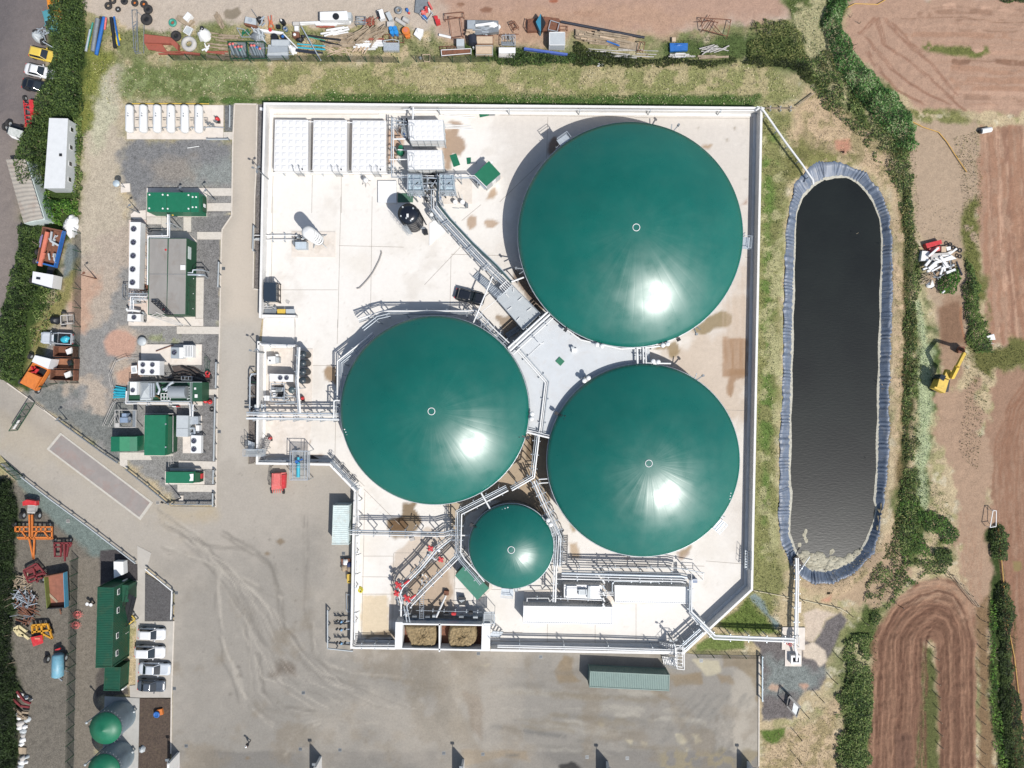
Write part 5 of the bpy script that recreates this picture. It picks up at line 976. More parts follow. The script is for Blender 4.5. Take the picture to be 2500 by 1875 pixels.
hoses('black_hoses','tangle of thick black hoses beside the machine skid',cH,[[(700,420),(800,395),(900,420),(1000,460),(1050,450),(1040,420)],[(720,440),(820,430),(930,470),(1045,490)],[(760,460),(850,450),(960,490),(1040,480)],[(840,355),(900,370),(960,410),(1050,430),(1058,455),(1000,470)],[(670,330),(700,400),(760,440)],[(780,350),(850,380),(920,430)],[(600,440),(660,470),(740,480),(860,480)],[(640,460),(720,455),(830,470)]],.12,rubber)
mb=MB();mb.pr_(XY(cH.L([(700,350),(760,340),(900,350),(960,385),(950,440),(700,440),(715,390)])),0,.05);stc('oil_stain',mb,mat('oil_dark',(92,80,74),rough=.7,var=.4,scale=2))
t=thg('wire_basket','small steel wire basket on the black hoses','basket',cH(820,455));mb=MB();q=cH.L([(785,437),(880,440),(880,472),(785,470)],.9)
for i in range(4):mb.bm(q[i],q[(i+1)%4],.06);mb.bm(q[i],(q[i][0],q[i][1],.3),.05)
for f in(.33,.66):mb.bm(V3(q[0]).lerp(V3(q[1]),f),V3(q[3]).lerp(V3(q[2]),f),.05)
mb.mk('frame',steel,t)
t=thg('hose_reel','small red reel at the end of the black hoses','reel',cH(1018,422));mb=MB();mb.tor_(*cH(1020,410,.5),.3,.12,16,6);mb.mk('drum',red,t);mb=MB();mb.bm(cH(1005,440,.3),cH(1030,440,.6),.25);mb.mk('foot',red,t)
rk=random.Random(2)
hoses('cyan_pipes','sheaf of cyan plastic pipes poking from the left end of the machine skid',cH,[[(285+rk.uniform(-10,5),545+k*8),(172+rk.uniform(-6,22),535+k*9.5+rk.uniform(-8,8))]for k in range(11)],.1,cyan,cat='pipes')
for x,y,lb in((1002,660,'left'),(1042,668,'right')):
 t=thg('buoy','%s of two red balls beside the plant road'%lb,'ball',cH(x,y));mb=MB();mb.ball(*cH(x,y,.38),.38);mb.mk('shell',red,t);mb=MB();mb.cyl(*cH(x,y,.8)[:2],.72,.84,.07,n=8);mb.mk('eye',black,t)
t=thg('pump_cage','square steel cage skid with small machine inside above the green hopper','cage',cH(280,820));q=cH.L([(188,742),(378,742),(376,898),(186,898)],2.0)
for i in range(4):mb=MB();mb.bm(q[i],q[(i+1)%4],.09);mb.bm(q[i],(q[i][0],q[i][1],0),.09);mb.mk('frame',gyc,t)
mb=MB();mb.pr_(XY(cH.L([(345,745),(376,745),(374,895),(345,895)],2.02)),1.95,2.02);mb.mk('grating',dst,t);mb=MB();mb.pr_(XY(cH.L([(190,860),(225,860),(225,895),(190,895)],2.02)),1.95,2.02);mb.bm(cH(225,745,2),cH(225,895,2),.08);mb.bm(cH(190,765,2),cH(225,860,2),.05);mb.mk('bracing',gyc,t)
mb=MB();mb.pr_(XY(cH.L([(228,808),(300,808),(300,855),(228,855)],1.1)),.1,1.1);mb.pr_(XY(cH.L([(248,772),(290,772),(290,802),(248,802)],1.3)),.1,1.3);mb.mk('motor',mat('motor_blue',(150,170,196),rough=.5),t);mb=MB();mb.cyl(*cH(318,815,1)[:2],.1,1.0,.25);mb.mk('pump_body',dst,t)
for lb,pl,n in(('angled steel railing at the top left of the four-fan chiller',[(395,282),(275,268),(182,305),(130,425),(150,535)],1),('steel railing ramp left of the square cage',[(72,885),(160,690),(185,665)],2),('steel railing on the right of the ramp by the square cage',[(125,892),(188,775)],3),('thin green railing beside the white barrier and black hoses',[(998,390),(995,262),(1025,300),(1022,400)],4),('pipe railing at the foot of the tall green container',[(670,1255),(672,1135),(700,1135),(697,1225)],5)):
 q=[cH(x,y,1.1)for x,y in pl];t=thg('handrail',lb,'railing',(*q[0][:2],0))
 for dz in(0,.5):mb=MB();mb.tube([(a,b,z-dz)for a,b,z in q],.035,6);mb.mk('rail',gyc if n!=4 else dgr,t)
 for p in q:mb=MB();mb.bm((p[0],p[1],0),p,.06);mb.mk('post',gyc if n!=4 else dgr,t)
t,pts=blk_('green_hopper','small green hopper with folded roof at the left end of the plant strip','hopper',cH,[(150,980),(388,978),(388,1112),(150,1115)],2.1,green)
for x0,x1,z0,z1 in((150,228,2.15,2.5),(228,320,2.5,2.45),(320,386,2.45,2.1)):mb=MB();a,b,c2,d2=cH(x0,982,z0),cH(x1,982,z1),cH(x1,1111,z1),cH(x0,1111,z0);mb.add([a,b,c2,d2,(a[0],a[1],2.05),(b[0],b[1],2.05),(c2[0],c2[1],2.05),(d2[0],d2[1],2.05)],[(3,2,1,0),(0,1,5,4),(1,2,6,5),(2,3,7,6),(3,0,4,7)]);mb.mk('roof_flap',green if x0!=228 else mat('faded_green',(70,150,110),rough=.5,var=.12),t)
mb=MB();mb.bm(cH(384,985,1.5),cH(384,1105,1.5),.1);mb.mk('grab_rail',steel,t)
t,pts=blk_('green_container','tallest plain green container in the middle of the plant strip','container',cH,[(453,787),(643,787),(636,1150),(449,1148)],2.7,green)
mb=MB();mb.pr_(XY(cH.L([(636,795),(700,800),(695,1125),(632,1140)],1.9)),0,1.9);mb.mk('side_bay',dgr,t)
for y in(868,1075):mb=MB();mb.box(*cH(640,y,2.75)[:2],2.5,.12,.2,.25);mb.mk('lifting_lug',steel,t)
mb=MB();mb.bm(cH(455,775,1.5),cH(712,775,1.5),.1);mb.bm(cH(710,790,1.8),cH(708,1120,1.8),.07);mb.mk('grab_rail',gyc,t)
t,pts=blk_('grey_box','pale grey flat-topped box between the green container and the white barrier','tank',cH,[(741,790),(845,792),(842,982),(738,980)],2.0,grey);mb=MB();mb.bm(cH(741,906,2.02),cH(843,907,2.02),.04,.03);mb.mk('roof_seam',dst,t)
t=thg('gas_dryer','shiny metal pipework unit beside the pale grey box','machine',cH(900,870));mb=MB();mb.pr_(XY(cH.L([(850,798),(932,800),(930,870),(850,872)],1.3)),.1,1.2);mb.mk('casing',steel,t)
mb=MB();mb.tube([cH(850,905,1.1),cH(900,905,1.1),cH(905,960,1.1)],.2,10);mb.tube([cH(855,950,1.0),cH(905,955,1.0)],.22,10);mb.mk('pipe',steel,t);mb=MB();mb.cyl(*cH(942,855,1)[:2],.1,.9,.15,n=10);mb.cyl(*cH(935,940,1)[:2],.1,1.0,.18,n=10);mb.mk('valve',dst,t);mb=MB();mb.pr_(XY(cH.L([(915,880),(945,880),(945,930),(915,930)],1)),.1,1);mb.mk('control_box',white,t)
t,pts=blk_('small_green_container','small green container with a red box on its right end','container',cH,[(645,1298),(887,1300),(886,1400),(642,1398)],2.3,green)
mb=MB();mb.pr_(XY(cH.L([(880,1302),(950,1306),(948,1392),(880,1396)],1.5)),0,1.5);mb.mk('side_bay',dgr,t);mb=MB();mb.pr_(XY(cH.L([(858,1318),(892,1315),(890,1378),(855,1380),(866,1350)],2.4)),2.3,2.4);mb.mk('roof_patch',white,t);mb=MB();mb.box(*cH(963,1335,1.0)[:2],.5,.35,.75,.7);mb.mk('hose_box',red,t)
mb=MB();mb.pr_(XY(cH.L([(685,1264),(950,1270),(950,1292),(685,1288)],.8)),0,.8);one('concrete_upstand',mb,gyc,'low concrete upstand behind the small green container','upstand')
t=thg('gas_bottles','white and red sign board leaning by the silver duct','sign',cH(748,708));mb=MB();mb.box(*cH(740,709)[:2],0,.7,.15,.7);mb.mk('board',white,t);mb=MB();mb.box(*cH(765,708)[:2],0,.35,.16,.72);mb.mk('red_panel',red,t)
t=thg('waste_bin','white bin with open lid left of the four-fan chiller','bin',cH(358,378));mb=MB();mb.frust(XY(cH.L([(338,350),(378,345),(384,405),(342,412)])),XY(cH.L([(330,345),(384,340),(390,410),(334,415)],.9)),0,.9);mb.mk('tub',white,t);mb=MB();mb.box(*cH(355,380,1)[:2],.9,.5,.7,.05,.2);mb.mk('lid',grey,t)
for c,x,y,lb in((cH,1060,735,'dark tyre-like ring beside the long white barrier'),):mb=MB();mb.tor_(*c(x,y,.12),.3,.1,18,6);one('ring',mb,rubber,lb,'ring')
for c,x,y,lb in((cH,1125,935,'plant road by the two-fan cooler'),(cG,1690,725,'plant road beside the twin container'),(cAA,75,608,'yard right of the dark gravel bed'),(cAA,63,1182,'yard beside the dark parked car'),(cAA,837,1208,'middle of the open yard'),(cAA,134,1527,'yard above the lower left bay wall'),(cAA,819,1546,'yard left of the second bay wall'),(cAA,1057,1551,'yard right of the second bay wall'),(cAA,1078,371,'yard below the mint container'),(cBB,205,710,'yard left of the third bay wall'),(cBB,440,716,'yard beside the wet puddle'),(cBB,1065,733,'yard left of the fourth bay wall'),(cBB,1306,740,'yard between the fourth and fifth bay walls'),(cBB,787,132,'yard below the south bund wall'),(cBB,1750,155,'yard right of the bund steps'),(cBB,413,112,'yard below the right feed hopper'),(cR,1420,1022,'road at the right end of the weighbridge'),(cR,348,990,'gravel below the road, left'),(cR,612,1188,'gravel below the road, right')):
 q=c(x,y);t=thg('drain_cover','small dark drain grate in the '+lb,'drain',q,group='drain covers in the ground');mb=MB()
 mb.box(q[0],q[1],0,.52,.52,.012);mb.mk('frame',dst if c is not cR else gyc,t)
 for k in range(4):mb=MB();mb.box(q[0]-.18+k*.12,q[1],.0,.07,.42,.016);mb.mk('slot',black,t)
def fence(label,c,pts,h,n,mpost=None,mesh=True,name='mesh_fence',cat='fence',postw=.09,stay=False):
 P3=[V3(c(x,y))for x,y in pts];t=thg(name,label,cat,(*cen(P3)[:2],0));tot=sum((P3[i+1]-P3[i]).length for i in range(len(P3)-1))
 if mesh:
  for i in range(len(P3)-1):mb=MB();a,b=P3[i],P3[i+1];mb.bm(a+V3((0,0,h/2)),b+V3((0,0,h/2)),.012,h-.05);mb.mk('mesh_panel',mesh_m,t)
 for k in range(n):
  d=tot*k/(n-1);i=0
  while i<len(P3)-2 and d>(P3[i+1]-P3[i]).length:d-=(P3[i+1]-P3[i]).length;i+=1
  q=P3[i].lerp(P3[i+1],d/(P3[i+1]-P3[i]).length);mb=MB();mb.bm(q,q+V3((0,0,h)),postw)
  if stay:mb.bm(q+V3((0,0,h)),q+V3((.35,0,h+.25)),postw*.7)
  mb.mk('post',mpost or dgr,t)
 return t
fence('long mesh fence between the machinery yard and the site huts',cS,[(640,-60),(636,60),(628,520),(615,1000),(606,1460),(600,1800)],2.2,16)
fence('mesh fence behind the rusty skips and the dark trailer',cE,[(545,470),(548,590),(548,850),(545,1110),(540,1240),(530,1480)],2.2,9)
fence('short mesh fence below the orange tipper lorry',cE,[(530,1480),(400,1480),(250,1526)],2.0,5)
fence('mesh fence behind the tangled scrap along the north grass bank',cB,[(-330,655),(-80,650),(240,662),(850,666),(1260,668),(1700,670),(2100,680)],2.0,15)
fence('mesh fence between the north grass bank and the crates',cC,[(300,670),(510,672),(720,678),(930,672),(1080,665)],2.0,5)
fence('thin black post fence below the yard gate on the dry grass',cQ,[(1160,750),(1125,905),(1048,1050),(910,1135),(820,1408),(822,1575)],2.0,6,black,mesh=False)
fence('post and rail fence south of the pond',cQ,[(462,208),(640,245),(800,275),(1000,315),(1180,355),(1240,395),(1380,470)],1.2,8,wood,mesh=False)
mb=MB();q=[cQ(x,y,.1)for x,y in((462,206),(800,270),(1180,355),(1240,393))];mb.tube(q,.07,6);one('cable_duct',mb,mat('pale_duct',(222,210,176),rough=.7),'pale duct line crossing the grass south of the pond','duct')
fence('thin post fence along the ditch east of the pond',cV,[(1800,80),(1770,320),(1760,560),(1660,780),(1610,1010),(1540,1230),(1680,1360)],1.8,7,black,mesh=False)
fence('post fence round the right side of the ploughed loop',cX,[(560,490),(690,520),(840,690),(850,830),(850,1020),(840,1180),(850,1320),(845,1480),(850,1640)],1.3,16,wood,mesh=False)
fence('post fence up the middle of the ploughed loop',cX,[(545,920),(570,1000),(580,1280),(595,1520)],1.3,9,wood,mesh=False)
fence('mesh fence along the yard edge at the lower right',cQ,[(0,735),(180,738),(345,742),(525,745)],1.2,5)
rail('pale blue barrier at the right edge of the yard',cQ,[(540,745),(540,1115)],1.0,5,mat('pale_blue',(190,212,222),rough=.5))
def gate(label,c,p,q,h,n=4):
 a,b=V3(c(*p)),V3(c(*q));t=thg('yard_gate',label,'gate',(a+b)/2);U=V3((0,0,1))
 for z in(.1,h):mb=MB();mb.bm(a+U*z,b+U*z,.1);mb.mk('rail',dgr,t)
 for k in range(n+1):mb=MB();mb.bm(a.lerp(b,k/n)+U*.1,a.lerp(b,k/n)+U*h,.09);mb.mk('stile',dgr,t)
 mb=MB();mb.bm(a+U*h/2,b+U*h/2,.02,h-.1);mb.mk('mesh_panel',mesh_m,t);d=(b-a).normalized()
 for f in(.14,.3):mb=MB();m_=a.lerp(b,f);mb.bm(m_+U*(h*.6)-d*.4,m_+U*(h*.6)+d*.4,.04,.5);mb.mk('sign_plate',white,t)
gate('dark green mesh gate swung open across the upper side of the access road',cR,(160,370),(318,122),2.0)
gate('dark green mesh gate folded against the lower side of the access road',cR,(60,660),(225,800),2.0)
panelm=mat('panel_white',(250,249,247),rough=.4,var=.02,scale=1,stain=(232,224,220),stainamt=.1)
def panel_roof(mb,q,nu,nv,z,h):
 """grid of pressed square panels, each with its raised pyramid"""
 q=[V3((p[0],p[1],z))for p in q]
 bl=lambda u,v:q[0].lerp(q[1],u).lerp(q[3].lerp(q[2],u),v)
 for i in range(nu):
  for j in range(nv):
   u0,u1,v0,v1=i/nu,(i+1)/nu,j/nv,(j+1)/nv;e=.12
   o=[bl(u0,v0),bl(u1,v0),bl(u1,v1),bl(u0,v1)];du,dv=u1-u0,v1-v0
   m_=[bl(u0+du*e,v0+dv*e),bl(u1-du*e,v0+dv*e),bl(u1-du*e,v1-dv*e),bl(u0+du*e,v1-dv*e)]
   t_=[bl(u0+du*.3,v0+dv*.3),bl(u1-du*.3,v0+dv*.3),bl(u1-du*.3,v1-dv*.3),bl(u0+du*.3,v1-dv*.3)]
   vs=[tuple(p)for p in o]+[tuple(p)for p in m_]+[(p.x,p.y,z+h)for p in t_]
   mb.add(vs,[(k,4+k,4+(k+1)%4,(k+1)%4)for k in range(4)]+[(4+k,8+k,8+(k+1)%4,4+(k+1)%4)for k in range(4)]+[(8,11,10,9)])
ptk=['left one of the three white panel-roofed tanks in the north-west corner','middle one of the three white panel-roofed tanks','right one of the three white panel-roofed tanks, next to the twin water tanks']
for lb,q in zip(ptk,([(395,398),(842,402),(838,1092),(378,1086)],[(916,405),(1366,408),(1362,1096),(900,1090)],[(1442,410),(1895,412),(1892,1098),(1428,1094)])):
 z=1.9;pts=XY(cI.L(q,z));t=thg('panel_tank',lb,'tank',(*cen(pts)[:2],.05),group='panel tanks in a row');mb=MB();mb.pr_(pts,.05,z-.01);mb.mk('wall',panelm,t)
 mb=MB();panel_roof(mb,pts,5,8,z,.07);mb.mk('roof_panels',panelm,t)
 a,b=V3(cI(q[2][0]-190,q[2][1]-60,z+.1)),V3(cI(q[2][0]-190,q[2][1]+5,z+.9));mb=MB()
 for o in(0,.95):mb.tube([(a.x+o,a.y,z+.1),(a.x+o,a.y,z+.8),(b.x+o,b.y,z+.8),(b.x+o,b.y,0)],.035,6)
 for k in range(6):mb.bm((b.x,b.y,.3+.3*k),(b.x+.95,b.y,.3+.3*k),.03)
 mb.mk('ladder',dst,t);mb=MB();mb.cyl(*cI(q[2][0]-70,q[2][1]-20,z)[:2],z,z+.25,.1,n=10);mb.mk('vent',black,t)
rack('white pipes along the foot of the three panel tanks',cI,[(380,1112),(1950,1125)],.9,[0,.3],[.1,.07],[white,grey],6)
for lb,pl in(('short white pipe between the left and middle panel tanks',[(842,425),(915,428)]),('short white pipe between the middle and right panel tanks',[(1366,435),(1442,438)])):rack(lb,cI,pl,1.7,[0],.08,white,0)
for x,lb in((1238,'left'),(1282,'right')):mb=MB();mb.tor_(*cI(x,262,.1),.14,.03,14,5);mb.bm(cI(x-12,262,.05),cI(x-12,240,.05),.04);one('lifting_eye',mb,dst,'%s one of two small steel eyes on the floor by the north bund wall'%lb,'eye')
mb=MB();mb.pr_(XY(cI.L([(190,228),(238,240),(238,275),(188,268)],.3)),0,.3);one('marker_block',mb,white,'white wedge block at the north-west bund wall corner','block')
t=thg('pump_tripod','white round pump on a steel tripod below the panel tanks','pump',cI(1630,1230));mb=MB();mb.ball(*cI(1620,1215,1.5),.42);mb.mk('head',white,t);mb=MB()
for dx,dy in((-60,40),(50,60),(60,-10),(-10,80)):mb.bm(cI(1630,1225,1.3),cI(1630+dx,1235+dy,0),.06)
mb.mk('legs',gyc,t);mb=MB();mb.bm(cI(1590,1150,1.4),cI(1480,1040,2.2),.07);mb.mk('pipe',gyc,t)
for lb,q,nm in(('upper of two tall white panelled water tanks',[(372,160),(785,158),(800,402),(395,402)],1),('lower of two tall white panelled water tanks, beside the filter cages',[(362,520),(772,520),(790,745),(370,748)],2)):
 z=3.6;pts=XY(cJ.L(q,z));t=thg('water_tank',lb,'tank',(*cen(pts)[:2],.1),group='panelled water tanks');mb=MB();mb.pr_(pts,.1,z-.01);mb.mk('wall',panelm,t)
 mb=MB();panel_roof(mb,pts,6,4,z,.05);mb.mk('roof_panels',panelm,t)
 a,b=V3((*pts[3],0)),V3((*pts[2],0));mb=MB()
 for k in range(6):p=a.lerp(b,k/5);mb.bm((p.x,p.y-.04,.1),(p.x,p.y-.04,z),.09)
 for zz in(1.2,2.4,3.55):mb.bm((a.x,a.y-.04,zz),(b.x,b.y-.04,zz),.07)
 a,b=V3((*pts[1],0)),V3((*pts[2],0))
 for k in range(4):p=a.lerp(b,k/3);mb.bm((p.x+.04,p.y,.1),(p.x+.04,p.y,z),.09)
 for zz in(1.2,2.4,3.55):mb.bm((a.x+.04,a.y,zz),(b.x+.04,b.y,zz),.07)
 mb.mk('wall_ribs',grey,t)
 mb=MB();y0_=q[0][1]+40;fr=cJ.L([(375,y0_),(440,y0_),(440,y0_+170),(375,y0_+170)],z+.9)
 for i in range(4):mb.bm(fr[i],fr[(i+1)%4],.05);mb.bm(fr[i],(*fr[i][:2],z),.05)
 mb.mk('roof_rail',steel,t);mb=MB();mb.pr_(XY(cJ.L([(395,y0_+30),(432,y0_+30),(432,y0_+90),(395,y0_+90)],z+.25)),z,z+.25);mb.mk('roof_hatch',white,t)
rack('tall steel pipes framing the left side of the water tanks',cJ,[(180,135),(172,640),(178,840),(700,850),(1160,848),(1295,985)],2.8,[0,.3],[.13,.08],[steel,white],8)
rack('white pipe entering the lower water tank from the left',cJ,[(150,632),(365,630)],3.0,[0],.1,white,1,frame=False)
rack('white pipe below the upper water tank',cJ,[(185,388),(340,385)],2.6,[0],.12,white,1,frame=False)
rack('white pipe crossing the north bund wall to the upper water tank',cJ,[(432,10),(428,165)],3.0,[0],.14,white,1,frame=False)
rack('pair of grey pipes left of the upper water tank',cJ,[(190,165),(360,178)],2.6,[0,-.5],.07,steel,2)
t=thg('hose_coils','stack of steel hose coils beside the upper water tank','coil',cJ(325,290))
for k in range(5):mb=MB();mb.tor_(*cJ(325,262+k*14,1.8+.08*k),.42,.05,22,6);mb.mk('coil',steel if k%2 else grey,t)
t=thg('valve_station','dark valve and pipe cluster left of the upper water tank','valves',cJ(330,360));r_=random.Random(4)
for k in range(9):x,y=r_.uniform(290,370),r_.uniform(140,440);mb=MB();mb.cyl(*cJ(x,y,1)[:2],.1,r_.uniform(1,2.4),.1,n=8);mb.bm(cJ(x-15,y,1),cJ(x+25,y+12,1),.12);mb.mk('valve',[black,dst,steel,blue][k%4],t)
t=thg('green_vessel','small dark green vessel between the panel tanks and the water tanks','vessel',cJ(288,545));mb=MB();mb.lth(*cJ(290,560)[:2],[(.5,0),(.62,.6),(.62,1.2),(.3,1.7),(.001,1.75)],20);mb.mk('shell',green,t);mb=MB();mb.cyl(*cJ(288,490,1.2)[:2],.3,1.5,.35,n=16);mb.mk('filter_pot',green,t);mb=MB();mb.bm(cJ(250,515,1.8),cJ(370,522,1.8),.14);mb.mk('pipe',white,t)
for lb,x0 in(('left of two cage-topped filter units with pale blue tops',368),('right of two cage-topped filter units with pale blue tops',748)):
 z=4.2;q=XY(cJ.L([(x0+8,810),(x0+160,815),(x0+175,990),(x0+8,990)],z-.8));t=thg('filter_unit',lb,'filter',(*cen(q)[:2],.1));mb=MB();mb.pr_(q,.1,z-.9);mb.mk('casing',mat('pale_steel_blue',(196,216,226),rough=.45,var=.05),t)
 for k,(dx,dy,r)in enumerate(((85,870,.75),(125,930,.42),(60,960,.25))):mb=MB();mb.cyl(*cJ(x0+dx,dy,z-.7)[:2],z-.9,z-.75,r,n=28);mb.tor_(*cJ(x0+dx,dy,z-.75)[:2],z-.75,r,.04,28,5);mb.mk('lid',mat('lid_grey',(180,196,206),rough=.4,metal=.2),t)
 mb=MB()
 q=[V3(p)for p in cJ.L([(x0,805),(x0+165,805),(x0+190,1010),(x0-5,1010)],z)]
 for i in range(4):mb.bm(q[i],q[(i+1)%4],.08);mb.bm(q[i]-V3((0,0,.5)),q[(i+1)%4]-V3((0,0,.5)),.05);mb.bm(q[i],(q[i].x,q[i].y,.1),.1)
 for f in(.33,.66):mb.bm(q[0].lerp(q[3],f),q[1].lerp(q[2],f),.07)
 for f in(.4,):mb.bm(q[0].lerp(q[1],f),q[3].lerp(q[2],f),.07)
 mb.mk('cage',steel,t);mb=MB();e0,e1=q[3],q[2]
 for k in range(10):p=e0.lerp(e1,k/9);mb.bm(p-V3((0,0,.5)),p-V3((0,.55,.5)),.06)
 mb.bm(e0-V3((0,.55,.5)),e1-V3((0,.55,.5)),.07);mb.bm(e0-V3((0,.28,.5)),e1-V3((0,.28,.5)),.05);mb.mk('grating',steel,t)
t=thg('pipe_tower','dense vertical steel pipework tower between the two filter units','pipes',cJ(640,900));r_=random.Random(14)
for k in range(16):x,y=r_.uniform(555,735),r_.uniform(800,1010);h=r_.uniform(2.0,4.0);mb=MB();mb.cyl(*cJ(x,y,h)[:2],.1,h,r_.uniform(.07,.2),n=10);mb.mk('pipe',[steel,grey,white,black,dst][k%5],t)
for x,y,x1,y1 in((545,915,745,908),(600,820,600,1010),(720,800,722,1100),(560,850,740,860),(545,990,745,985),(650,960,700,880)):mb=MB();mb.bm(cJ(x,y,3.9),cJ(x1,y1,3.9),.1);mb.mk('beam',steel,t)
mb=MB();mb.pr_(XY(cJ.L([(620,790),(735,790),(735,900),(620,900)],1.5)),.1,1.4);mb.mk('base',black,t)
t=thg('pipe_skid','crowded steel valve skid south of the filter units','pipes',cJ(650,1080));r_=random.Random(15)
for k in range(26):x,y=r_.uniform(430,900),r_.uniform(1020,1100);h=r_.uniform(.8,2.6);mb=MB();(mb.bm(cJ(x,y,h),cJ(x+r_.uniform(-50,60),y+r_.uniform(-12,30),h),.09)if k%2 else mb.cyl(*cJ(x,y,h)[:2],.1,h,r_.uniform(.06,.16),n=8));mb.mk('pipe',[steel,white,dst,blue,black,grey][k%6],t)
rack('steel pipes dropping from the filter units to the pipe bridge',cJ,[(650,1000),(650,1230),(790,1400)],3.2,[0,.35,.8],[.1,.08,.1],[steel,white,steel],3)
rack('dark topped pipe beside the bridge head',cJ,[(728,830),(725,1130),(760,1190)],4.0,[0,.28],[.13,.08],[mat('pipe_dark',(70,84,92),rough=.4),steel],2)
t=thg('valve_platform','white valve cluster on a small platform at the bridge head','valves',cJ(650,1300));mb=MB();mb.tube([cJ(630,1290,2),cJ(760,1285,2)],.17,10);mb.ball(*cJ(650,1285,2.1),.35);mb.mk('header',white,t)
for k in range(5):mb=MB();mb.cyl(*cJ(635+k*14,1310+(k%2)*20,1.5)[:2],.1,1.8,.1,n=8);mb.mk('valve',steel,t)
q=[(1335,652),(1470,800),(1305,945),(1165,812)];z=2.9
t,pts=blk_('green_roof_kiosk','square kiosk with a bright green roof set diagonally west of the largest dome','kiosk',cJ,q,z,grey,roof=green)
mb=MB();mb.box(*cJ(1370,672,z)[:2],z,.3,.3,.25);mb.mk('roof_vent',white,t);mb=MB();mb.box(*cJ(1205,905,1.2)[:2],.1,.5,.6,1.0,.7);mb.mk('wall_box',dst,t)
a,b=V3((*pts[1],0)),V3((*pts[2],0));d=(b-a).normalized();nn=V3((d.y,-d.x,0))*-.05
mb=MB();mb.pr_([(p.x,p.y)for p in(a.lerp(b,.35)-nn,a.lerp(b,.6)-nn,a.lerp(b,.6)+nn*1.5,a.lerp(b,.35)+nn*1.5)],.1,2.2);mb.mk('door',white,t)
zt=6.0;x,y,_=cJ(375,1278,zt);R=.0+122/4.879/S*(H-zt)/H
t=thg('black_tank','tall glossy black cylindrical tank with a railed ladder','tank',(x,y,0));bg_=mat('glossy_black',(30,34,44),rough=.25,var=.1,scale=1)
mb=MB();mb.lth(x,y,[(R,0),(R,zt-.1)],48,cap=False);mb.mk('shell',bg_,t);mb=MB();mb.lth(x,y,[(R+.05,zt-.15),(R+.05,zt),(R*.5,zt+.25),(.001,zt+.35)],48);mb.mk('roof',bg_,t)
for k in range(5):mb=MB();mb.tor_(x,y,.8+k*1.1,R+.02,.03,40,5);mb.mk('hoop',black,t)
for an,r in((250,.5),(-160,.75),(45,.7),(130,.8),(-70,.75)):a=math.radians(an);mb=MB();mb.cyl(x+R*r*math.cos(a),y+R*r*math.sin(a),zt,zt+.35,.12,n=10);mb.mk('nozzle',grey,t)
mb=MB();mb.box(x-.05,y-.35,zt+.2,.3,.5,.25);mb.mk('hatch',white,t)
mb=MB();a=math.radians(20);px_,py_=x+(R+.12)*math.cos(a),y+(R+.12)*math.sin(a);mb.tube([(px_-.4,py_+.3,zt+.3),(px_,py_,zt+.2),(px_,py_,.6),(px_+.5,py_-1.0,.4)],.08,8);mb.mk('downpipe',black,t)
mb=MB();a=math.radians(255);lx,ly=x+(R+.35)*math.cos(a),y+(R+.35)*math.sin(a)
for o in(-.3,.3):mb.bm((lx+o,ly,0),(lx+o,ly,zt+.9),.05)
for k in range(19):mb.bm((lx-.3,ly,.3+.3*k),(lx+.3,ly,.3+.3*k),.035)
for k in range(5):mb.tor_(lx,ly-.25,2+k,.38,.025,14,5)
mb.mk('ladder',steel,t)
mb=MB();mb.box(*cJ(578,1490,.8)[:2],0,.65,.8,.8,.15);one('black_box',mb,black,'small black box at the foot of the glossy black tank','box');rack('low steel pipe from the black tank to the black box',cJ,[(410,1455),(570,1450)],.6,[0,.2],.06,steel,1)
mb=MB();q=XY(cJ.L([(250,1035),(430,1035),(430,1140),(250,1140)],.2));mb.pr_(q,.06,.2)
for k in range(12):mb.bm(cJ(258+k*14,1036,.24),cJ(258+k*14,1139,.24),.05,.05)
one('green_grating',mb,mat('grating_green',(84,126,104),rough=.7),'green ribbed grating behind the glossy black tank','grating')
for x,lb in((936,'left'),(1022,'right')):
 t=thg('white_vent','%s of two white round-headed vents below the right filter unit'%lb,'vent',cJ(x,1160));q=cJ(x,1140,1.2);mb=MB();mb.cyl(q[0],q[1],1.0,1.25,.36,n=24);mb.mk('head',white,t);mb=MB();mb.cyl(q[0],q[1],0,1.05,.12,n=10);mb.bm((q[0]-.5,q[1]-.6,.1),(q[0]+.5,q[1]-.7,.1),.1);mb.bm((q[0],q[1],.8),(q[0]-.1,q[1]+1.1,1.6),.07);mb.mk('stand',grey,t)
mb=MB();mb.box(*cJ(1072,1175,.8)[:2],0,.35,.6,.9);one('dark_cabinet',mb,dst,'narrow dark cabinet right of the two round-headed vents','cabinet')
for lb,q in(('ridged green sheet near the north bund wall',[(1213,58),(1330,38),(1340,106),(1228,128)]),('green sheet lying askew in the brown water stain',[(868,582),(945,558),(993,693),(915,720)]),('small torn green sheet lying by the square kiosk',[(1068,610),(1120,605),(1122,680),(1076,686)])):
 p=XY(cJ.L(q,.1));t=thg('green_sheet',lb,'sheet',cen(p));mb=MB();mb.pr_(p,.02,.07);mb.mk('panel',green,t)
 a,b,c2,d2=[V3((*w_,.09))for w_ in p]
 for k in range(5):f=(k+.5)/5;mb=MB();mb.bm(a.lerp(d2,f),b.lerp(c2,f),.05,.04);mb.mk('rib',green,t)
mb=MB();mb.bm(cJ(1340,104,.12),cJ(1408,101,.12),.12);one('steel_bar',mb,dst,'dark bar poking from the ridged green sheet by the north wall','bar')
mb=MB();mb.bm(cJ(1110,678,.3),cJ(1190,670,.3),.14);one('steel_bar',mb,dst,'dark bar beside the small torn green sheet','bar')
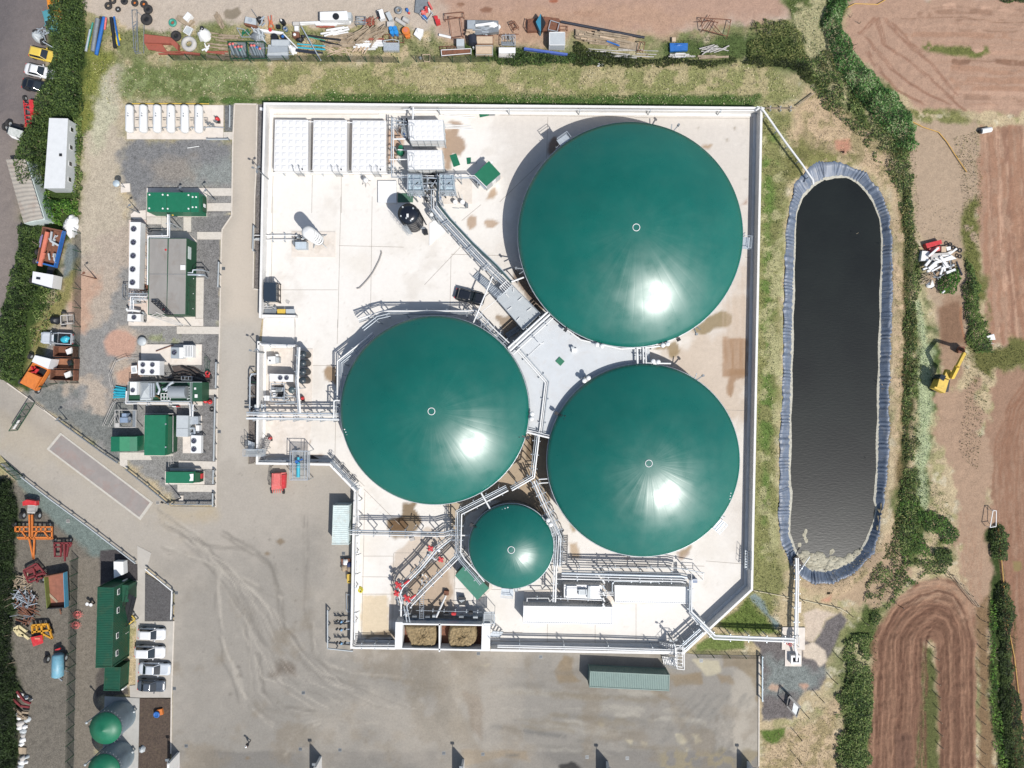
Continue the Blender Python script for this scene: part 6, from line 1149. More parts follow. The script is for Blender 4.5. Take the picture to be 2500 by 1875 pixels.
for k,(q,lb)in enumerate((([(740,104),(1170,132)],'longest pale pipe lying north of the brown stain'),([(795,93),(1170,112)],'pale pipe lying just above the longest one near the north wall'),([(790,217),(1120,232)],'upper pale pipe beside the upper water tank'),([(795,238),(1110,252)],'middle pale pipe beside the upper water tank'),([(795,255),(1145,268)],'lower pale pipe beside the upper water tank'))):mb=MB();mb.tube([cJ(*q[0],.1),cJ(*q[1],.1)],.08,8);one('loose_pipe',mb,white,lb,'pipe')
zt=7.3;t=thg('flare_stack','white banded flare stack with a round cap on its own pad','flare',cK(930,570));bx,by,_=cK(945,568)
mb=MB();mb.lth(bx,by,[(.72,.6),(.74,2.2),(.78,4.6),(.8,6.2)],36,cap=False);mb.mk('stack',dst,t)
for z,r in((1.4,.86),(2.6,.9),(3.7,.93),(4.8,.95),(5.8,.97)):mb=MB();mb.lth(bx,by,[(r-.22,z-.16),(r,z-.1),(r,z+.1),(r-.22,z+.16)],36,cap=False);mb.mk('band',white,t)
mb=MB();mb.lth(bx,by,[(.88,6.1),(.95,6.4),(.93,6.9),(.6,7.2),(.001,7.3)],36);mb.mk('cap',white,t)
for k in range(4):a=math.pi/4+k*math.pi/2;mb=MB();mb.bm((bx+.6*math.cos(a),by+.6*math.sin(a),1.2),(bx+1.5*math.cos(a),by+1.5*math.sin(a),.1),.1);mb.mk('leg',grey,t)
t,pts=blk_('flare_control_box','pale blue-grey box left of the flare stack','box',cK,[(626,572),(766,572),(766,660),(626,660)],1.4,mat('pale_blue_grey',(206,218,226),rough=.5));mb=MB();mb.box(*cK(612,590,.8)[:2],.1,.35,.6,.8);mb.mk('side_panel',dst,t)
t=thg('burner_pipework','dark valves and pipes between the box and the flare stack','valves',cK(690,540));r_=random.Random(6)
for k in range(10):x,y=610+k*17,540+r_.uniform(-45,12);mb=MB();mb.cyl(*cK(x,y,.8)[:2],.1,r_.uniform(.6,1.2),.11,n=8);mb.bm(cK(x-10,y,.7),cK(x+22,y+4,.7),.09);mb.mk('valve',[dst,black,white,steel][k%4],t)
rack('pair of white pipes from the west bund wall to the flare stack',cK,[(110,488),(190,490),(600,488),(720,505)],.55,[0,-.72],[.07,.07],white,4)
mb=MB();mb.tube([cK(90,655,.5),cK(92,560,.6),cK(110,530,.6),(cK(190,528,.6))],.1,8);one('drop_pipe',mb,grey,'bent pipe outside the west bund wall opposite the flare','pipe')
t=thg('black_shelter','black-roofed open shelter inside the west bund wall','shelter',cK(330,1220));z=2.4;q=XY(cK.L([(228,1086),(382,1088),(382,1326),(226,1326)],z));mb=MB();mb.pr_(q,z-.12,z);mb.mk('roof',mat('slate_roof',(44,58,72),rough=.4,var=.1),t)
mb=MB();q=[(p[0],p[1])for p in q]
for p in q:mb.bm((*p,0),(*p,z-.1),.12)
for f in(0,.33,.66,1):a=V3((*q[1],0)).lerp(V3((*q[2],0)),f);mb.bm((a.x,a.y,.1),(a.x,a.y,z-.1),.09)
for zz in(.2,1.2):mb.bm((*q[1],zz),(*q[2],zz),.08)
mb.mk('frame',black,t);mb=MB();mb.pr_([(q[0][0]+.1,q[0][1]-.1),(q[1][0]-.4,q[1][1]-.1),(q[2][0]-.4,q[2][1]+.1),(q[3][0]+.1,q[3][1]+.1)],.05,1.4);mb.mk('shelves',dst,t)
mb=MB();mb.bm(cK(230,1340,1),cK(300,1345,1),.1);one('hose_bracket',mb,dst,'small brackets at the foot of the black-roofed shelter','bracket')
for lb,x0,x1,m_ in(('yellow recycling bin by the compound entrance wing wall',400,500,yellow),('grey-blue recycling bin by the compound entrance wing wall',510,620,grey),('dark bin under the west end of the wing wall',235,385,dst)):
 t=thg('recycling_bin',lb,'bin',cK((x0+x1)/2,1460));mb=MB();mb.frust(XY(cK.L([(x0+8,1432),(x1-8,1432),(x1-8,1484),(x0+8,1484)])),XY(cK.L([(x0,1426),(x1,1426),(x1,1490),(x0,1490)],1)),0,1.0);mb.mk('tub',m_,t);mb=MB();mb.pr_(XY(cK.L([(x0-2,1424),(x1+2,1424),(x1+2,1465),(x0-2,1465)],1.08)),1.0,1.08);mb.mk('lid',m_,t)
rack('white rails between the black shelter and the bins',cK,[(228,1392),(340,1395),(395,1440)],.9,[0,-.25],.05,white,2)
mb=MB();mb.tube([cK(x,y,.1)for x,y in((1712,688),(1718,712),(1690,800),(1650,880),(1605,965),(1540,1050),(1480,1115),(1440,1155),(1405,1162))],.12,8);one('fire_hose',mb,mat('hose_grey',(160,156,152),rough=.7),'grey hose curving over the open concrete left of the black car','hose')
mb=MB();mb.bm(cK(510,1318,.1),cK(552,1340,.1),.35,.12);mb.bm(cK(520,1340,.1),cK(545,1355,.1),.2,.2);one('scrap_plate',mb,gyc,'crumpled grey plate on the floor near the bins','scrap')
for k,(x,y,lb)in enumerate(((551,313,'topmost'),(549,391,'second from the top'),(548,470,'third from the top'),(546,548,'lowest'))):
 t=thg('black_filter','%s of the four black carbon filter drums in a column'%lb,'filter drum',cM(x+28,y),group='black filter drums');zz=3.0;a,b,_=cM(x,y,zz);r=.5;mb=MB();mb.lth(a,b,[(r,.1),(r,zz)],28,cap=False);mb.mk('shell',black,t);mb=MB();mb.lth(a,b,[(r+.05,zz-.05),(r+.05,zz+.02),(.001,zz+.12)],28);mb.mk('lid',mat('lid_dark',(64,74,80),rough=.35),t);mb=MB();mb.tube([(a-.4,b,zz-.3),(a-.7,b,zz-.3),(a-.7,b,.4)],.06,6);mb.mk('hose',grey,t)
t=thg('black_filter','single dark round-topped drum below the white two-fan cooler','filter drum',cM(470,636));a,b,_=cM(448,634,2.2);mb=MB();mb.lth(a,b,[(.48,.1),(.48,2.1)],28,cap=False);mb.mk('shell',dst,t);mb=MB();mb.lth(a,b,[(.52,2.1),(.5,2.18),(.001,2.25)],28);mb.mk('lid',mat('lid_slate',(84,100,104),rough=.4),t)
rack('thick white pipe running down beside the four black drums',cM,[(520,250),(505,560),(527,840)],3.1,[0,-.3],[.17,.08],[white,steel],4)
rack('white pipes along the top of the cooler yard wall',cM,[(180,230),(480,240)],2.6,[0],.1,white,2,frame=False)
t,pts=blk_('control_unit','white control unit with a round gauge near the west wall','control box',cM,[(234,335),(300,330),(304,396),(238,400)],1.6,white);mb=MB();mb.cyl(*cM(255,370,1.6)[:2],1.6,1.66,.13,n=14);mb.mk('gauge',black,t);mb=MB();mb.pr_(XY(cM.L([(304,340),(334,340),(334,392),(304,388)],1.2)),.1,1.2);mb.mk('side_box',grey,t);mb=MB();mb.pr_(XY(cM.L([(305,312),(328,312),(328,336),(305,336)],.9)),.1,.9);mb.mk('motor',white,t)
t=thg('compressor_skid','steel framed compressor skid with dark machinery in the cooler yard','compressor',cM(320,640));q=[V3(p)for p in cM.L([(265,575),(385,578),(382,735),(262,735)],2.2)];mb=MB()
for i in range(4):mb.bm(q[i],q[(i+1)%4],.1);mb.bm(q[i],(q[i].x,q[i].y,.1),.1)
mb.bm(q[0].lerp(q[3],.25),q[1].lerp(q[2],.25),.08);mb.bm(q[0].lerp(q[3],.8),q[1].lerp(q[2],.8),.12);mb.mk('frame',steel,t);mb=MB();mb.pr_(XY(cM.L([(290,600),(378,600),(378,700),(290,700)],.6)),.1,.5);mb.mk('base',black,t)
r_=random.Random(31)
for k in range(9):x,y=r_.uniform(280,372),r_.uniform(620,720);mb=MB();mb.box(*cM(x,y,1)[:2],.3,r_.uniform(.25,.6),r_.uniform(.25,.6),r_.uniform(.5,1.2));mb.mk('machine_block',[grey,white,dst,steel][k%4],t)
t,pts=blk_('white_cabinet','white cabinet on the left of the compressor skid','cabinet',cM,[(204,686),(250,686),(248,732),(203,730)],1.6,white);mb=MB();mb.bm(cM(226,690,1.62),cM(226,728,1.62),.03,.02);mb.mk('door_gap',dst,t)
hoses('steel_hoses','curved silver pipes right of the compressor skid',cM,[[(370,690),(400,690),(425,712),(400,722),(365,720)],[(385,650),(410,680),(485,697)],[(400,740),(500,742),(525,720)],[(300,760),(480,752)]],.09,steel,z=1.5,cat='pipes')
rack('yellow gas pipe along the foot of the compressor skid',cM,[(385,752),(450,755)],1.2,[0],.08,yellow,0)
rack('group of thick grey pipes at the head of the long west rack',cM,[(210,760),(215,820)],1.8,[0,-.5,-1.0,-1.5],[.12,.16,.12,.18],[steel,grey,steel,grey],1)
exg('red extinguisher right of the compressor skid',cM,556,708,1.2);exg('small red extinguisher by the steel steps',cM,268,1065,1.0)
rack('long double run of silver pipes from the west yard to the left dome',cM,[(45,838),(890,848)],3.0,[0,-.35,-.8,-1.0],[.15,.1,.12,.08],[steel,white,steel,grey],7)
rack('slim white pipe run below the long silver pipes',cM,[(42,890),(530,890),(890,903)],3.0,[0],.12,white,5,frame=False)
rack('looped white pipe standing against the left dome',cM,[(828,890),(830,735),(845,728),(885,730)],4.2,[0,-.35],[.13,.08],white,1)
for lb,pl in(('silver pipe frame left of the cooler yard',[(72,835),(75,520),(90,488),(130,490)]),):rack(lb,cM,pl,2.2,[0],.11,steel,4,frame=False)
t=thg('black_machine','black covered machine part on the gravel strip left of the cooler yard','machine',cM(105,550));mb=MB();mb.pr_(XY(cM.L([(80,520),(100,515),(134,560),(128,590),(80,575)],.8)),.1,.8);mb.mk('cover',black,t);mb=MB();mb.bm(cM(75,560,.9),cM(130,568,.9),.08);mb.mk('bar',dgr,t)
mb=MB();mb.pr_(XY(cM.L([(78,708),(132,708),(130,825),(78,820)],.05)),0,.05);stc('wet_patch',mb,mat('wet_dark',(50,46,46),rough=.4,var=.3))
def stair(label,c,p,q,z0,z1,w_,n,m=steel,treadw=.24,rails=True,landing=None):
 a,b=V3(c(*p,z0)),V3(c(*q,z1));t=thg('steel_stairs',label,'stairs',((a+b)/2).to_tuple()[:2]);d=b-a;nn=V3((-d.y,d.x,0)).normalized()
 for k in range(n):s_=a.lerp(b,(k+.5)/n);mb=MB();mb.bm(s_-nn*w_/2,s_+nn*w_/2,treadw,.04);mb.mk('tread',m,t)
 for o in(-w_/2,w_/2):
  mb=MB();mb.bm(a+nn*o,b+nn*o,.06,.18);mb.mk('stringer',m,t)
  if rails:mb=MB();U=V3((0,0,1));mb.tube([a+nn*o+U,b+nn*o+U],.03,6);[mb.bm(a.lerp(b,f)+nn*o,a.lerp(b,f)+nn*o+U,.045)for f in(0,.33,.66,1)];mb.mk('handrail',m,t)
 return t
stair('steel steps climbing the outside of the west bund wall',cM,(88,1100),(88,1190),2.0,.3,1.0,6)
stair('steel steps inside the west bund wall beside the red extinguisher',cM,(190,1200),(245,1060),2.1,.3,.9,8,gyc)
for lb,q,z in(('steel railed landing over the west bund wall',[(35,1165),(215,1168),(215,1225),(32,1225)],2.3),):
 t=thg('landing',lb,'landing',cM(120,1195));q=[V3(p)for p in cM.L(q,z)];mb=MB();mb.pr_([(p.x,p.y)for p in q],z-.08,z);mb.mk('floor_grating',mat('grate',(186,192,194),rough=.6,alpha=.6),t)
 mb=MB();U=V3((0,0,1))
 for i in range(4):mb.bm(q[i]+U,q[(i+1)%4]+U,.05);mb.bm(q[i]+U*.5,q[(i+1)%4]+U*.5,.04);mb.bm(q[i],q[i]+U,.05);mb.bm((q[i].x,q[i].y,0),q[i],.07)
 mb.mk('guardrail',steel,t)
t=thg('pump_cage','steel cage straddling the south wall with a cyan pump inside','cage',cM(515,1315));q=[V3(p)for p in cM.L([(438,1185),(598,1188),(592,1446),(435,1445)],3.2)];U=V3((0,0,1));mb=MB()
for i in range(4):mb.bm(q[i],q[(i+1)%4],.08);mb.bm(q[i]-U,q[(i+1)%4]-U,.06);mb.bm((q[i].x,q[i].y,0),q[i],.09)
for f in(.47,.55):mb.bm(q[0].lerp(q[3],f),q[1].lerp(q[2],f),.06)
for f in(.15,.82):mb.bm(q[0].lerp(q[1],f),q[3].lerp(q[2],f),.06)
mb.mk('frame',steel,t);mb=MB();mb.pr_([(q[i].x,q[i].y)for i in range(4)],2.1,2.16);mb.mk('floor_grating',mat('grate2',(190,194,194),rough=.6,alpha=.35),t)
mb=MB();mb.tube([cM(510,1285,2.6),cM(508,1420,2.6)],.27,14);mb.tube([cM(510,1240,2.6),cM(510,1262,2.6)],.2,12);mb.mk('pump_body',cyan,t);mb=MB();mb.tube([cM(485,1280,2.6),cM(550,1255,2.6)],.12,8);mb.cyl(*cM(500,1280,2.6)[:2],2.2,2.9,.26,n=16);mb.mk('motor',blue,t)
t=thg('feed_pump','steel pump head lying inside the south wall left of the cage','pump',cM(420,1275));mb=MB();mb.tube([cM(385,1274,.8),cM(440,1274,.8)],.25,12);mb.tor_(*cM(408,1274,.8)[:2],.8,.3,.06,14,5);mb.mk('body',steel,t);mb=MB();mb.bm(cM(600,1300,.6),cM(690,1280,.6),.14);mb.mk('lance',wood,t)
mb=MB();mb.pr_(XY(cM.L([(595,1225),(640,1222),(700,1255),(770,1255),(780,1275),(700,1290),(600,1310)],0)),0,.03);stc('wet_patch',mb,MATS['wet_dark'])
t=thg('red_machine','faded red wheeled machine parked below the south-west wall','machine',cM(330,1470));redf=mat('faded_red',(232,116,110),rough=.6,var=.15,scale=3,stain=(240,170,160),stainamt=.6)
mb=MB();mb.pr_(XY(cM.L([(272,1385),(395,1378),(385,1520),(268,1535)],.9)),.3,.9);mb.mk('chassis',redf,t);mb=MB();mb.pr_(XY(cM.L([(285,1388),(350,1386),(345,1500),(282,1502)],1.3)),.9,1.3);mb.mk('hood',redf,t);mb=MB();mb.pr_(XY(cM.L([(362,1400),(396,1395),(390,1520),(360,1524)],1.1)),.4,1.1);mb.mk('side_tank',red,t)
for x,y in((272,1400),(396,1400),(272,1545),(378,1550)):a,b,_=cM(x,y,.35);mb=MB();mb.tube([(a-.12,b,.35),(a+.12,b,.35)],.35,16);mb.mk('wheel',rubber,t)
for k in range(6):mb=MB();mb.bm(cM(280+k*18,1525,.8),cM(278+k*18,1560,.4),.09);mb.mk('tine',redf,t)
t=thg('tyre_rack','dark wire rack beside the faded red machine','rack',cM(255,1410));q=cM.L([(258,1320),(268,1320),(250,1490),(240,1480)],.9);mb=MB()
for i in range(4):mb.bm(q[i],q[(i+1)%4],.06)
for p in q:mb.bm(p,(p[0],p[1],0),.05)
for k in range(5):mb.bm(V3(q[0]).lerp(V3(q[3]),k/4),V3(q[1]).lerp(V3(q[2]),k/4),.04)
mb.mk('frame',black,t)
for x,y,lb in((830,1285,'upper'),(938,1400,'middle'),(1045,1510,'lower')):t=thg('wall_bracket','%s square bracket on the diagonal bund wall'%lb,'bracket',cM(x,y));q=cM.L([(x-12,y-14),(x+12,y-14),(x+12,y+14),(x-12,y+14)],2.6);mb=MB();[mb.bm(q[i],q[(i+1)%4],.06)for i in range(4)];[mb.bm(p,(p[0],p[1],1.9),.05)for p in q];mb.mk('frame',dst,t)
def cnt_(label,c,q,z,m,nrib=36,group=None,corr=True,z0=0):
 """ribbed shipping container from its roof outline; ribs run across"""
 pts=[V3((*p[:2],0))for p in c.L(q,z)];t=thg('shipping_container',label,'container',(*cen(pts)[:2],z0),group=group)
 if(pts[1]-pts[0]).length<(pts[2]-pts[1]).length:pts=pts[1:]+pts[:1]
 a,b,c2,d2=pts;mb=MB();vs=[];n=nrib*4;fs=[]
 for k in range(n+1):
  f=k/n;o=.03 if(k//2)%2 else 0.0;A=a.lerp(b,f);D=d2.lerp(c2,f);e=(D-A).normalized()*o
  vs+=[(A.x+e.x,A.y+e.y,z0+.15),(A.x+e.x,A.y+e.y,z-.03),(A.x+e.x*3,A.y+e.y*3,z-.03+(.035 if(k//2)%2==0 else 0)),(D.x-e.x*3,D.y-e.y*3,z-.03+(.035 if(k//2)%2==0 else 0)),(D.x-e.x,D.y-e.y,z-.03),(D.x-e.x,D.y-e.y,z0+.15)]
 for k in range(n):
  for j in range(5):fs.append((k*6+j,k*6+j+1,(k+1)*6+j+1,(k+1)*6+j))
 fs+=[(0,5,4,3,2,1),(n*6,n*6+1,n*6+2,n*6+3,n*6+4,n*6+5)]
 mb.add(vs,fs);mb.mk('ribbed_shell',m,t)
 mb=MB()
 for p,r in((a,b),(d2,c2),(a,d2),(b,c2)):
  for zz in(z-.01,z0+.1):mb.bm((p.x,p.y,zz),(r.x,r.y,zz),.13,.12)
 for p in pts:mb.bm((p.x,p.y,z0+.02),(p.x,p.y,z+.04),.17)
 mb.mk('frame',m,t)
 mb=MB();e=(a-b).normalized()*.04
 for f in(.3,.7):p=b.lerp(c2,f)-e;mb.tube([(p.x,p.y,z0+.2),(p.x,p.y,z-.2)],.03,6)
 mb.mk('door_bars',dst,t);return t
mint=mat('faded_mint',(222,236,232),rough=.6,var=.1,scale=2,stain=(176,150,120),stainamt=.35);greygreen=mat('grey_green',(122,146,138),rough=.55,var=.08,scale=1.5,stain=(140,160,150),stainamt=.3)
cnt_('faded mint short container left of the bund wall',cO,[(92,207),(233,207),(225,562),(80,560)],2.6,mint,20)
cnt_('long grey-green container standing alone in the yard',cBB,[(1085,220),(1558,242),(1555,335),(1081,312)],2.7,greygreen,44)
t=thg('workbench','cluttered bench with a blue bundle under the wall','bench',cO(215,745));mb=MB();mb.pr_(XY(cO.L([(160,700),(250,695),(255,800),(175,810)],.7)),.3,.7);mb.mk('table',rust,t)
for x,y,m_ in((190,780,wood),(235,750,mat('navy_cloth',(60,70,110),rough=.9)),(200,730,white),(240,790,wood)):mb=MB();lump(mb,*cO(x,y,.8)[:2],.68,.55,.6,.35,x,12);mb.mk('bundle',m_,t)
t=thg('yellow_tub','yellow tub below the cluttered bench','tub',cO(240,880));mb=MB();mb.pr_(XY(cO.L([(220,842),(266,842),(264,915),(222,912)],.8)),0,.6);mb.mk('body',yellow,t);o4_=cO.L([(218,840),(268,840),(266,917),(220,914)],.8);mb=MB();[mb.bm(o4_[i],o4_[(i+1)%4],.12)for i in range(4)];mb.mk('rim',yellow,t)
mb=MB();
for k in range(4):mb.tor_(*cO(335+(k%2)*8,975+k*6,.1+.05*k),.38-.05*k,.06,20,5)
one('yellow_hose',mb,mat('lemon',(232,220,60),rough=.6),'yellow hose coil against the west bund wall','hose')
for x0,lb in((210,'left'),(228,'right')):mb=MB();q=cO.L([(x0,1020),(x0+18,1030),(x0+20,1185),(x0+4,1180)],.4);[mb.bm(q[i],q[(i+1)%4],.07)for i in range(4)];one('ladder_section',mb,steel,'%s of two steel frames leaning outside the wall above the hose valves'%lb,'frame')
for k,(y,lb)in enumerate(((1255,'upper'),(1330,'middle'),(1455,'lower'))):
 t=thg('filling_point','%s tanker filling valve sticking out of the west wall'%lb,'valve',cO(180,y),group='tanker filling valves');mb=MB();mb.tube([cO(255,y+12,1.0),cO(110,y+14,1.0)],.1,8);mb.mk('pipe',steel,t)
 for x in(120,150,195):mb=MB();mb.cyl(*cO(x,y+14,1.3)[:2],.8,1.4,.14,n=10);mb.tor_(*cO(x,y+14,1.5),.16,.03,14,5);mb.mk('valve',black,t)
 mb=MB();mb.cyl(*cO(165,y+20,1.2)[:2],.9,1.35,.17,n=12);mb.mk('coupling',mat('sky_blue',(130,180,220),rough=.5),t)
rail('white bump rail round the tanker filling valves',cO,[(38,1165),(38,1520),(270,1545)],1.1,5,grey)
t=thg('folded_sheets','fan of grey sheets in the south-west wall corner','sheets',cO(290,1460))
for k in range(5):mb=MB();a=cO(262,1490,2.05);b=cO(300-k*4,1405+k*18,2.1+.05*k);c3=cO(318-k*4,1412+k*20,2.1+.05*k);mb.add([a,b,c3,(a[0],a[1],2),(b[0],b[1],b[2]-.04),(c3[0],c3[1],c3[2]-.04)],[(0,1,2),(5,4,3),(0,3,4,1),(1,4,5,2),(2,5,3,0)]);mb.mk('sheet',gyc,t)
mb=MB();mb.pr_(XY(cO.L([(320,1432),(650,1432),(650,1470),(320,1470)],0)),0,.03);stc('wet_patch',mb,MATS['wet_dark'])
rack('long steel pipes across the compound south of the left dome',cO,[(240,432),(1100,452),(1180,430),(1260,432)],3.2,[0,-.32,-.6],[.12,.1,.09],[steel,dst,white],7)
rack('white pipe beside the smallest dome towards the long steel pipes',cO,[(1170,478),(1350,478)],3.3,[0],.13,white,1,frame=False)
rack('steel pipes winding round the left side of the smallest dome',cO,[(1700,65),(1270,285),(1262,640),(1300,700),(1420,830),(1480,905)],4.2,[0,-.35,-.6,-.85],[.13,.08,.09,.06],[white,dst,steel,steel],9)
rack('white pipe from the left dome down to the smallest dome',cO,[(1450,88),(1535,238)],4.6,[0],.14,white,0)
rack('upper diagonal run of steel pipes under the red pumps',cO,[(1250,515),(1170,520),(1040,620),(900,790),(730,960),(705,1010),(730,1110)],2.6,[0,-.3,-.65],[.13,.08,.1],[steel,white,dst],7)
rack('lower diagonal run of steel pipes under the red pumps',cO,[(1255,625),(1090,790),(930,950),(790,1095),(770,1120)],2.6,[0,.3,.6],[.12,.08,.1],[steel,dst,white],6)
rack('vertical pair of pipes dropping to the left feed hopper',cO,[(738,1130),(770,1290)],3.0,[0,.45],.07,steel,1)
rack('white down pipe left of the feed hopper ladder',cO,[(715,1000),(712,1225)],2.0,[0,.9],[.14,.12],white,2)
for x,y,lb,an in((690,940,'left end of the upper diagonal pipes',-.9),(768,1060,'left end of the lower diagonal pipes',-.9),(985,598,'upper middle of the diagonal pipes',.6),(1080,700,'right side of the diagonal pipes',.6),(672,1012,'far lower left of the diagonal pipes',.5)):
 t=thg('red_pump','bright red pump at the '+lb,'pump',cO(x,y));u=V3((math.cos(an),math.sin(an),0));c0=V3(cO(x,y,2.9));L_=.7 if x<800 and y!=1012 else .42
 mb=MB();mb.tube([c0-u*L_,c0-u*.1],.24,14);mb.tube([c0+u*.1,c0+u*L_],.2,14);mb.mk('body',red,t);mb=MB();mb.bm(c0+V3((-u.y,u.x,0))*.5,c0-V3((-u.y,u.x,0))*.5,.3,.25);mb.mk('gearbox',red,t);mb=MB();mb.cyl(c0.x,c0.y,c0.z-.9,c0.z-.15,.15,n=10);mb.mk('foot',dst,t)
for x,y,x1,y1 in((740,925,790,890),(800,1060,850,1025)):mb=MB();mb.tube([cO(x,y,3),cO(x1,y1,3)],.17,10);one('red_motor',mb,red,('upper' if y<1000 else 'lower')+' long red motor lying on the diagonal pipes','motor')
for lb,cx0,cy0,n_ in(('upper cluster of valves among the diagonal pipes',1010,660,14),('lower cluster of valves among the diagonal pipes',950,885,11),('valve cluster at the foot of the lower diagonal pipes',795,1105,8)):
 t=thg('valve_cluster',lb,'valves',cO(cx0,cy0));r_=random.Random(cx0)
 for k in range(n_):x,y=cx0+r_.uniform(-65,60),cy0+r_.uniform(-45,45);h=r_.uniform(1.5,3.2);mb=MB();(mb.cyl(*cO(x,y,h)[:2],h-.8,h,r_.uniform(.08,.2),n=10)if k%2 else mb.bm(cO(x,y,h),cO(x+r_.uniform(-50,50),y+r_.uniform(-40,40),h),.12));mb.mk('valve',[steel,white,dst,black,grey][k%5],t)
mb=MB();mb.bm(cO(830,420,1.8),cO(858,378,2.4),.12);mb.box(*cO(815,515,.5)[:2],0,.7,.55,.5,.3);one('grey_sampler',mb,gyc,'small grey box and arm by the long steel pipes','box')
fh=thg('feed_hopper','pair of steel feed hoppers filled with brown feedstock at the south wall','hopper',cO(1095,1400));z=3.2
for lb,q in(('l',[(662,1278),(728,1280),(722,1528),(656,1528)]),('r',[(1458,1290),(1535,1290),(1530,1545),(1452,1545)])):mb=MB();mb.pr_(XY(cO.L(q,z)),0,z);mb.mk('end_block',white,fh)
for q in([(728,1288),(1458,1300),(1458,1312),(728,1302)],[(722,1516),(1452,1530),(1452,1545),(722,1528)],[(1060,1290),(1075,1290),(1073,1552),(1060,1552)]):mb=MB();mb.pr_(XY(cO.L(q,z)),.3,z);mb.mk('side_wall',white,fh)
mb=MB();mb.pr_(XY(cO.L([(728,1300),(1458,1310),(1452,1532),(722,1518)],.9)),.05,.9);mb.mk('hopper_floor',rust,fh)
feed=mat('feedstock',(164,144,108),rough=.95,var=.4,scale=3,bump=.9,stain=(128,106,74),stainamt=.6)
def heap(mb,pts,z0,zt_,seed,nr=16):
 rg=random.Random(seed);c0=cen(pts);o=rsm(pts,72,0);n=len(o);vs=[(c0[0],c0[1],zt_)]
 for i in range(1,nr+1):
  f=i/nr;hz=zt_-(zt_-z0)*max(0,(f-.86)/.14)**1.3
  for p in o:k=f*(1+rg.uniform(-.02,.02));x,y=c0[0]+(p.x-c0[0])*k,c0[1]+(p.y-c0[1])*k;vs.append((x,y,hz+rg.uniform(-.16,.16)*(1 if i<nr else 0)))
 fs=[(0,1+j,1+(j+1)%n)for j in range(n)]
 for i in range(nr-1):fs+=[(1+i*n+j,1+(i+1)*n+j,1+(i+1)*n+(j+1)%n,1+i*n+(j+1)%n)for j in range(n)]
 mb.add(vs,fs,True)
for lb,q,sd_ in(('heap of brown feedstock in the left hopper bay',[(735,1306),(1040,1310),(1052,1370),(1048,1440),(1035,1500),(1000,1520),(900,1518),(800,1512),(778,1450),(755,1400),(738,1350)],1),('rounded heap of brown feedstock in the right hopper bay',[(1160,1313),(1280,1312),(1395,1316),(1412,1360),(1415,1430),(1400,1480),(1345,1515),(1250,1524),(1165,1524),(1140,1480),(1136,1420),(1150,1370)],2)):
 p=XY(cO.L(q,2.6));mb=MB();heap(mb,p,.95,2.6,sd_);one('feedstock_heap',mb,feed,lb,'heap')
mb=MB();mb.pr_(XY(cO.L([(735,1232),(1480,1262),(1480,1290),(735,1285)],1.6)),0,1.6);mb.mk('back_housing',dst,fh)
lt=thg('ladder','steel ladder lying up behind the left feed hopper','ladder',cO(905,1115));a0_,b0_=V3(cO(905,985,.4)),V3(cO(902,1250,2.4))
for o in(-.32,.32):mb=MB();mb.bm(a0_+V3((o,0,0)),b0_+V3((o,0,0)),.07);mb.mk('stile',steel,lt)
for k in range(14):mb=MB();p=a0_.lerp(b0_,(k+.5)/14);mb.bm(p-V3((.32,0,0)),p+V3((.32,0,0)),.05);mb.mk('rung',steel,lt)
t=thg('auger_pipe','slanting white auger tube from the hoppers to a black box','auger',cO(1080,1130));mb=MB();mb.tube([cO(1035,1235,2.2),cO(1125,1035,.8)],.16,12);mb.mk('tube',white,t);mb=MB();mb.box(*cO(1130,1010,.6)[:2],0,.75,.65,.7,-.1);mb.mk('box',rust,t)
t=thg('black_drum_box','open black bin of oddments behind the right feed hopper','bin',cO(1275,1080));mb=MB();mb.frust(XY(cO.L([(1245,1045),(1305,1055),(1300,1115),(1250,1120)])),XY(cO.L([(1240,1042),(1312,1052),(1306,1120),(1246,1124)],.9)),0,.9);mb.mk('tub',black,t)
for k in range(3):mb=MB();mb.bm(cO(1250+k*14,1075,.95),cO(1275+k*12,1095-k*9,1.0),.16);mb.mk('offcut',grey,t)
t=thg('hopper_drives','row of drive motors behind the feed hoppers','motors',cO(1150,1220));
for k,(x,y,m_)in enumerate(((840,1225,dst),(1025,1222,grey),(1130,1205,black),(1200,1198,red),(1270,1225,dst),(1355,1190,black),(1400,1232,grey),(960,1230,dst))):mb=MB();mb.tube([cO(x-22,y,1.9),cO(x+20,y,1.9)],.24,12);mb.box(*cO(x,y,1.5)[:2],1.2,.5,.5,.5);mb.mk('motor',m_,t)
rack('thin railing pipe behind the feed hoppers',cO,[(850,1170),(1470,1185)],2.0,[0],.04,steel,6,frame=False)
stair('steel stairs at the right end of the feed hoppers',cO,(1640,1390),(1540,1385),.3,2.8,1.0,7)
t=thg('landing','steel railed landing at the top right of the feed hoppers','landing',cO(1520,1240));q=[V3(p)for p in cO.L([(1478,1185),(1575,1185),(1575,1290),(1478,1290)],2.8)];U=V3((0,0,1));mb=MB()
for i in range(4):mb.bm(q[i]+U,q[(i+1)%4]+U,.05);mb.bm(q[i],q[(i+1)%4],.08);mb.bm((q[i].x,q[i].y,0),q[i]+U,.07)
mb.mk('guardrail',steel,t);mb=MB();mb.pr_([(p.x,p.y)for p in q],2.72,2.8);mb.mk('floor_grating',MATS['grate'],t)
t,pts=blk_('green_shed','diagonal shed with a flat green roof beside the smallest dome','shed',cO,[(1307,746),(1522,966),(1416,1072),(1213,850)],2.6,dgr,roof=mat('roof_teal',(44,128,104),rough=.6,var=.1,scale=1.5,stain=(90,150,130),stainamt=.35));mb=MB();mb.tube([cO(1285,745,2.4),cO(1318,750,2.4)],.12,8);mb.mk('vent_pipe',white,t)
w40=mat('container_white',(253,253,251),rough=.5,var=.02)
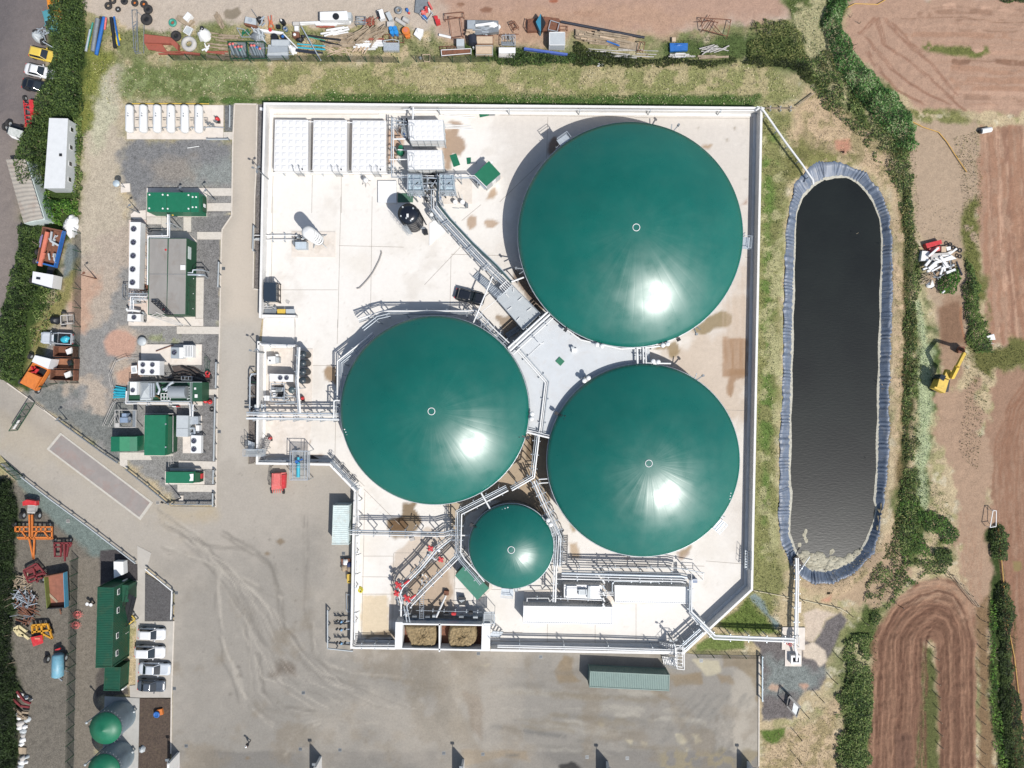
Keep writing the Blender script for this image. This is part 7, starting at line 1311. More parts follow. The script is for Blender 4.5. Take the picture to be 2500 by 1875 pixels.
cnt_('left one of two long white containers in the south of the compound',cP,[(213,1082),(990,1092),(990,1240),(208,1226)],2.7,w40,40)
cnt_('right one of two long white containers, beside the south-east pipe bridge',cP,[(1015,900),(1680,915),(1682,1056),(1018,1046)],2.7,w40,34)
t,pts=blk_('white_machine_house','white machine housing between the two long white containers','machine',cP,[(566,892),(900,896),(900,1022),(566,1020)],2.2,white)
for q,z,m_ in(([(590,905),(680,905),(680,1000),(590,1000)],2.5,white),([(690,935),(770,935),(770,982),(690,982)],2.7,grey),([(780,905),(800,905),(800,1010),(770,1010)],2.6,grey),([(800,905),(880,905),(880,1005),(800,1005)],2.4,white)):mb=MB();mb.pr_(XY(cP.L(q,z)),2.2,z);mb.mk('roof_unit',m_,t)
mb=MB();[mb.bm(cP(*p,2.9),cP(*q,2.9),.06)for p,q in(((585,940),(740,940)),((700,935),(700,985)),((765,935),(765,985)),((600,960),(600,1040)))];mb.mk('conduit',steel,t)
rack('thick silver pipe rack along the north of the white containers',cP,[(545,790),(920,800),(1600,818),(1650,830)],3.2,[0,-.45,.45,-.85],[.22,.09,.1,.08],[steel,white,dst,white],4)
rack('white handrail line above the thick silver pipes',cP,[(545,738),(1560,745),(1803,790)],2.6,[0],.07,steel,4,frame=False)
rack('white pipe below the thick silver pipes',cP,[(500,842),(1620,862)],2.8,[0],.08,white,3,frame=False)
rack('pair of white pipes from the smallest dome down to the left white container',cP,[(500,720),(488,1045)],3.2,[0,-.35],[.15,.1],white,3)
rack('white pipes along the back edge of the left white container',cP,[(240,1040),(240,1010),(430,1010),(440,1040),(470,1010),(660,1020),(900,1030)],2.3,[0],.09,white,3,frame=False)
rack('steel pipes behind the right white container',cP,[(990,960),(990,880),(1010,862),(1400,868),(1405,885)],2.9,[0],.08,steel,3,frame=False)
rack('short white pipes between the machine housing and the right container',cP,[(870,955),(1010,958)],2.4,[0,-.25,-.5],.07,white,1)
t=thg('pipe_column','vertical white pipe stack between the two white containers','pipes',cP(915,960))
for y in(800,850,900,960,1010,1060,1080):mb=MB();mb.tube([cP(905,y,2.8),cP(925,y+30,2.8)],.13,8);mb.cyl(*cP(915,y,2.5)[:2],.1,2.6,.1,n=8);mb.mk('pipe',white if y%100 else steel,t)
for k in range(7):mb=MB();x,y=880+(k*37)%90,1040+(k*23)%60;mb.bm(cP(x,y,1.5),cP(x+40,y-18,1.5),.1);mb.mk('valve',dst,t)
rack('pair of thick white pipes crossing the south-east corner and heading to the pond',cP,[(1690,850),(1688,1130),(1850,1290)],3.4,[0,-.3],[.16,.1],[white,steel],3)
rack('thick white pipes running from the bund corner to the valve pad',cQ,[(-20,400),(155,575),(800,600)],2.2,[0,-.22,-.5],[.15,.08,.15],[white,grey,white],6)
rack('long white pipes running north from the valve pad to the pond',cQ,[(808,640),(812,380),(818,110),(815,-60)],1.2,[0,-.35],[.2,.12],white,6)
rack('white pipe arm reaching over the pond liner at the south end',cV,[(478,1080),(480,990),(625,780)],.9,[0],.08,white,1,frame=False)
rack('thin white pipe straight into the south end of the pond',cV,[(452,1100),(452,870)],.9,[0],.07,white,1,frame=False)
rack('white pipe from the north-east bund corner down to the pond',cT,[(33,-324),(250,-10),(400,190),(495,330),(500,372)],1.6,[0],.16,white,5,frame=False)
rack('pale rails on the grass outside the north-east bund corner',cD,[(1730,970),(2005,972)],.5,[0,-.15],.05,wood,3)
mb=MB();mb.tube([cD(2010,955,.5),cD(2165,838,.5)],.1,8);one('timber_pole',mb,wood,'pale timber pole lying on the dry grass by the north-east corner','pole')
t=thg('junction_brace','white bracing struts on the north-east bund corner','brace',cD(1690,965));mb=MB();[mb.bm(cD(*p,2.4),cD(*q,2.4),.14)for p,q in(((1650,960),(1720,975)),((1690,970),(1780,1100)),((1640,1000),(1690,960)))];mb.mk('strut',white,t)
t=thg('valve_pad_unit','white pipework and red valve on the small concrete pad','valves',cQ(800,620));mb=MB();mb.tube([cQ(808,600,1.4),cQ(806,680,1.4),cQ(822,720,1.2),cQ(818,780,.6)],.2,10);mb.mk('pipe',white,t);mb=MB();q=[V3(p)for p in cQ.L([(812,580),(842,580),(842,672),(812,672)],1.5)];[mb.bm(q[i],q[(i+1)%4],.06)for i in range(4)];[mb.bm((p.x,p.y,.1),p,.06)for p in q];mb.mk('frame',grey,t)
for x,y in((735,628),(750,640),(770,650)):mb=MB();mb.tor_(*cQ(x,y,1.3),.2,.06,14,6);mb.mk('hand_wheel',red,t)
mb=MB();mb.tube([cQ(720,615,1),cQ(800,625,1)],.12,8);mb.mk('valve_body',dst,t)
t=thg('sump_chamber','open square white concrete chamber with a pipe dropping in','chamber',cQ(810,775));o_=XY(cQ.L([(776,740),(856,740),(856,808),(776,808)],.9));i_=XY(cQ.L([(790,754),(842,754),(842,796),(790,796)],.9))
for k in range(4):mb=MB();mb.pr_([o_[k],o_[(k+1)%4],i_[(k+1)%4],i_[k]],0,.9);mb.mk('side',white,t)
mb=MB();mb.pr_(i_,0,.12);mb.mk('bottom',black,t)
t=thg('overflow_wedge','concrete outfall at the south-west rim of the pond','outfall',cV(500,880));mb=MB();mb.pr_(XY(cV.L([(430,800),(480,770),(550,870),(470,940),(420,900)],.1)),-1.0,.12);mb.mk('slab',mat('dark_slab',(96,88,82),rough=.9,var=.2),t)
stair('steel stairs crossing the south bund wall near its corner, upper flight',cP,(1410,1440),(1555,1470),.3,2.3,1.6,8,white)
stair('steel stairs crossing the south bund wall near its corner, outer flight',cP,(1435,1555),(1560,1575),.2,2.2,1.3,8,white)
t=thg('landing','white railed landing on the south-east bund corner','landing',cP(1580,1510));q=[V3(p)for p in cP.L([(1545,1425),(1612,1428),(1612,1618),(1548,1610)],2.4)];mb=MB();[mb.bm(q[i]+U,q[(i+1)%4]+U,.08)for i in range(4)];[mb.bm(q[i],q[(i+1)%4],.1)for i in range(4)];[mb.bm((p.x,p.y,0),p+U,.08)for p in q]
for k in range(6):mb.bm(q[0].lerp(q[3],k/6),q[1].lerp(q[2],k/6),.08)
mb.mk('guardrail',white,t)
stair('narrow grated stair between the smallest dome and the south dome',cP,(570,450),(565,700),1.0,4.0,.9,16,gyc)
rack('tangle of steel pipes along the right side of the smallest dome',cP,[(300,-20),(420,250),(520,470),(505,730)],4.1,[0,-.35,.35,.7],[.12,.08,.1,.06],[white,steel,steel,dst],9)
t=thg('rim_walkway','steel grated walkway hugging the right side of the smallest dome','walkway',cP(510,560));A_w=[V3(cP(x,y,3.9))for x,y in((395,270),(450,360),(500,470),(505,600),(500,720))]
for i in range(4):mb=MB();mb.bm(A_w[i],A_w[i+1],.9,.06);mb.mk('floor_grating',MATS['grate'],t)
for i in range(4):
 mb=MB();d=(A_w[i+1]-A_w[i]).normalized();nn=V3((-d.y,d.x,0))*.5
 for s_ in(-1,1):mb.bm(A_w[i]+nn*s_+U,A_w[i+1]+nn*s_+U,.05);mb.bm(A_w[i]+nn*s_+U*.5,A_w[i+1]+nn*s_+U*.5,.04);mb.bm(A_w[i]+nn*s_,A_w[i]+nn*s_+U,.05);mb.bm((A_w[i].x+nn.x*s_,A_w[i].y+nn.y*s_,0),A_w[i]+nn*s_,.07)
 mb.mk('guardrail',steel,t)
rack('pipes crossing between the left dome and the smallest dome',cN,[(0,1465),(200,1350),(245,960)],4.3,[0,.3,.6],[.13,.09,.08],[white,steel,dst],5)
for y0,lb in((1365,'upper'),(1400,'lower')):rack('%s short white pipe between the smallest and the southern dome'%lb,cN,[(240,y0),(335,y0-6)],4.2,[0],.09,white,0)
stair('steel ladder steps on the inside of the east bund wall',cCC,(760,1445),(758,1570),1.0,1.2,.7,7,steel,.1)
for lb,x,y in(('steel pump frame at the end of the silver pipe rack',1750,820),):
 t=thg('pump_stand',lb,'frame',cP(x,y));q=[V3(p)for p in cP.L([(1690,795),(1790,800),(1790,850),(1690,850)],2.2)];mb=MB();[mb.bm(q[i],q[(i+1)%4],.07)for i in range(4)];[mb.bm((p.x,p.y,0),p,.07)for p in q];mb.mk('frame',white,t);mb=MB();mb.box(*cP(1715,860,1)[:2],.1,.9,.6,.9);mb.mk('pump_body',mat('slate_blue',(120,140,170),rough=.5),t)
for x,y,lb in((320,480,'first'),(322,655,'second'),(316,830,'third'),(308,1185,'fourth')):t=thg('wall_bracket','%s wall bracket counting down the west bund wall from the mint container'%lb,'bracket',cO(x,y));q=cO(x,y,2.2);mb=MB();mb.bm((q[0]-.4,q[1]-.1,2.2),(q[0]+.4,q[1]+.2,2.2),.1);mb.bm((q[0],q[1],1.8),(q[0],q[1],2.5),.1);mb.mk('arm',dst,t)
hutg=mat('hut_green',(16,84,60),rough=.5,var=.12,scale=1,stain=(110,96,60),stainamt=.25)
sh=cnt_('long double-stacked dark green site hut with rust streaks beside the car park',cS,[(803,182),(932,186),(915,835),(786,835)],4.8,hutg,46)
t2=cnt_('short dark green hut at the lower end of the double-stacked site hut',cS,[(862,838),(985,838),(975,1025),(852,1022)],2.6,hutg,16)
for y in(237,390,600,745):q=cS(932-(y-186)*.026,y,4.8);mb=MB();mb.box(q[0]+.02,q[1],3.2,.06,.9,.6);f_=mb.mk('window_frame',white,sh);mb=MB();mb.box(q[0]+.03,q[1],3.27,.06,.7,.45);mb.mk('pane',glass,f_)
for q in([(1000,160),(1050,165),(1050,300),(1000,300)],):t,_=blk_('porch_hut','small green porch hut against the upper end of the site hut','hut',cS,q,2.5,hutg);mb=MB();mb.box(*cS(1058,240,1.5)[:2],.3,.1,.8,1.9);mb.mk('door',dgr,t)
stair('black steel stair up the side of the double-stacked hut',cS,(1085,250),(1030,470),2.9,.2,1.2,20,black)
for x,y,lb in((1040,118,'top end of the long site hut'),(1048,540,'middle of the long site hut'),(1030,988,'lower end of the short hut')):a,b,_=cS(x,y);t=thg('white_bollard','white-capped post at the '+lb,'post',(a,b,0));mb=MB();mb.lth(a,b,[(.22,0),(.22,1.0)],14,cap=False);mb.mk('post',white,t);mb=MB();mb.ball(a,b,1.0,.24);mb.mk('cap',white,t)
rail('yellow rail at the foot of the black hut stair',cS,[(1070,400),(1108,440),(1060,480)],.9,3,yellow)
t,_=blk_('white_trailer','small white covered trailer above the site huts','trailer',cS,[(930,-30),(1008,-28),(1012,75),(932,105)],1.5,white,z0=.3);mb=MB();[mb.tube([cS(x-12,y,.3),cS(x+4,y,.3)],.3,14)for x,y in((925,30),(1015,30))];mb.mk('wheels',rubber,t)
for lb,tx,ty in(('upper of two galvanised silos with green cone roofs',862,1335),('lower of two galvanised silos, cut off by the picture edge',850,1676)):
 zt=4.5;x,y,_=cS(tx,ty,zt);R=125/3.352/S*(H-zt)/H;t=thg('silo',lb,'silo',(x,y,.1),group='silos with green cone roofs');mb=MB();pr=[]
 for k in range(40):pr.append((R+(.03 if k%2 else 0),.12+(zt-.15)*k/39))
 mb.lth(x,y,pr,48,cap=False);mb.mk('shell',mat('silo_steel',(158,176,186),rough=.45,metal=.3,var=.12,scale=1),t);mb=MB();mb.lth(x,y,[(R+.1,zt-.12),(R+.1,zt),(R*.5,zt+.42),(.001,zt+.85)],56);mb.mk('cone_roof',green,t)
 for k in range(14):a=math.radians(-60+k*12);mb=MB();mb.bm((x+R*math.cos(a),y+R*math.sin(a),zt-.3),(x+(R+.35)*math.cos(a),y+(R+.35)*math.sin(a),zt-.3),.06);mb.mk('roof_bolt',dst,t)
 for a_ in(20,150):a=math.radians(a_);mb=MB();mb.cyl(x+(R+.3)*math.cos(a),y+(R+.3)*math.sin(a),.1,zt*(a_>90)+.9,.1,n=8);mb.ball(x+(R+.3)*math.cos(a),y+(R+.3)*math.sin(a),zt*(a_>90)+.95,.2);mb.mk('vent_pipe',grey,t)
def rr(x0,x1,w_,r,n=5):
 o=[]
 for cx_,cy_,a0 in((x1-r,w_-r,0),(x0+r,w_-r,90),(x0+r,-w_+r,180),(x1-r,-w_+r,270)):
  for k in range(n+1):a=math.radians(a0+90*k/n);o.append((cx_+r*math.cos(a),cy_+r*math.sin(a)))
 return o
def stack(mb,levels,smooth=True):
 n=len(levels[0][0]);vs=[];fs=[]
 for o,z in levels:vs+=[(p[0],p[1],z(p[0])if callable(z)else z)for p in o]
 for i in range(len(levels)-1):fs+=[(i*n+j,i*n+(j+1)%n,(i+1)*n+(j+1)%n,(i+1)*n+j)for j in range(n)]
 mb.add(vs,fs,smooth);mb.add(vs[-n:],[tuple(range(n))])
CM={k:mat('car_'+k,v,rough=.28,var=.02,coat=.5)for k,v in(('white',(246,246,246)),('black',(26,30,38)),('grey',(84,92,102)),('yellow',(240,208,90)),('orange',(240,150,40)),('teal',(90,160,170)),('silver',(214,220,226)))}
def car(label,loc,rot,L_,W_,col,h=1.48,est=False,bed=None):
 t=thg('parked_car',label,'car',(loc[0],loc[1],loc[2]if len(loc)>2 else 0),math.radians(rot));l=L_/2;w_=W_/2;m=CM[col];zb=lambda x:.92-.20*max(0,(x-l*.35)/(l*.65))**1.3-.06*max(0,(-x-l*.6)/(l*.4))
 mb=MB();stack(mb,[(rr(-l+.06,l-.06,w_-.05,.35),.22),(rr(-l,l,w_,.42),.42),(rr(-l,l,w_,.45),.66),(rr(-l+.07,l-.1,w_-.07,.5),zb),(rr(-l+.3,l-.3,w_-.3,.4),lambda x:zb(x)+.035)]);mb.mk('body',m,t,world=False)
 xf,xr=l*.40,(-l*.86 if est else-l*.70);tf,tr=l*.08,(-l*.72 if est else-l*.42)
 if bed:xr,tr=-l*.1,-l*.04
 mb=MB();stack(mb,[(rr(xr,xf,w_-.12,.2),.9),(rr(tr,tf,w_-.3,.16),h-.03)]);mb.mk('windows',glass,t,world=False)
 mb=MB();stack(mb,[(rr(tr-.02,tf+.03,w_-.27,.16),h-.05),(rr(tr,tf,w_-.3,.16),h),(rr(tr+.2,tf-.2,w_-.45,.14),h+.03)]);mb.mk('roof',m,t,world=False)
 [MB().bm((xx,s*(w_-.13),.93),(tt,s*(w_-.29),h-.02),.07).mk('pillar',m,t,world=False)for s in(-1,1)for xx,tt in((xf-.03,tf),(xr+.03,tr))]
 for s in(-1,1):mb=MB();mb.box(xf-.25,s*(w_+.08),.88,.14,.2,.14);mb.mk('mirror',m,t,world=False)
 for s in(-1,1):
  for xx in(-l*.62,l*.62):mb=MB();mb.tube([(xx,s*(w_-.2),.33),(xx,s*(w_+.015),.33)],.33,18);mb.mk('wheel',rubber,t,world=False)
  mb=MB();mb.box(l-.2,s*(w_-.32),.58,.3,.3,.14);mb.mk('headlight',mat('lamp_glass',(226,232,238),rough=.1),t,world=False);mb=MB();mb.box(-l+.08,s*(w_-.3),.62,.16,.28,.14);mb.mk('tail_light',red,t,world=False)
 if bed:
  mb=MB();mb.box(-l*.52,0,.9,l*.78,W_-.3,.05);mb.mk('load_bed',black,t,world=False);mb=MB();[mb.bm((-l*.12,s*(w_-.1),1.0),(-l*.96,s*(w_-.1),1.0),.1,.22)for s in(-1,1)];mb.bm((-l*.95,-w_+.1,1),(-l*.95,w_-.1,1),.1,.22);mb.mk('bed_sides',m,t,world=False);mb=MB();lump(mb,-l*.55,.05,.95,.75,.55,.4,5,14);mb.mk('tarpaulin',cyan,t,world=False)
 return t
PK=.04
for a in(('white hatchback, topmost of the four cars parked by the site huts',(*cS(1260,550)[:2],PK),-2,4.25,1.8,'white',1.5,True),('longer white car, second of the four parked by the site huts',(*cS(1243,697)[:2],PK),-2,4.75,1.85,'white',1.7,True),('silver saloon, third of the four cars parked by the site huts',(*cS(1283,833)[:2],PK),-3,4.95,1.85,'silver',1.45,False),('dark grey car, lowest of the four parked by the site huts',(*cS(1257,970)[:2],PK),-3,4.3,1.8,'grey',1.45,False),('black estate car standing on the compound between the pipe bridge and the left dome',cL(612,935),-14,4.7,1.95,'black',1.7,True),('yellow hatchback parked nose-in to the hedge on the road at the left',cA(462,572),-14,4.3,1.8,'yellow',1.5,True),('white saloon between the yellow and the black car at the left hedge',cA(425,740),-13,4.5,1.8,'white',1.45,False),('black saloon below the white one at the left hedge',cA(395,888),-12,4.4,1.8,'black',1.45,False),('orange car half hidden under the top left hedge',cA(578,80),-80,4.2,1.8,'orange',1.5,True),('teal car almost hidden under the top left hedge',cA(545,240),-75,4.0,1.75,'teal',1.45,True)):car(*a)
car('silver pickup with a cyan tarpaulin in its bed beside the rusty skips',cE(404,1180),177,5.1,1.9,'silver',1.75,bed=True)
def whs(t,c,pts,r=.5,w_=.35,an=0):
 u=V3((math.cos(an),math.sin(an),0))*w_/2
 for x,y in pts:p=V3(c(x,y,0))+V3((0,0,r));mb=MB();mb.tube([p-u,p+u],r,18);wh=mb.mk('wheel',rubber,t);mb=MB();mb.tube([p-u*1.05,p+u*1.05],r*.5,12);mb.mk('hub',grey,wh)
def obx(t,c,q,z0,z1,th,m_side,m_floor,nm='side'):
 q=[V3((*p[:2],0))for p in c.L(q,z1)];ce=sum(q,V3())/4
 for i in range(4):a,b=q[i],q[(i+1)%4];e=lambda p:p+(ce-p).normalized()*th*1.4;mb=MB();mb.pr_([(p.x,p.y)for p in(a,b,e(b),e(a))],z0,z1);mb.mk(nm,m_side[i]if isinstance(m_side,list)else m_side,t)
 mb=MB();mb.pr_([(p.x,p.y)for p in q],z0-.05,z0+.06);mb.mk('floor',m_floor,t)
def bars(mb,c,n,x0,y0,x1,y1,l,an,z,seed,w_=.1,sp=.3):
 g=random.Random(seed)
 for k in range(n):x,y=g.uniform(x0,x1),g.uniform(y0,y1);a=an+g.gauss(0,sp);d=l*g.uniform(.5,1)/2;zz=z*g.uniform(.4,1);mb.bm(c(x-d*math.cos(a),y+d*math.sin(a),zz),c(x+d*math.cos(a),y-d*math.sin(a),zz+g.uniform(-.1,.1)),w_*g.uniform(.6,1.4),w_)
t=thg('tipper_lorry','blue tipper lorry with white cab and orange beams in its body, by the left hedge','lorry',cE(320,620));obx(t,cE,[(287,422),(425,450),(365,698),(245,668)],1.1,2.0,.18,[rust,blue,blue,rust],rust);cab=MB();cab.pr_(XY(cE.L([(222,726),(362,750),(350,838),(215,800)],2.8)),.6,2.8);cab.mk('cab',CM['white'],t);mb=MB();mb.pr_(XY(cE.L([(245,762),(272,766),(270,782),(243,778)],2.86)),2.8,2.86);mb.mk('roof_hatch',glass,t);mb=MB();mb.pr_(XY(cE.L([(222,796),(345,832),(345,845),(220,810)],2.2)),1.5,2.2);mb.mk('windscreen',glass,t);whs(t,cE,[(232,790),(362,780),(255,660),(390,690),(270,600),(412,590)],an=-.25)
mb=MB();mb.bm(cE(320,460,2.1),cE(270,690,2.1),.5,.3);mb.bm(cE(300,600,2.2),cE(290,640,2.2),.3);mb.mk('crane_arm',mat('salmon',(226,130,104),rough=.6,var=.1),t);mb=MB();bars(mb,cE,14,330,480,385,650,70,1.8,1.9,3,.2,.5);mb.mk('load',grey,t);mb=MB();bars(mb,cE,5,270,500,285,620,90,1.4,2.2,4,.14,.1);mb.mk('side_load',mat('lilac',(150,140,190),rough=.7),t);mb=MB();mb.bm(cE(350,690,1),cE(335,750,1),.9,.4);mb.mk('chassis',black,t)
t=thg('tipper_lorry','orange tipper lorry with white cab at the corner of the access road','lorry',cE(240,1400));obx(t,cE,[(222,1340),(328,1388),(240,1532),(134,1478)],1.0,1.9,.15,orange,black);mb=MB();mb.pr_(XY(cE.L([(185,1400),(275,1440),(232,1520),(140,1478)],2.1)),1.2,2.1);mb.mk('tarpaulin_cover',orange,t);mb=MB();mb.pr_(XY(cE.L([(236,1292),(345,1318),(325,1385),(214,1335)],2.6)),.6,2.6);mb.mk('cab',CM['white'],t);mb=MB();mb.pr_(XY(cE.L([(240,1284),(350,1310),(344,1326),(232,1300)],1.9)),1.1,1.9);mb.mk('windscreen',glass,t);whs(t,cE,[(222,1300),(352,1350),(160,1470),(270,1530)],an=-.4);mb=MB();bars(mb,cE,8,200,1370,280,1410,40,.3,1.9,5,.2,.8);mb.mk('load',red,t)
for lb,q,ld_ in(('upper rusty skip with white waste in it',[(360,1230),(497,1234),(495,1306),(358,1300)],1),('middle rusty skip, almost empty',[(355,1312),(505,1316),(503,1386),(352,1382)],0),('lower rusty skip with a pale board in it',[(338,1390),(500,1394),(498,1464),(335,1458)],2)):
 t=thg('skip',lb,'skip',cen(cE.L(q)),group='rusty skips in a column');obx(t,cE,q,.3,1.5,.1,rust,rust if ld_!=0 else mat('orange_rust',(168,116,86),rough=.9,var=.25));mb=MB();g=cen(cE.L(q,1));mb.box(g[0]+.9,g[1]+.1,.4,1.1 if ld_ else .7,.8,.5,.4);mb.mk('waste',white if ld_ else black,t)
t=thg('flatbed_trailer','small black trailer frame with covered load above the silver pickup','trailer',cE(425,1045));mb=MB();q=cE.L([(410,1025),(495,1020),(500,1075),(412,1085)],.7);[mb.bm(q[i],q[(i+1)%4],.12)for i in range(4)];mb.bm(V3(q[0]).lerp(V3(q[1]),.5),V3(q[3]).lerp(V3(q[2]),.5),.1);mb.mk('frame',gyc,t);mb=MB();lump(mb,*cE(385,1055)[:2],.3,.9,.75,.9,6,14);mb.mk('covered_load',black,t);whs(t,cE,[(440,1005),(440,1095)],.35,.25,1.57)
t=thg('excavator','yellow excavator with its boom reaching up on the earth track','excavator',cU(555,1430))
for x0 in(490,590):mb=MB();mb.pr_(XY(cU.L([(x0,1370+(x0-490)*.15),(x0+35,1380+(x0-490)*.15),(x0+20,1500),(x0-15,1490)],.8)),0,.8);mb.mk('track',black,t)
mb=MB();mb.pr_(XY(cU.L([(530,1370),(615,1395),(580,1512),(483,1465)],2.2)),.9,2.2);mb.mk('house',yellow,t);mb=MB();mb.pr_(XY(cU.L([(530,1380),(590,1398),(565,1470),(508,1455)],2.6)),2.2,2.6);mb.mk('engine_cover',yellow,t);mb=MB();mb.pr_(XY(cU.L([(545,1340),(590,1355),(570,1400),(530,1378)],2.9)),1.2,2.9);cb=mb.mk('cab',glass,t);mb=MB();mb.pr_(XY(cU.L([(600,1295),(645,1310),(620,1390),(570,1365)],2.3)),1.6,2.3);mb.mk('boom_foot',yellow,t)
mb=MB();mb.bm(cU(640,1370,2.4),cU(690,1270,4.3),.5,.6);mb.bm(cU(690,1270,4.3),cU(752,1150,4.0),.42,.5);mb.mk('boom',yellow,t);mb=MB();mb.bm(cU(752,1150,4.0),cU(740,1120,1.0),.35,.4);mb.mk('dipper_arm',rust,t);mb=MB();mb.frust(XY(cU.L([(690,1110),(755,1110),(755,1150),(690,1150)],.3)),XY(cU.L([(700,1090),(760,1090),(760,1150),(700,1150)],1.1)),.1,1.1);mb.mk('bucket',rust,t)
t=thg('tipping_trailer','green and blue sided tipping trailer with rusty floor in the machinery yard','trailer',cS(445,215));obx(t,cS,[(358,92),(520,62),(532,350),(382,360)],1.0,2.0,.12,[rust,mat('sky_side',(88,160,190),rough=.6,var=.1),black,mat('moss',(120,130,60),rough=.8,var=.2)],mat('floor_rust',(160,104,84),rough=.9,var=.2));whs(t,cS,[(532,90),(545,270),(365,110)],.5);mb=MB();mb.bm(cS(395,230,1.1),cS(470,300,1.1),.35,.1);mb.mk('plank',wood,t);mb=MB();mb.bm(cS(490,360,.7),cS(500,400,.5),.15);mb.mk('drawbar',rust,t)
t=thg('slurry_tanker','pale blue cylindrical tanker trailer with two wheels','tanker',cS(475,815));mb=MB();mb.tube([cS(475,725,1.3),cS(475,735,1.3),cS(473,905,1.3),cS(473,915,1.3)],[.6,.85,.85,.6],24);mb.mk('tank',mat('dusty_blue',(120,176,196),rough=.5,var=.15,scale=2,stain=(170,180,180),stainamt=.5),t);whs(t,cS,[(552,745),(405,757)],.6,.4);mb=MB();mb.bm(cS(480,920,.6),cS(510,945,.4),.2);mb.bm(cS(530,860,.6),cS(560,870,.6),.12);mb.mk('drawbar',dst,t);mb=MB();mb.bm(cS(455,695,.9),cS(495,680,.9),.25);mb.mk('red_valve',red,t)
def imp_(nm,label,c,frames,m_,tines=None,wheels=None,z=.9,w_=.18):
 """farm implement: frame beams (each with its own ends), rows of tines or discs, wheels"""
 t=thg(nm,label,'farm machine',c(*frames[0][0]));
 for a,b in frames:mb=MB();mb.bm(c(*a,z),c(*b,z),w_);mb.mk('frame_beam',m_,t)
 for a,b,n,l,an in(tines or[]):
  A,B=V3(c(*a,z)),V3(c(*b,z));mb=MB();u=V3((math.cos(an),math.sin(an),0))*l
  for k in range(n):p=A.lerp(B,k/(n-1));mb.bm(p,p+u-V3((0,0,.5)),.1)
  mb.mk('tines',m_,t)
 if wheels:whs(t,c,wheels,.42,.3)
 return t
t=imp_('cultivator','orange folding cultivator with a long mast in the machinery yard',cR,[((140,1240),(250,1240)),((300,1240),(470,1240)),((140,1280),(250,1280)),((300,1280),(470,1280)),((155,1335),(470,1335)),((265,1130),(268,1340)),((290,1130),(292,1340)),((262,1345),(302,1530)),((310,1345),(302,1530)),((140,1238),(140,1282)),((180,1238),(180,1282)),((215,1238),(215,1282)),((330,1238),(330,1282)),((370,1238),(370,1282)),((410,1238),(410,1282)),((468,1238),(468,1340)),((200,1285),(240,1335)),((330,1285),(310,1335)),((400,1285),(440,1335))],orange,[((155,1335),(470,1335),22,.45,-1.57)],[(150,1215),(460,1215)],w_=.2)
t=thg('red_tractor','old red tractor with grey engine, above the orange cultivator','tractor',cR(265,1070));mb=MB();mb.pr_(XY(cR.L([(200,1015),(240,995),(325,1010),(328,1050),(280,1040),(205,1050)],1.4)),.7,1.4);mb.mk('bonnet',red,t);mb=MB();mb.pr_(XY(cR.L([(250,1035),(322,1040),(310,1120),(245,1115)],1.0)),.4,1.0);[mb.bm(cR(250,1045+k*12,1.05),cR(316,1048+k*12,1.05),.08)for k in range(6)];mb.mk('engine',gyc,t);whs(t,cR,[(228,1130),(368,1132)],.6,.45)
imp_('seed_drill','dark red seed drill right of the orange cultivator',cR,[((485,1385),(645,1385)),((490,1420),(550,1420)),((490,1505),(550,1505)),((490,1385),(495,1505)),((548,1385),(548,1505)),((580,1385),(585,1550)),((620,1385),(600,1510)),((645,1385),(630,1420))],mat('maroon',(130,44,48),rough=.7,var=.25),[((490,1395),(495,1505),9,.45,3.14),((560,1400),(565,1500),8,.4,0)],[(510,1355),(645,1355)],w_=.22)
imp_('disc_harrow','dark red disc harrow beside the tipping trailer',cS,[((195,40),(300,-15)),((225,110),(365,60)),((195,40),(235,140)),((300,-15),(365,60)),((240,140),(350,100)),((270,20),(310,140))],MATS['maroon'],[((200,45),(300,0),14,.8,-.9),((225,90),(350,50),14,.7,-.9)],w_=.25)
imp_('hay_machine','yellow and black implement in the lower machinery yard',cS,[((262,490),(390,480)),((265,545),(420,530)),((262,490),(270,560)),((390,480),(430,600)),((350,560),(430,600)),((300,485),(305,550)),((340,483),(350,610))],mat('amber',(224,160,40),rough=.6,var=.2),[((270,500),(390,490),8,.5,-1.57)],[(425,530),(410,480)],w_=.25)
t=thg('red_hopper','faded red plastic hopper on the yellow implement','hopper',cS(300,615));mb=MB();mb.frust(XY(cS.L([(260,590),(350,580),(345,640),(275,655)])),XY(cS.L([(250,590),(345,570),(355,635),(272,665)],1.2)),.2,1.2);mb.mk('tub',red,t);mb=MB();mb.box(*cS(305,600,1.3)[:2],1.2,.8,.3,.1);mb.mk('lid',MATS['salmon'],t)
imp_('mower','cream and red mower at the edge of the dark hedge',cS,[((120,520),(160,495)),((160,495),(220,540)),((150,530),(240,600)),((120,520),(160,570)),((160,570),(200,570))],mat('cream',(226,210,160),rough=.7,var=.15),[((140,520),(230,590),5,.3,0)],w_=.4)
t=thg('scrap_heap','heap of bent grey scrap metal against the dark hedge','scrap heap',cS(210,260))
for k,(q,m_,an)in enumerate((((120,90,230,200),wood,1.2),((130,200,290,350),steel,.6),((140,220,290,400),rust,-.7),((110,230,280,440),dst,.3),((150,340,260,460),rust,-.9))):mb=MB();bars(mb,cS,22,*q,110,an,.9,k,.12,.7);mb.mk('scrap_bars',m_,t)
g=random.Random(12)
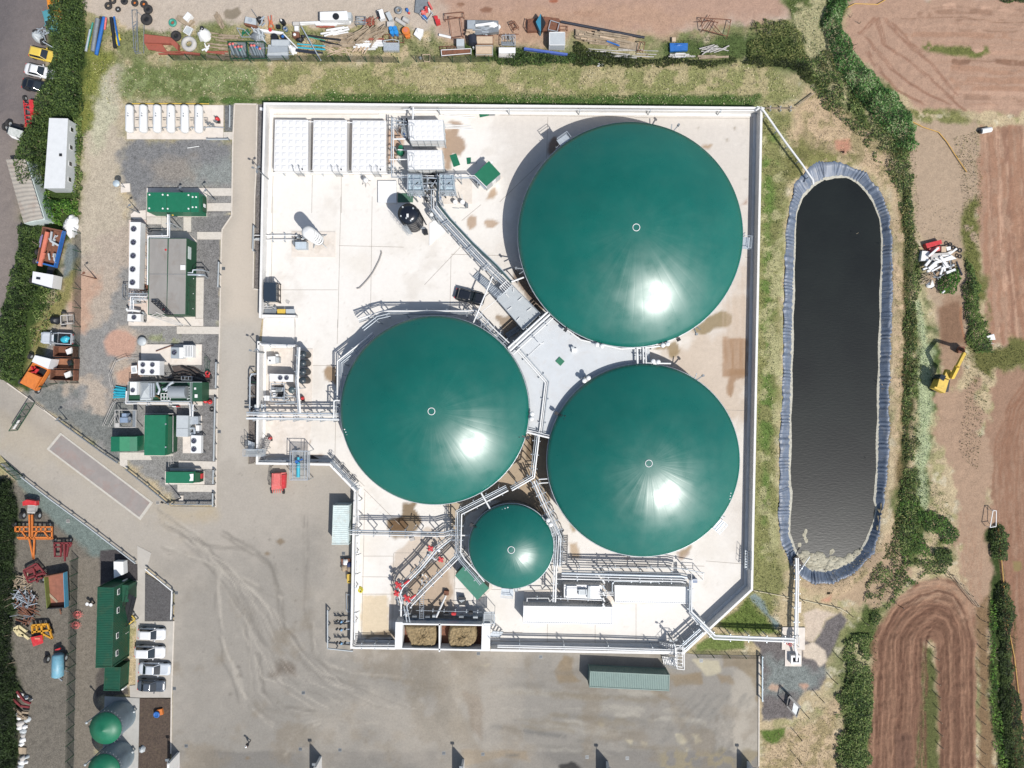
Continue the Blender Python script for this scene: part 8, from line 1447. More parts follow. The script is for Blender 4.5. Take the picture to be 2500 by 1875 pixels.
for k,(x,y,r)in enumerate(((165,1060,22),(215,1080,18),(255,1098,12),(150,1215,20),(165,1245,22),(225,1262,26),(165,1295,28),(160,1330,24),(205,1320,20),(190,1355,26),(190,1390,18),(185,1430,24),(178,1462,20),(225,1566,16),(190,1578,24),(180,1612,26),(215,1610,16),(170,1645,22))):
 mb=MB();a,b,_=cS(x,y);lump(mb,a,b,0,r/3.352/S*1.2,r/3.352/S,.4+.02*(k%5),k,14);tag(mb.mk('rubbish_bag',[white,grey,gyc,white][k%4]),'pale rubbish bag in the row dumped along the dark lower left hedge','bag','rubbish bags along the lower left hedge')
mb=MB();bars(mb,cS,5,140,1175,220,1260,90,-.5,.5,6,.3,.3);one('timber_offcuts',mb,wood,'pale timber offcuts above the rubbish bags','timber')
imp_('red_rake','dark red bent rake above the rubbish bags',cS,[((140,1030),(200,1110)),((200,1110),(250,1130)),((110,1095),(170,1150)),((170,1150),(240,1160))],MATS['maroon'],w_=.3)
mb=MB();mb.pr_(XY(cS.L([(150,1492),(212,1495),(210,1545),(155,1545)],.2)),0,.2);one('pallet',mb,wood,'rusty brown pallet between the rubbish bags','pallet')
for k,(x,y,lb)in enumerate(((745,302,'left'),(775,308,'right'))):a,b,_=cS(x,y);t=thg('capped_post','%s of two white-capped black posts left of the site hut'%lb,'post',(a,b,0));mb=MB();mb.cyl(a,b,0,.95,.12,n=12);mb.mk('post',black,t);mb=MB();mb.cyl(a,b,.95,1.05,.26,n=18);mb.mk('cap',white,t)
for x,y,lb in((643,400,'upper'),(628,485,'lower')):t=thg('red_wheel_rake','%s pinkish red spoked rake wheel on the fence line'%lb,'rake wheel',cS(x,y));a,b,_=cS(x,y);mb=MB();mb.tor_(a,b,.3,.55,.05,24,5);mb.mk('rim',redf,t);mb=MB();[mb.bm((a,b,.3),(a+.95*math.cos(i*.52),b+.6*math.sin(i*.52),.25),.05)for i in range(12)];mb.mk('tines',redf,t)
t=thg('cable_spool','blue and orange cable spool on the brown gravel bed','spool',cS(1285,1215));mb=MB();mb.box(*cS(1305,1205,.5)[:2],0,.9,.9,.5,.2);mb.mk('crate',orange,t);mb=MB();mb.tor_(*cS(1278,1225,.8)[:2],.7,.38,.14,22,6);mb.cyl(*cS(1278,1225,.8)[:2],.5,.75,.3);mb.mk('coil',blue,t)
mb=MB();lump(mb,*cS(1168,1500)[:2],0,.6,.6,.7,3,16);one('bulk_bag',mb,grey,'pale bulk bag on the silo pad beside the brown gravel bed','bag')
for k,(u,v,lb)in enumerate(((436,1836,'first, beside the brown gravel bed'),(783,1846,'second from the left'),(1131,1853,'third, beside the wet puddle'),(1482,1858,'fourth from the left'),(1826,1858,'rightmost'))):
 x,y,_=P(u,v);t=thg('bay_wall','end of a tall white storage bay wall at the bottom edge, '+lb,'wall',(x,y,0),group='storage bay walls at the bottom edge');mb=MB();mb.box(x,y-7,0,.35,14,3.4);mb.mk('wall_panel',wallm,t);mb=MB();mb.bm((x,y-.2,3.4),(x-.1,y+.5,3.5),.08);mb.box(x-.1,y+.6,3.35,.5,.35,.25);mb.mk('floodlight',dst,t)
t=thg('timber_shed','open dark-framed timber hide on the dry grass at the lower right','frame',cQ(795,1155));q=[V3(p)for p in cQ.L([(755,1068),(848,1160),(822,1242),(740,1150)],1.6)];mb=MB();mb.bm(q[0],q[1],.35,.4);mb.bm(q[0],q[3],.1);mb.bm(q[3],q[2],.2);mb.bm(q[1],q[2],.1);[mb.bm((p.x,p.y,0),p,.1)for p in q];mb.mk('frame',black,t);mb=MB();mb.pr_([(p.x,p.y)for p in(q[0].lerp(q[1],.5),q[1],q[2],q[3].lerp(q[2],.55))],1.4,1.5);mb.mk('panel',dst,t)
r4=[cA(498,1195,3)[:2],cA(688,1200,3)[:2],cE(438,165,3)[:2],cE(297,165,3)[:2]];t=thg('white_cabin','long white cabin with three small windows in the left hedge','cabin',cen(r4));mb=MB();mb.pr_(r4,2.9,3.0);mb.mk('roof',mat('cabin_roof',(232,234,234),rough=.5,var=.05),t);i4_=[(p[0]+(cen(r4)[0]-p[0])*.04,p[1]+(cen(r4)[1]-p[1])*.01)for p in r4];mb=MB();mb.pr_(i4_,.3,2.9);mb.mk('wall',mat('cabin_wall',(206,210,210),rough=.6,var=.05),t);a,b=V3((*i4_[1],0)),V3((*i4_[2],0))
for f in(.12,.38,.62,.85):p=a.lerp(b,f);mb=MB();mb.box(p.x+.02,p.y,1.5,.06,.8,.8);f_=mb.mk('window_frame',white,t);mb=MB();mb.box(p.x+.05,p.y,1.6,.06,.6,.6);mb.mk('pane',glass,f_)
mb=MB();mb.box(*cA(612,1568,3.1)[:2],3.0,.4,.4,.12);mb.mk('roof_vent',black,t)
t=thg('corrugated_shed','shed with a buckled corrugated grey roof by the left road','shed',cE(190,200));cr=mat('corrugated',(184,176,164),rough=.7,var=.1,scale=1,stain=(150,110,90),stainamt=.4);q=[V3(p)for p in(cE(40,-30,2.6),cE(170,-30,2.9),cE(292,372,2.9),cE(160,402,2.5))];mb=MB();n=60;vs=[]
for k in range(n+1):f=k/n;o=.06*math.sin(k*1.5708);a,b=q[0].lerp(q[3],f),q[1].lerp(q[2],f);m_=a.lerp(b,.5);vs+=[(a.x,a.y,a.z+o),(m_.x,m_.y,m_.z+.25+o),(b.x,b.y,b.z+o)]
mb.add(vs,[(3*k+j,3*k+j+1,3*k+j+4,3*k+j+3)for k in range(n)for j in(0,1)],True);mb.mk('roof',cr,t);mb=MB();mb.pr_([(p.x,p.y)for p in q],0,2.45);mb.mk('wall',mint,t)
mb=MB();lump(mb,*cE(482,425)[:2],0,1.25,1.7,1.1,9,26);lump(mb,*cE(500,385)[:2],.2,.9,.9,1.1,10,20);one('wrapped_bale',mb,white,'big white wrapped bundle beside the blue tipper lorry','bundle')
t=thg('crane_trailer','red lattice machine with a long boom between road and hedge','machine',cA(290,1150));mb=MB();[mb.bm(cA(*a,1.2),cA(*b,1.2),.14)for a,b in(((240,1020),(265,1290)),((325,1020),(310,1290)),((240,1040),(325,1080)),((325,1040),(245,1080)),((245,1090),(320,1130)),((250,1170),(318,1170)),((253,1210),(314,1210)),((258,1250),(312,1250)))];mb.mk('lattice',red,t);mb=MB();mb.pr_(XY(cA.L([(290,1010),(330,1010),(345,1120),(305,1150)],1.5)),.4,1.5);mb.mk('body',red,t);mb=MB();mb.pr_(XY(cA.L([(245,1245),(310,1250),(300,1300),(240,1290)],1)),.3,1.0);mb.mk('base',rust,t);whs(t,cA,[(345,1055),(270,1005)],.4)
t=thg('tractor','tractor with a dirty white cab roof at the left road edge','tractor',cA(150,1345));mb=MB();mb.pr_(XY(cA.L([(92,1282),(230,1325),(205,1400),(75,1355)],2.7)),2.5,2.7);mb.mk('cab_roof',mat('dirty_white',(214,216,210),rough=.7,var=.15,scale=4,stain=(110,130,110),stainamt=.8),t);mb=MB();mb.pr_(XY(cA.L([(100,1290),(222,1328),(200,1395),(85,1352)],2)),.8,2.5);mb.mk('cab',glass,t);mb=MB();mb.pr_(XY(cA.L([(120,1258),(240,1290),(232,1330),(115,1290)],1.2)),.5,1.2);mb.mk('bonnet',black,t);mb=MB();mb.pr_(XY(cA.L([(85,1360),(200,1400),(200,1425),(120,1395)],1)),.5,1.0);mb.mk('tail_box',white,t);whs(t,cA,[(85,1300),(235,1400),(120,1265),(240,1320)],.6,.4,-.3)
t=thg('sprayer','pale blue-grey crop sprayer half in the top left hedge','sprayer',cA(430,380));mb=MB();lump(mb,*cA(410,395)[:2],.5,.75,.9,1.2,2,18);mb.mk('tank',grey,t);mb=MB();bars(mb,cA,16,380,300,480,380,80,.4,1.4,8,.12,.9);mb.bm(cA(430,420,1),cA(560,495,.8),.12);mb.bm(cA(370,290,1),cA(470,295,1),.08);mb.mk('frame',steel,t);whs(t,cA,[(380,350),(455,440)],.5)
mb=MB();mb.bm(cA(90,1635,.4),cA(190,1605,.4),.35,.3);one('black_beam',mb,black,'short black beam by the corrugated shed','beam')
navy=mat('navy',(40,44,58),rough=.6,var=.15);beige=mat('beige',(214,190,162),rough=.85,var=.12,scale=2);brick=mat('red_panel',(170,92,74),rough=.8,var=.12,scale=2);lime=mat('bright_yellow',(240,216,60),rough=.6)
def ob(nm,c,lb,cat,parts):
 """parts: (part name, kind, geometry, z, material)"""
 x,y=parts[0][2][0][:2]if isinstance(parts[0][2][0],(tuple,list))else parts[0][2][:2]
 t=thg(nm,lb,cat,c(x,y))if len(parts)>1 else None;o=None
 for pn,kd,gm,z,m_ in parts:
  mb=MB()
  if kd=='p':mb.pr_(XY(c.L(gm,z)),.02,z)
  elif kd=='r':x0,y0,x1,y1=gm;mb.pr_(XY(c.R(x0,y0,x1,y1,z)),.02,z)
  elif kd=='f':[mb.bm(c(*gm[i],z),c(*gm[(i+1)%len(gm)],z),.09)for i in range(len(gm))];[mb.bm((*c(*p,z)[:2],0),c(*p,z),.07)for p in gm]
  elif kd=='t':mb.tor_(*c(gm[0],gm[1],z)[:2],z,c.m(gm[2])*.68,c.m(gm[2])*.32,24,10)
  elif kd=='c':mb.cyl(*c(gm[0],gm[1],z)[:2],.02,z,c.m(gm[2]),n=20)
  elif kd=='b':mb.tube([c(*gm[0],z),c(*gm[1],z)],gm[2],10)
  elif kd=='s':bars(mb,c,gm[0],*gm[1:5],gm[5],gm[6],z,int(gm[1]),gm[7]if len(gm)>7 else .13,gm[8]if len(gm)>8 else .12)
  elif kd=='l':lump(mb,*c(gm[0],gm[1])[:2],.02,c.m(gm[2]),c.m(gm[3]),z,int(gm[0]),16)
  o=mb.mk(pn,m_,t)
 return t or tag(o,lb,cat)
for x,y,r,lb in((1097,60,38,'leftmost old tyre at the top edge'),(1140,5,36,'old tyre cut by the top edge beside the leftmost one'),(1258,12,36,'plain dark tyre at the top edge between two wheels with rims'),(1365,30,36,'tyre with a pale rim, third along the top edge'),(1457,42,38,'tyre with an orange rim at the corner of the dark tyre stack'),(1500,95,46,'black tyre stack below the orange-rimmed tyre'),(1195,95,28,'small pale-hubbed tyre under the leftmost pair'),(1484,196,58,'large worn tractor tyre by the red panels'),(1783,365,52,'worn grey tyre above the red panels')):
 t=thg('old_tyre',lb,'tyre',cA(x,y),group='old tyres dumped at the top left');mb=MB();mb.tor_(*cA(x,y,.25)[:2],.25,cA.m(r)*.68,cA.m(r)*.34,26,10);mb.mk('tyre',rubber,t);mb=MB();mb.cyl(*cA(x,y,.2)[:2],.02,.2,cA.m(r)*.42);mb.mk('hub',{1365:orange,1457:orange,1097:wood,1140:wood,1195:grey}.get(x,black),t)
ob('concrete_ring',cA,'large pale concrete ring full of weeds','ring',[('ring','t',(1915,445,78),.3,gyc)])
for i,(p,q,r,z,m_,lb)in enumerate((((1055,175),(975,555),.28,.5,blue,'brightest blue pipe in the bundle at the top left'),((990,190),(940,520),.34,.5,dst,'thick grey pipe left of the bright blue pipe'),((940,230),(880,490),.14,.3,mat('jade',(70,160,140),rough=.5),'thin jade pipe at the left of the pipe bundle'),((915,300),(870,520),.2,.3,steel,'pale pipe at the far left of the pipe bundle'),((1020,170),(1000,400),.18,.3,navy,'black pipe between the grey and blue pipes'),((1125,180),(1165,485),.26,.5,black,'thick black pipe right of the blue pipe'),((1155,170),(1205,460),.15,.4,blue,'slim blue pipe right of the thick black pipe'),((1075,180),(1060,300),.15,.6,redf,'short pink pipe on the blue pipe'))):ob('plastic_pipe',cA,lb,'pipe',[('pipe','b',(p,q,r),z,m_)])
ob('yellow_planks',cA,'loose yellow planks behind the black pipe','planks',[('planks','s',(9,1110,300,1290,440,120,1.5,.18,.25),.3,lime)])
ob('steel_grids',cA,'stack of long thin steel grids on the grass','grids',[('frame','f',[(1335,100),(1385,100),(1400,520),(1360,520)],.3,dst),('outer_frame','f',[(1390,120),(1460,180),(1455,535),(1370,540)],.2,dst),('lattice','s',(14,1345,130,1385,500,50,.6,.05,.6),.3,dst)])
ob('folded_sheets',cA,'faded red folded panels lying below the tractor tyre','panels',[('panel','p',[(1460,345),(1720,375),(1745,440),(1460,430)],.7,brick),('lower_panel','p',[(1460,432),(1640,448),(1690,520),(1500,500)],.3,brick),('end_panel','p',[(1725,375),(1800,440),(1800,510),(1735,445)],.8,brick)])
ob('red_timber',cA,'red timbers running right from the red panels','timber',[('timber','s',(8,1700,520,2250,560,260,-.1,.2,.1),.3,brick)])
ob('white_boxes',cA,'white machine lying on the brown crates','box',[('box','p',[(1900,118),(1940,150),(1890,215),(1850,180)],.9,white),('crate','p',[(1800,150),(1965,210),(1900,270),(1780,190)],.4,wood)])
ob('square_basin',cA,'pale square basin beside the jade tub','basin',[('rim','f',[(1890,262),(1950,290),(1915,360),(1855,320)],.5,white),('bowl','p',[(1890,262),(1950,290),(1915,360),(1855,320)],.35,grey)])
ob('jade_tub',cA,'octagonal jade tub with rusty inside','tub',[('tub','t',(1748,230,42),.3,MATS['jade']),('bottom','c',(1748,230,30),.2,brick)])
t=ob('cement_mixer',cB,'big cream round cement mixer drum between the ring and the timber','mixer',[('drum','l',(5,395,66,72),1.6,white),('mouth','t',(-30,305,22),1.5,black),('frame','s',(5,-20,480,30,560,80,.7,.16,.9),.6,white)])
mx=[('sheet_pile','weathered brown plank pile on the sand','planks',[('planks','s',(14,120,170,200,280,150,-1.15,.2,.08),.4,wood)]),('timber_mat','flat run of old boards behind the gas bottles','planks',[('planks','s',(30,100,350,350,640,260,-.1,.16,.08),.25,wood)]),('grey_bin','grey washing machine and rusty tub by the plank pile','bin',[('tub','p',[(430,240),(560,265),(545,300),(425,262)],.8,rust),('machine','p',[(440,178),(550,200),(555,270),(428,245)],.9,grey),('drum','c',(490,215,24),.95,steel)]),('black_engine','black engine block right of the grey washing machine','engine',[('block','l',(600,225,42,36),.8,black),('rod','b',((505,100),(575,200),.05),.6,dst),('part','s',(8,560,190,640,280,60,.7,.12,.9),.8,steel)]),('orange_scrap','orange steel frame beside the black engine','frame',[('frame','f',[(700,240),(720,220),(748,305),(690,300)],.6,orange),('bar','s',(4,690,180,730,290,110,-1.2,.15,.2),.7,MATS['salmon'])]),('black_white_drum','black drum with a white ball on it','drum',[('drum','c',(838,228,26),.8,black),('ball','l',(842,250,18,18),1.1,white)]),('blue_barrel','blue open barrel below the black drum','barrel',[('barrel','t',(868,308,28),.8,dst),('inside','c',(868,308,20),.5,blue)]),('black_box','little black cube near the blue barrel','box',[('casing','r',(770,265,810,300),.5,black)]),('green_racks','folded green ribbed rack left of the white board','rack',[('frame','f',[(345,300),(430,320),(500,400),(400,400)],.5,steel),('ribs','s',(12,390,330,490,380,60,1.1,.08,.1),.6,green)]),('crumpled_foil','crumpled heap of silver grey sheet','sheets',[('sheet','l',(580,390,80,75),.8,dst),('strips','s',(16,510,320,640,460,90,-.8,.16,.8),1.0,grey)]),('long_white_board','long white board with a red lid on it','board',[('board','p',[(560,305),(850,345),(845,372),(550,335)],.5,white),('lid','c',(705,322,18),.6,red)]),('black_drums','pair of black drums under the grey steel sheets','drums',[('drum','c',(750,395,36),.8,black),('second_drum','c',(840,395,26),.8,navy),('cap','c',(842,392,14),.85,blue)]),('grey_lid_box','long pale grey box above the stack of sheets','box',[('box','r',(722,432,915,498),.8,grey),('rim','f',[(722,432),(915,432),(915,498),(722,498)],.84,steel)]),('sheet_stack','stack of pale corrugated sheets beside the gas bottles','sheets',[('stack','p',[(685,482),(890,490),(900,620),(672,632)],.7,grey),('top_sheet','p',[(690,500),(892,505),(895,560),(685,570)],.78,shg),('battens','s',(4,700,500,880,610,300,0,.07,.02),.84,steel)]),('white_sack','crumpled white sack right of the sheet stack','sack',[('sack','l',(955,545,48,52),.7,white),('fold','l',(930,520,25,30),.9,white)]),('cyan_pipes','two long cyan pipes right of the white sack','pipes',[('pipe','b',((1000,475),(1300,498),.1),.4,cyan),('second_pipe','b',((990,512),(1300,535),.12),.4,cyan)]),('black_tubes','dark tubes lying below the cyan pipes','pipes',[('tube','b',((970,535),(1275,572),.14),.3,navy),('second_tube','b',((980,550),(1200,580),.12),.3,navy)]),('black_pipes','two thick black pipes above the cyan pipes','pipes',[('pipe','b',((1115,385),(1470,435),.16),.4,black),('second_pipe','b',((1250,440),(1480,495),.14),.4,black),('green_strip','b',((1115,398),(1300,438),.08),.4,MATS['jade'])]),('steel_pole','long silver pole lying across the cyan pipes','pole',[('pole','b',((1045,290),(1255,655),.1),.7,steel)]),('small_pole','white pole beside the grey lid box','pole',[('pole','b',((850,365),(1000,520),.1),.9,white)]),('black_bags','black bags between the grey box and the black pipes','bags',[('bag','l',(1030,435,45,30),.6,black),('second_bag','l',(1065,400,24,22),.5,navy)]),('brown_stove','brown stove with a white door near the black bags','stove',[('stove','r',(950,345,1015,400),.8,rust),('door','c',(970,372,15),.85,white)]),('white_crates','pale crates above the brown stove','crates',[('crate','r',(950,235,1020,272),.6,gyc),('second_crate','r',(968,280,1012,330),.6,white)]),('van_roof','long white van shell with a round black roof fan','van',[('body','p',[(1243,128),(1535,118),(1550,215),(1243,218)],1.6,white),('tail','p',[(1540,130),(1582,135),(1580,200),(1545,195)],1.3,grey),('fan','c',(1415,175,34),1.75,black)]),('white_boards','pile of white boards below the van shell','boards',[('boards','s',(10,1150,230,1500,270,300,.03,.3,.05),.6,white),('red_board','s',(6,1260,275,1390,300,130,0,.2,.03),.4,brick)]),('grey_crate','grey plastic crate right of the van shell','crate',[('crate','f',[(1640,178),(1735,178),(1730,265),(1635,265)],.7,dst),('slats','s',(8,1650,190,1720,255,90,0,.1,.02),.6,shg)]),('bark_pile','bundle of split logs beside the grey crate','logs',[('logs','s',(26,1715,200,1855,270,80,.6,.12,.12),.6,brick),('pale_logs','s',(10,1790,180,1855,260,60,1.2,.14,.2),.7,wood)]),('plank_fan','large fan of long pale timbers','timber',[('timbers','s',(34,1640,330,1900,400,300,.55,.14,.16),.9,wood),('lower_timbers','s',(14,1650,420,1800,500,260,.9,.12,.12),.5,beige)]),('deck_boards','flat stack of brown boards under the timber fan','boards',[('boards','s',(30,1380,350,1600,500,300,-.02,.22,.03),.4,wood),('white_strip','s',(6,1290,310,1500,365,260,.2,.2,.1),.5,white)]),('pale_sheets','layered white and brick red sheets right of the brown boards','boards',[('sheets','s',(18,1700,430,1900,540,220,-.05,.25,.06),.5,white),('brick_sheets','s',(6,1780,410,1900,450,90,0,.25,.05),.55,brick)]),('crossed_battens','thin pale battens crossing below the black tubes','battens',[('battens','s',(10,1350,520,1590,595,240,-.3,.09,.35),.3,beige)]),('silver_trolley','silver framed trolley with a flat tray','trolley',[('tray','r',(1930,460,2098,545),.7,steel),('rail','f',[(1928,440),(2030,425),(2095,440),(2095,470),(1930,470)],.9,grey)]),('wire_fence_panel','brown barred panel above the silver trolley','panel',[('frame','f',[(1925,372),(2150,375),(2150,460),(1930,450)],.4,rust),('bars','s',(9,1940,410,2140,415,80,1.57,.05,.03),.4,rust)]),('tan_sofa','pale beige armchair shell at the top right of the junk','chair',[('seat','p',[(1860,112),(1918,95),(1950,195),(1890,210)],.8,white),('gap','p',[(1858,120),(1875,115),(1900,200),(1885,205)],.85,black)]),('tan_box','pale leaning box right of the armchair shell','box',[('box','p',[(1950,140),(1995,122),(2030,200),(1990,222)],.9,grey)]),('beige_crate','beige crate above the blue drums','crate',[('crate','r',(1968,232,2045,285),.8,gyc)]),('blue_drums','cluster of bright blue drums','drums',[('drum','c',(2010,305,24),.9,mat('drum_blue',(50,150,226),rough=.45)),('drum','c',(2052,302,24),.9,MATS['drum_blue']if 'drum_blue' in MATS else blue),('drum','c',(2022,345,24),.9,MATS['drum_blue']if 'drum_blue' in MATS else blue),('drum','c',(2066,345,24),.9,MATS['drum_blue']if 'drum_blue' in MATS else blue)])]
for nm,lb,cat,pr in mx:ob(nm,cB,lb,cat,pr)
for k,(x,y,m_)in enumerate(((265,475,redf),(300,470,redf),(325,505,redf),(360,500,redf),(393,500,redf),(378,535,MATS['jade']),(500,488,redf),(530,488,redf),(560,508,blue),(592,522,redf))):
 t=thg('gas_bottle','tall grey gas bottle with a coloured shoulder, in the two caged racks','gas bottle',cB(x,y),group='gas bottles in two caged racks');a,b,_=cB(x,y,1.4);a2,b2,_=cB(x+48,y+110,.3);mb=MB();mb.tube([(a2,b2,.25),(a,b,1.2)],.24,14);mb.mk('cylinder',mat('bottle_grey',(112,126,134),rough=.45),t);mb=MB();mb.ball(a,b,1.25,.22);mb.mk('shoulder',m_,t)
for lb,x0 in(('left',250),('right',450)):ob('bottle_rack',cB,lb+' steel rack holding grey gas bottles','rack',[('frame','f',[(x0,450),(x0+200,455),(x0+215,630),(x0+30,640)],1.3,dgr),('base','r',(x0+30,450,x0+200,630),.1,dst)])
mc=[('orange_cone_bin','orange conical bin beside the blue drums','bin',[('bin','c',(180,330,42),.9,orange),('foot','p',[(150,340),(225,350),(225,400),(180,405)],.5,orange),('opening','c',(178,322,24),.95,MATS['salmon'])]),('white_sheets','crumpled white plastic right of the orange bin','plastic',[('sheet','p',[(300,300),(372,320),(365,370),(330,425),(265,370)],.5,white),('flap','p',[(302,302),(370,318),(362,365),(305,345)],.7,white)]),('pale_tubes','two pale stubby tubes on the grass','tubes',[('tube','b',((75,205),(175,270),.3),.4,gyc),('second_tube','b',((155,200),(215,235),.38),.4,gyc)]),('spoked_disc','grey spoked wheel left of the toy heap','wheel',[('rim','t',(100,112,42),.3,dst),('disc','c',(100,112,28),.2,wood)]),('toy_heap','trolley heaped with pink, blue and red bags','trolley',[('tray','f',[(330,150),(400,80),(470,140),(410,230)],.6,grey),('pink_bag','l',(370,150,34,28),.9,redf),('blue_bag','l',(380,195,30,20),.8,blue),('red_bag','l',(405,115,26,32),1.1,red),('white_bag','l',(435,130,16,14),1.2,white)]),('grey_boards','big grey board pointing at the top edge behind the toy heap','board',[('board','p',[(290,-20),(420,-20),(415,70),(340,150),(275,130)],.3,dst)]),('pink_plank','pink plank beside the toy heap','plank',[('plank','b',((425,25),(465,100),.16),.5,redf)]),('red_jerrycans','bright red jerrycans right of the toy heap','cans',[('can','p',[(478,175),(520,165),(530,200),(500,215)],.7,red),('second_can','p',[(495,215),(545,200),(555,245),(510,260)],.7,red)]),('small_toys','small blue and red object above the pale tubes','toy',[('blue_part','l',(195,110,20,22),.4,blue),('red_part','l',(215,145,14,12),.4,red)]),('rust_hurdle','tall rusty gate frame lying on the earth','frame',[('frame','f',[(600,150),(805,130),(810,185),(605,215)],.6,rust),('rails','f',[(645,180),(770,190),(800,390),(680,410)],.5,rust)]),('white_tube','short white tube lying on the earth','tube',[('tube','b',((540,375),(668,405),.2),.3,white)]),('grey_tank','small pale blue-grey square tank','tank',[('casing','r',(728,420,810,495),1.2,grey),('base','r',(735,490,808,520),.4,steel)]),('rust_trough','long rusty trough below the pale cube','trough',[('side','f',[(562,540),(885,525),(885,575),(568,602)],.6,white),('floor','p',[(562,540),(885,525),(885,575),(568,602)],.4,rust)]),('rung_grid','rusty ladder frame above the trough','frame',[('frame','f',[(548,505),(718,500),(718,530),(550,535)],.4,rust),('rungs','s',(8,570,518,700,520,30,1.57,.06,.02),.4,rust)]),('loaded_trailer','trailer loaded with crumpled white plastic','trailer',[('bed','p',[(838,215),(1180,222),(1185,340),(945,375),(838,320)],.8,dst),('plastic','l',(1130,300,80,42),1.2,white),('white_roll','b',((932,275),(1135,248),.22),1.2,white),('grey_sheets','s',(16,950,270,1050,350,110,-.3,.25,.5),1.0,shg),('grey_tub','r',(845,218,930,310),1.1,shg)]),('board_stack','small stack of pale boards on the trailer corner','boards',[('boards','s',(8,860,330,900,375,90,.05,.2,.03),1.1,beige)]),('black_tank','short black plastic tank lying beside the beige bins','tank',[('tank','b',((895,390),(908,480),.68),.9,navy),('cap','c',(910,510,9),.6,grey)]),('beige_bin','upper of two rounded beige bins','bin',[('bin','r',(945,392,1118,468),1.0,beige),('frame','f',[(940,388),(1122,385),(1122,475),(942,478)],.8,rust)]),('beige_bin','lower of two rounded beige bins','bin',[('bin','r',(938,500,1110,578),1.0,beige),('frame','f',[(935,495),(1118,492),(1118,590),(938,592)],.8,gyc),('ribs','s',(3,990,538,1060,540,75,1.57,.05,.01),1.02,wood)]),('steel_cage','silver cage with a slatted panel inside','cage',[('frame','f',[(1220,382),(1360,378),(1362,488),(1218,485)],1.0,steel),('slats','s',(14,1235,385,1350,440,60,1.57,.08,.01),.9,shg),('tray','r',(1225,450,1355,480),.5,dst)]),('steel_pipe','rusty bar running above the silver cage','bar',[('bar','b',((1180,378),(1400,370),.06),.5,rust)]),('concrete_block','two-tone concrete block in the weeds','block',[('block','r',(1185,512,1365,572),1.0,white),('lower_block','p',[(1185,572),(1362,572),(1355,622),(1183,608)],.7,gyc)]),('white_tank','large square pale blue-white tank beside the scrap trailer','tank',[('tank','r',(1730,347,1900,488),1.7,grey),('rim','f',[(1732,349),(1898,349),(1898,486),(1732,486)],1.72,white)]),('scrap_trailer','rusty trailer carrying a blue pyramid-shaped hopper','trailer',[('bed','p',[(1500,210),(1700,180),(1840,200),(1850,320),(1500,340)],.6,rust),('hopper','p',[(1635,150),(1585,235),(1630,335),(1640,335),(1640,150)],1.6,mat('sea_blue',(60,140,170),rough=.5)),('dark_side','p',[(1638,150),(1690,240),(1640,335)],1.5,black),('cage','f',[(1745,220),(1840,250),(1815,340),(1720,320)],1.0,steel),('drawbar','f',[(1480,200),(1465,290),(1495,340),(1500,220)],.5,rust)]),('wire_crate','leaning rusty wire crate on the bare earth','crate',[('frame','f',[(1300,245),(1350,225),(1400,295),(1340,330)],.7,rust),('inner_frame','f',[(1318,262),(1352,248),(1380,290),(1345,310)],.5,rust)]),('blue_girder','long blue girder in the weeds','girder',[('girder','p',[(1462,510),(1930,575),(1925,595),(1455,532)],.5,mat('girder_blue',(86,112,190),rough=.6,var=.15))]),('rust_ladder','rusty ladder section beside the square tank','ladder',[('frame','f',[(1835,282),(1925,285),(1925,325),(1835,322)],.3,rust)]),('wire_basket','cream wire basket on the grass bank fence','basket',[('basket','f',[(360,590),(442,590),(438,668),(380,660)],.5,beige),('ball','l',(340,630,18,18),.5,grey)])]
for nm,lb,cat,pr in mc:ob(nm,cC,lb,cat,pr)
md=[('timber_bed','long low bed stacked with old timbers and a blue strap','timber',[('bed','p',[(20,260),(590,390),(590,455),(20,340)],.5,wood),('timbers','s',(26,120,300,480,400,300,-.16,.16,.05),.9,wood),('pale_timbers','s',(8,150,300,460,380,260,-.16,.18,.03),1.0,beige),('blue_strap','b',((300,370),(415,412),.12),1.0,blue),('end_frame','f',[(595,375),(645,380),(625,460),(580,450)],.9,rust)]),('black_beam','long black beam along the top of the timber bed','beam',[('beam','b',((-110,195),(640,338),.2),.9,navy)]),('scaffold_boards','grey scaffold boards lying in the nettles','boards',[('boards','s',(14,150,445,700,515,330,-.05,.1,.03),.4,gyc)]),('blue_tarp','crumpled blue tarpaulin sheet','tarpaulin',[('sheet','p',[(868,388),(1030,388),(1028,452),(872,460)],.5,blue),('fold','l',(940,420,60,22),.7,blue)]),('oval_ring','white oval rubber ring below the blue tarpaulin','ring',[('ring','f',[(922,480),(1005,480),(1012,495),(1005,512),(922,512),(915,495)],.45,white)]),('grey_slabs','weathered slab boards under the white oval ring','boards',[('boards','s',(6,850,490,1090,525,130,-.02,.3,.03),.25,gyc)]),('tan_block','small tan block above the blue tarpaulin','block',[('block','r',(888,335,922,372),.5,beige)]),('rusty_frame','rusty open steel frame in the weeds','frame',[('frame','f',[(1148,160),(1420,178),(1385,325),(1160,265)],.9,rust),('braces','s',(7,1170,180,1380,280,160,.7,.07,.7),.8,rust)]),('broken_pallets','broken grey pallets right of the oval ring','pallets',[('pallets','s',(16,1180,420,1360,470,150,.15,.12,.3),.5,gyc),('lower_boards','s',(5,1180,505,1340,530,170,0,.22,.03),.2,wood)]),('white_sack','bright white sack on the dry bank','sack',[('sack','l',(235,582,40,20),.3,white)])]
for nm,lb,cat,pr in md:ob(nm,cD,lb,cat,pr)
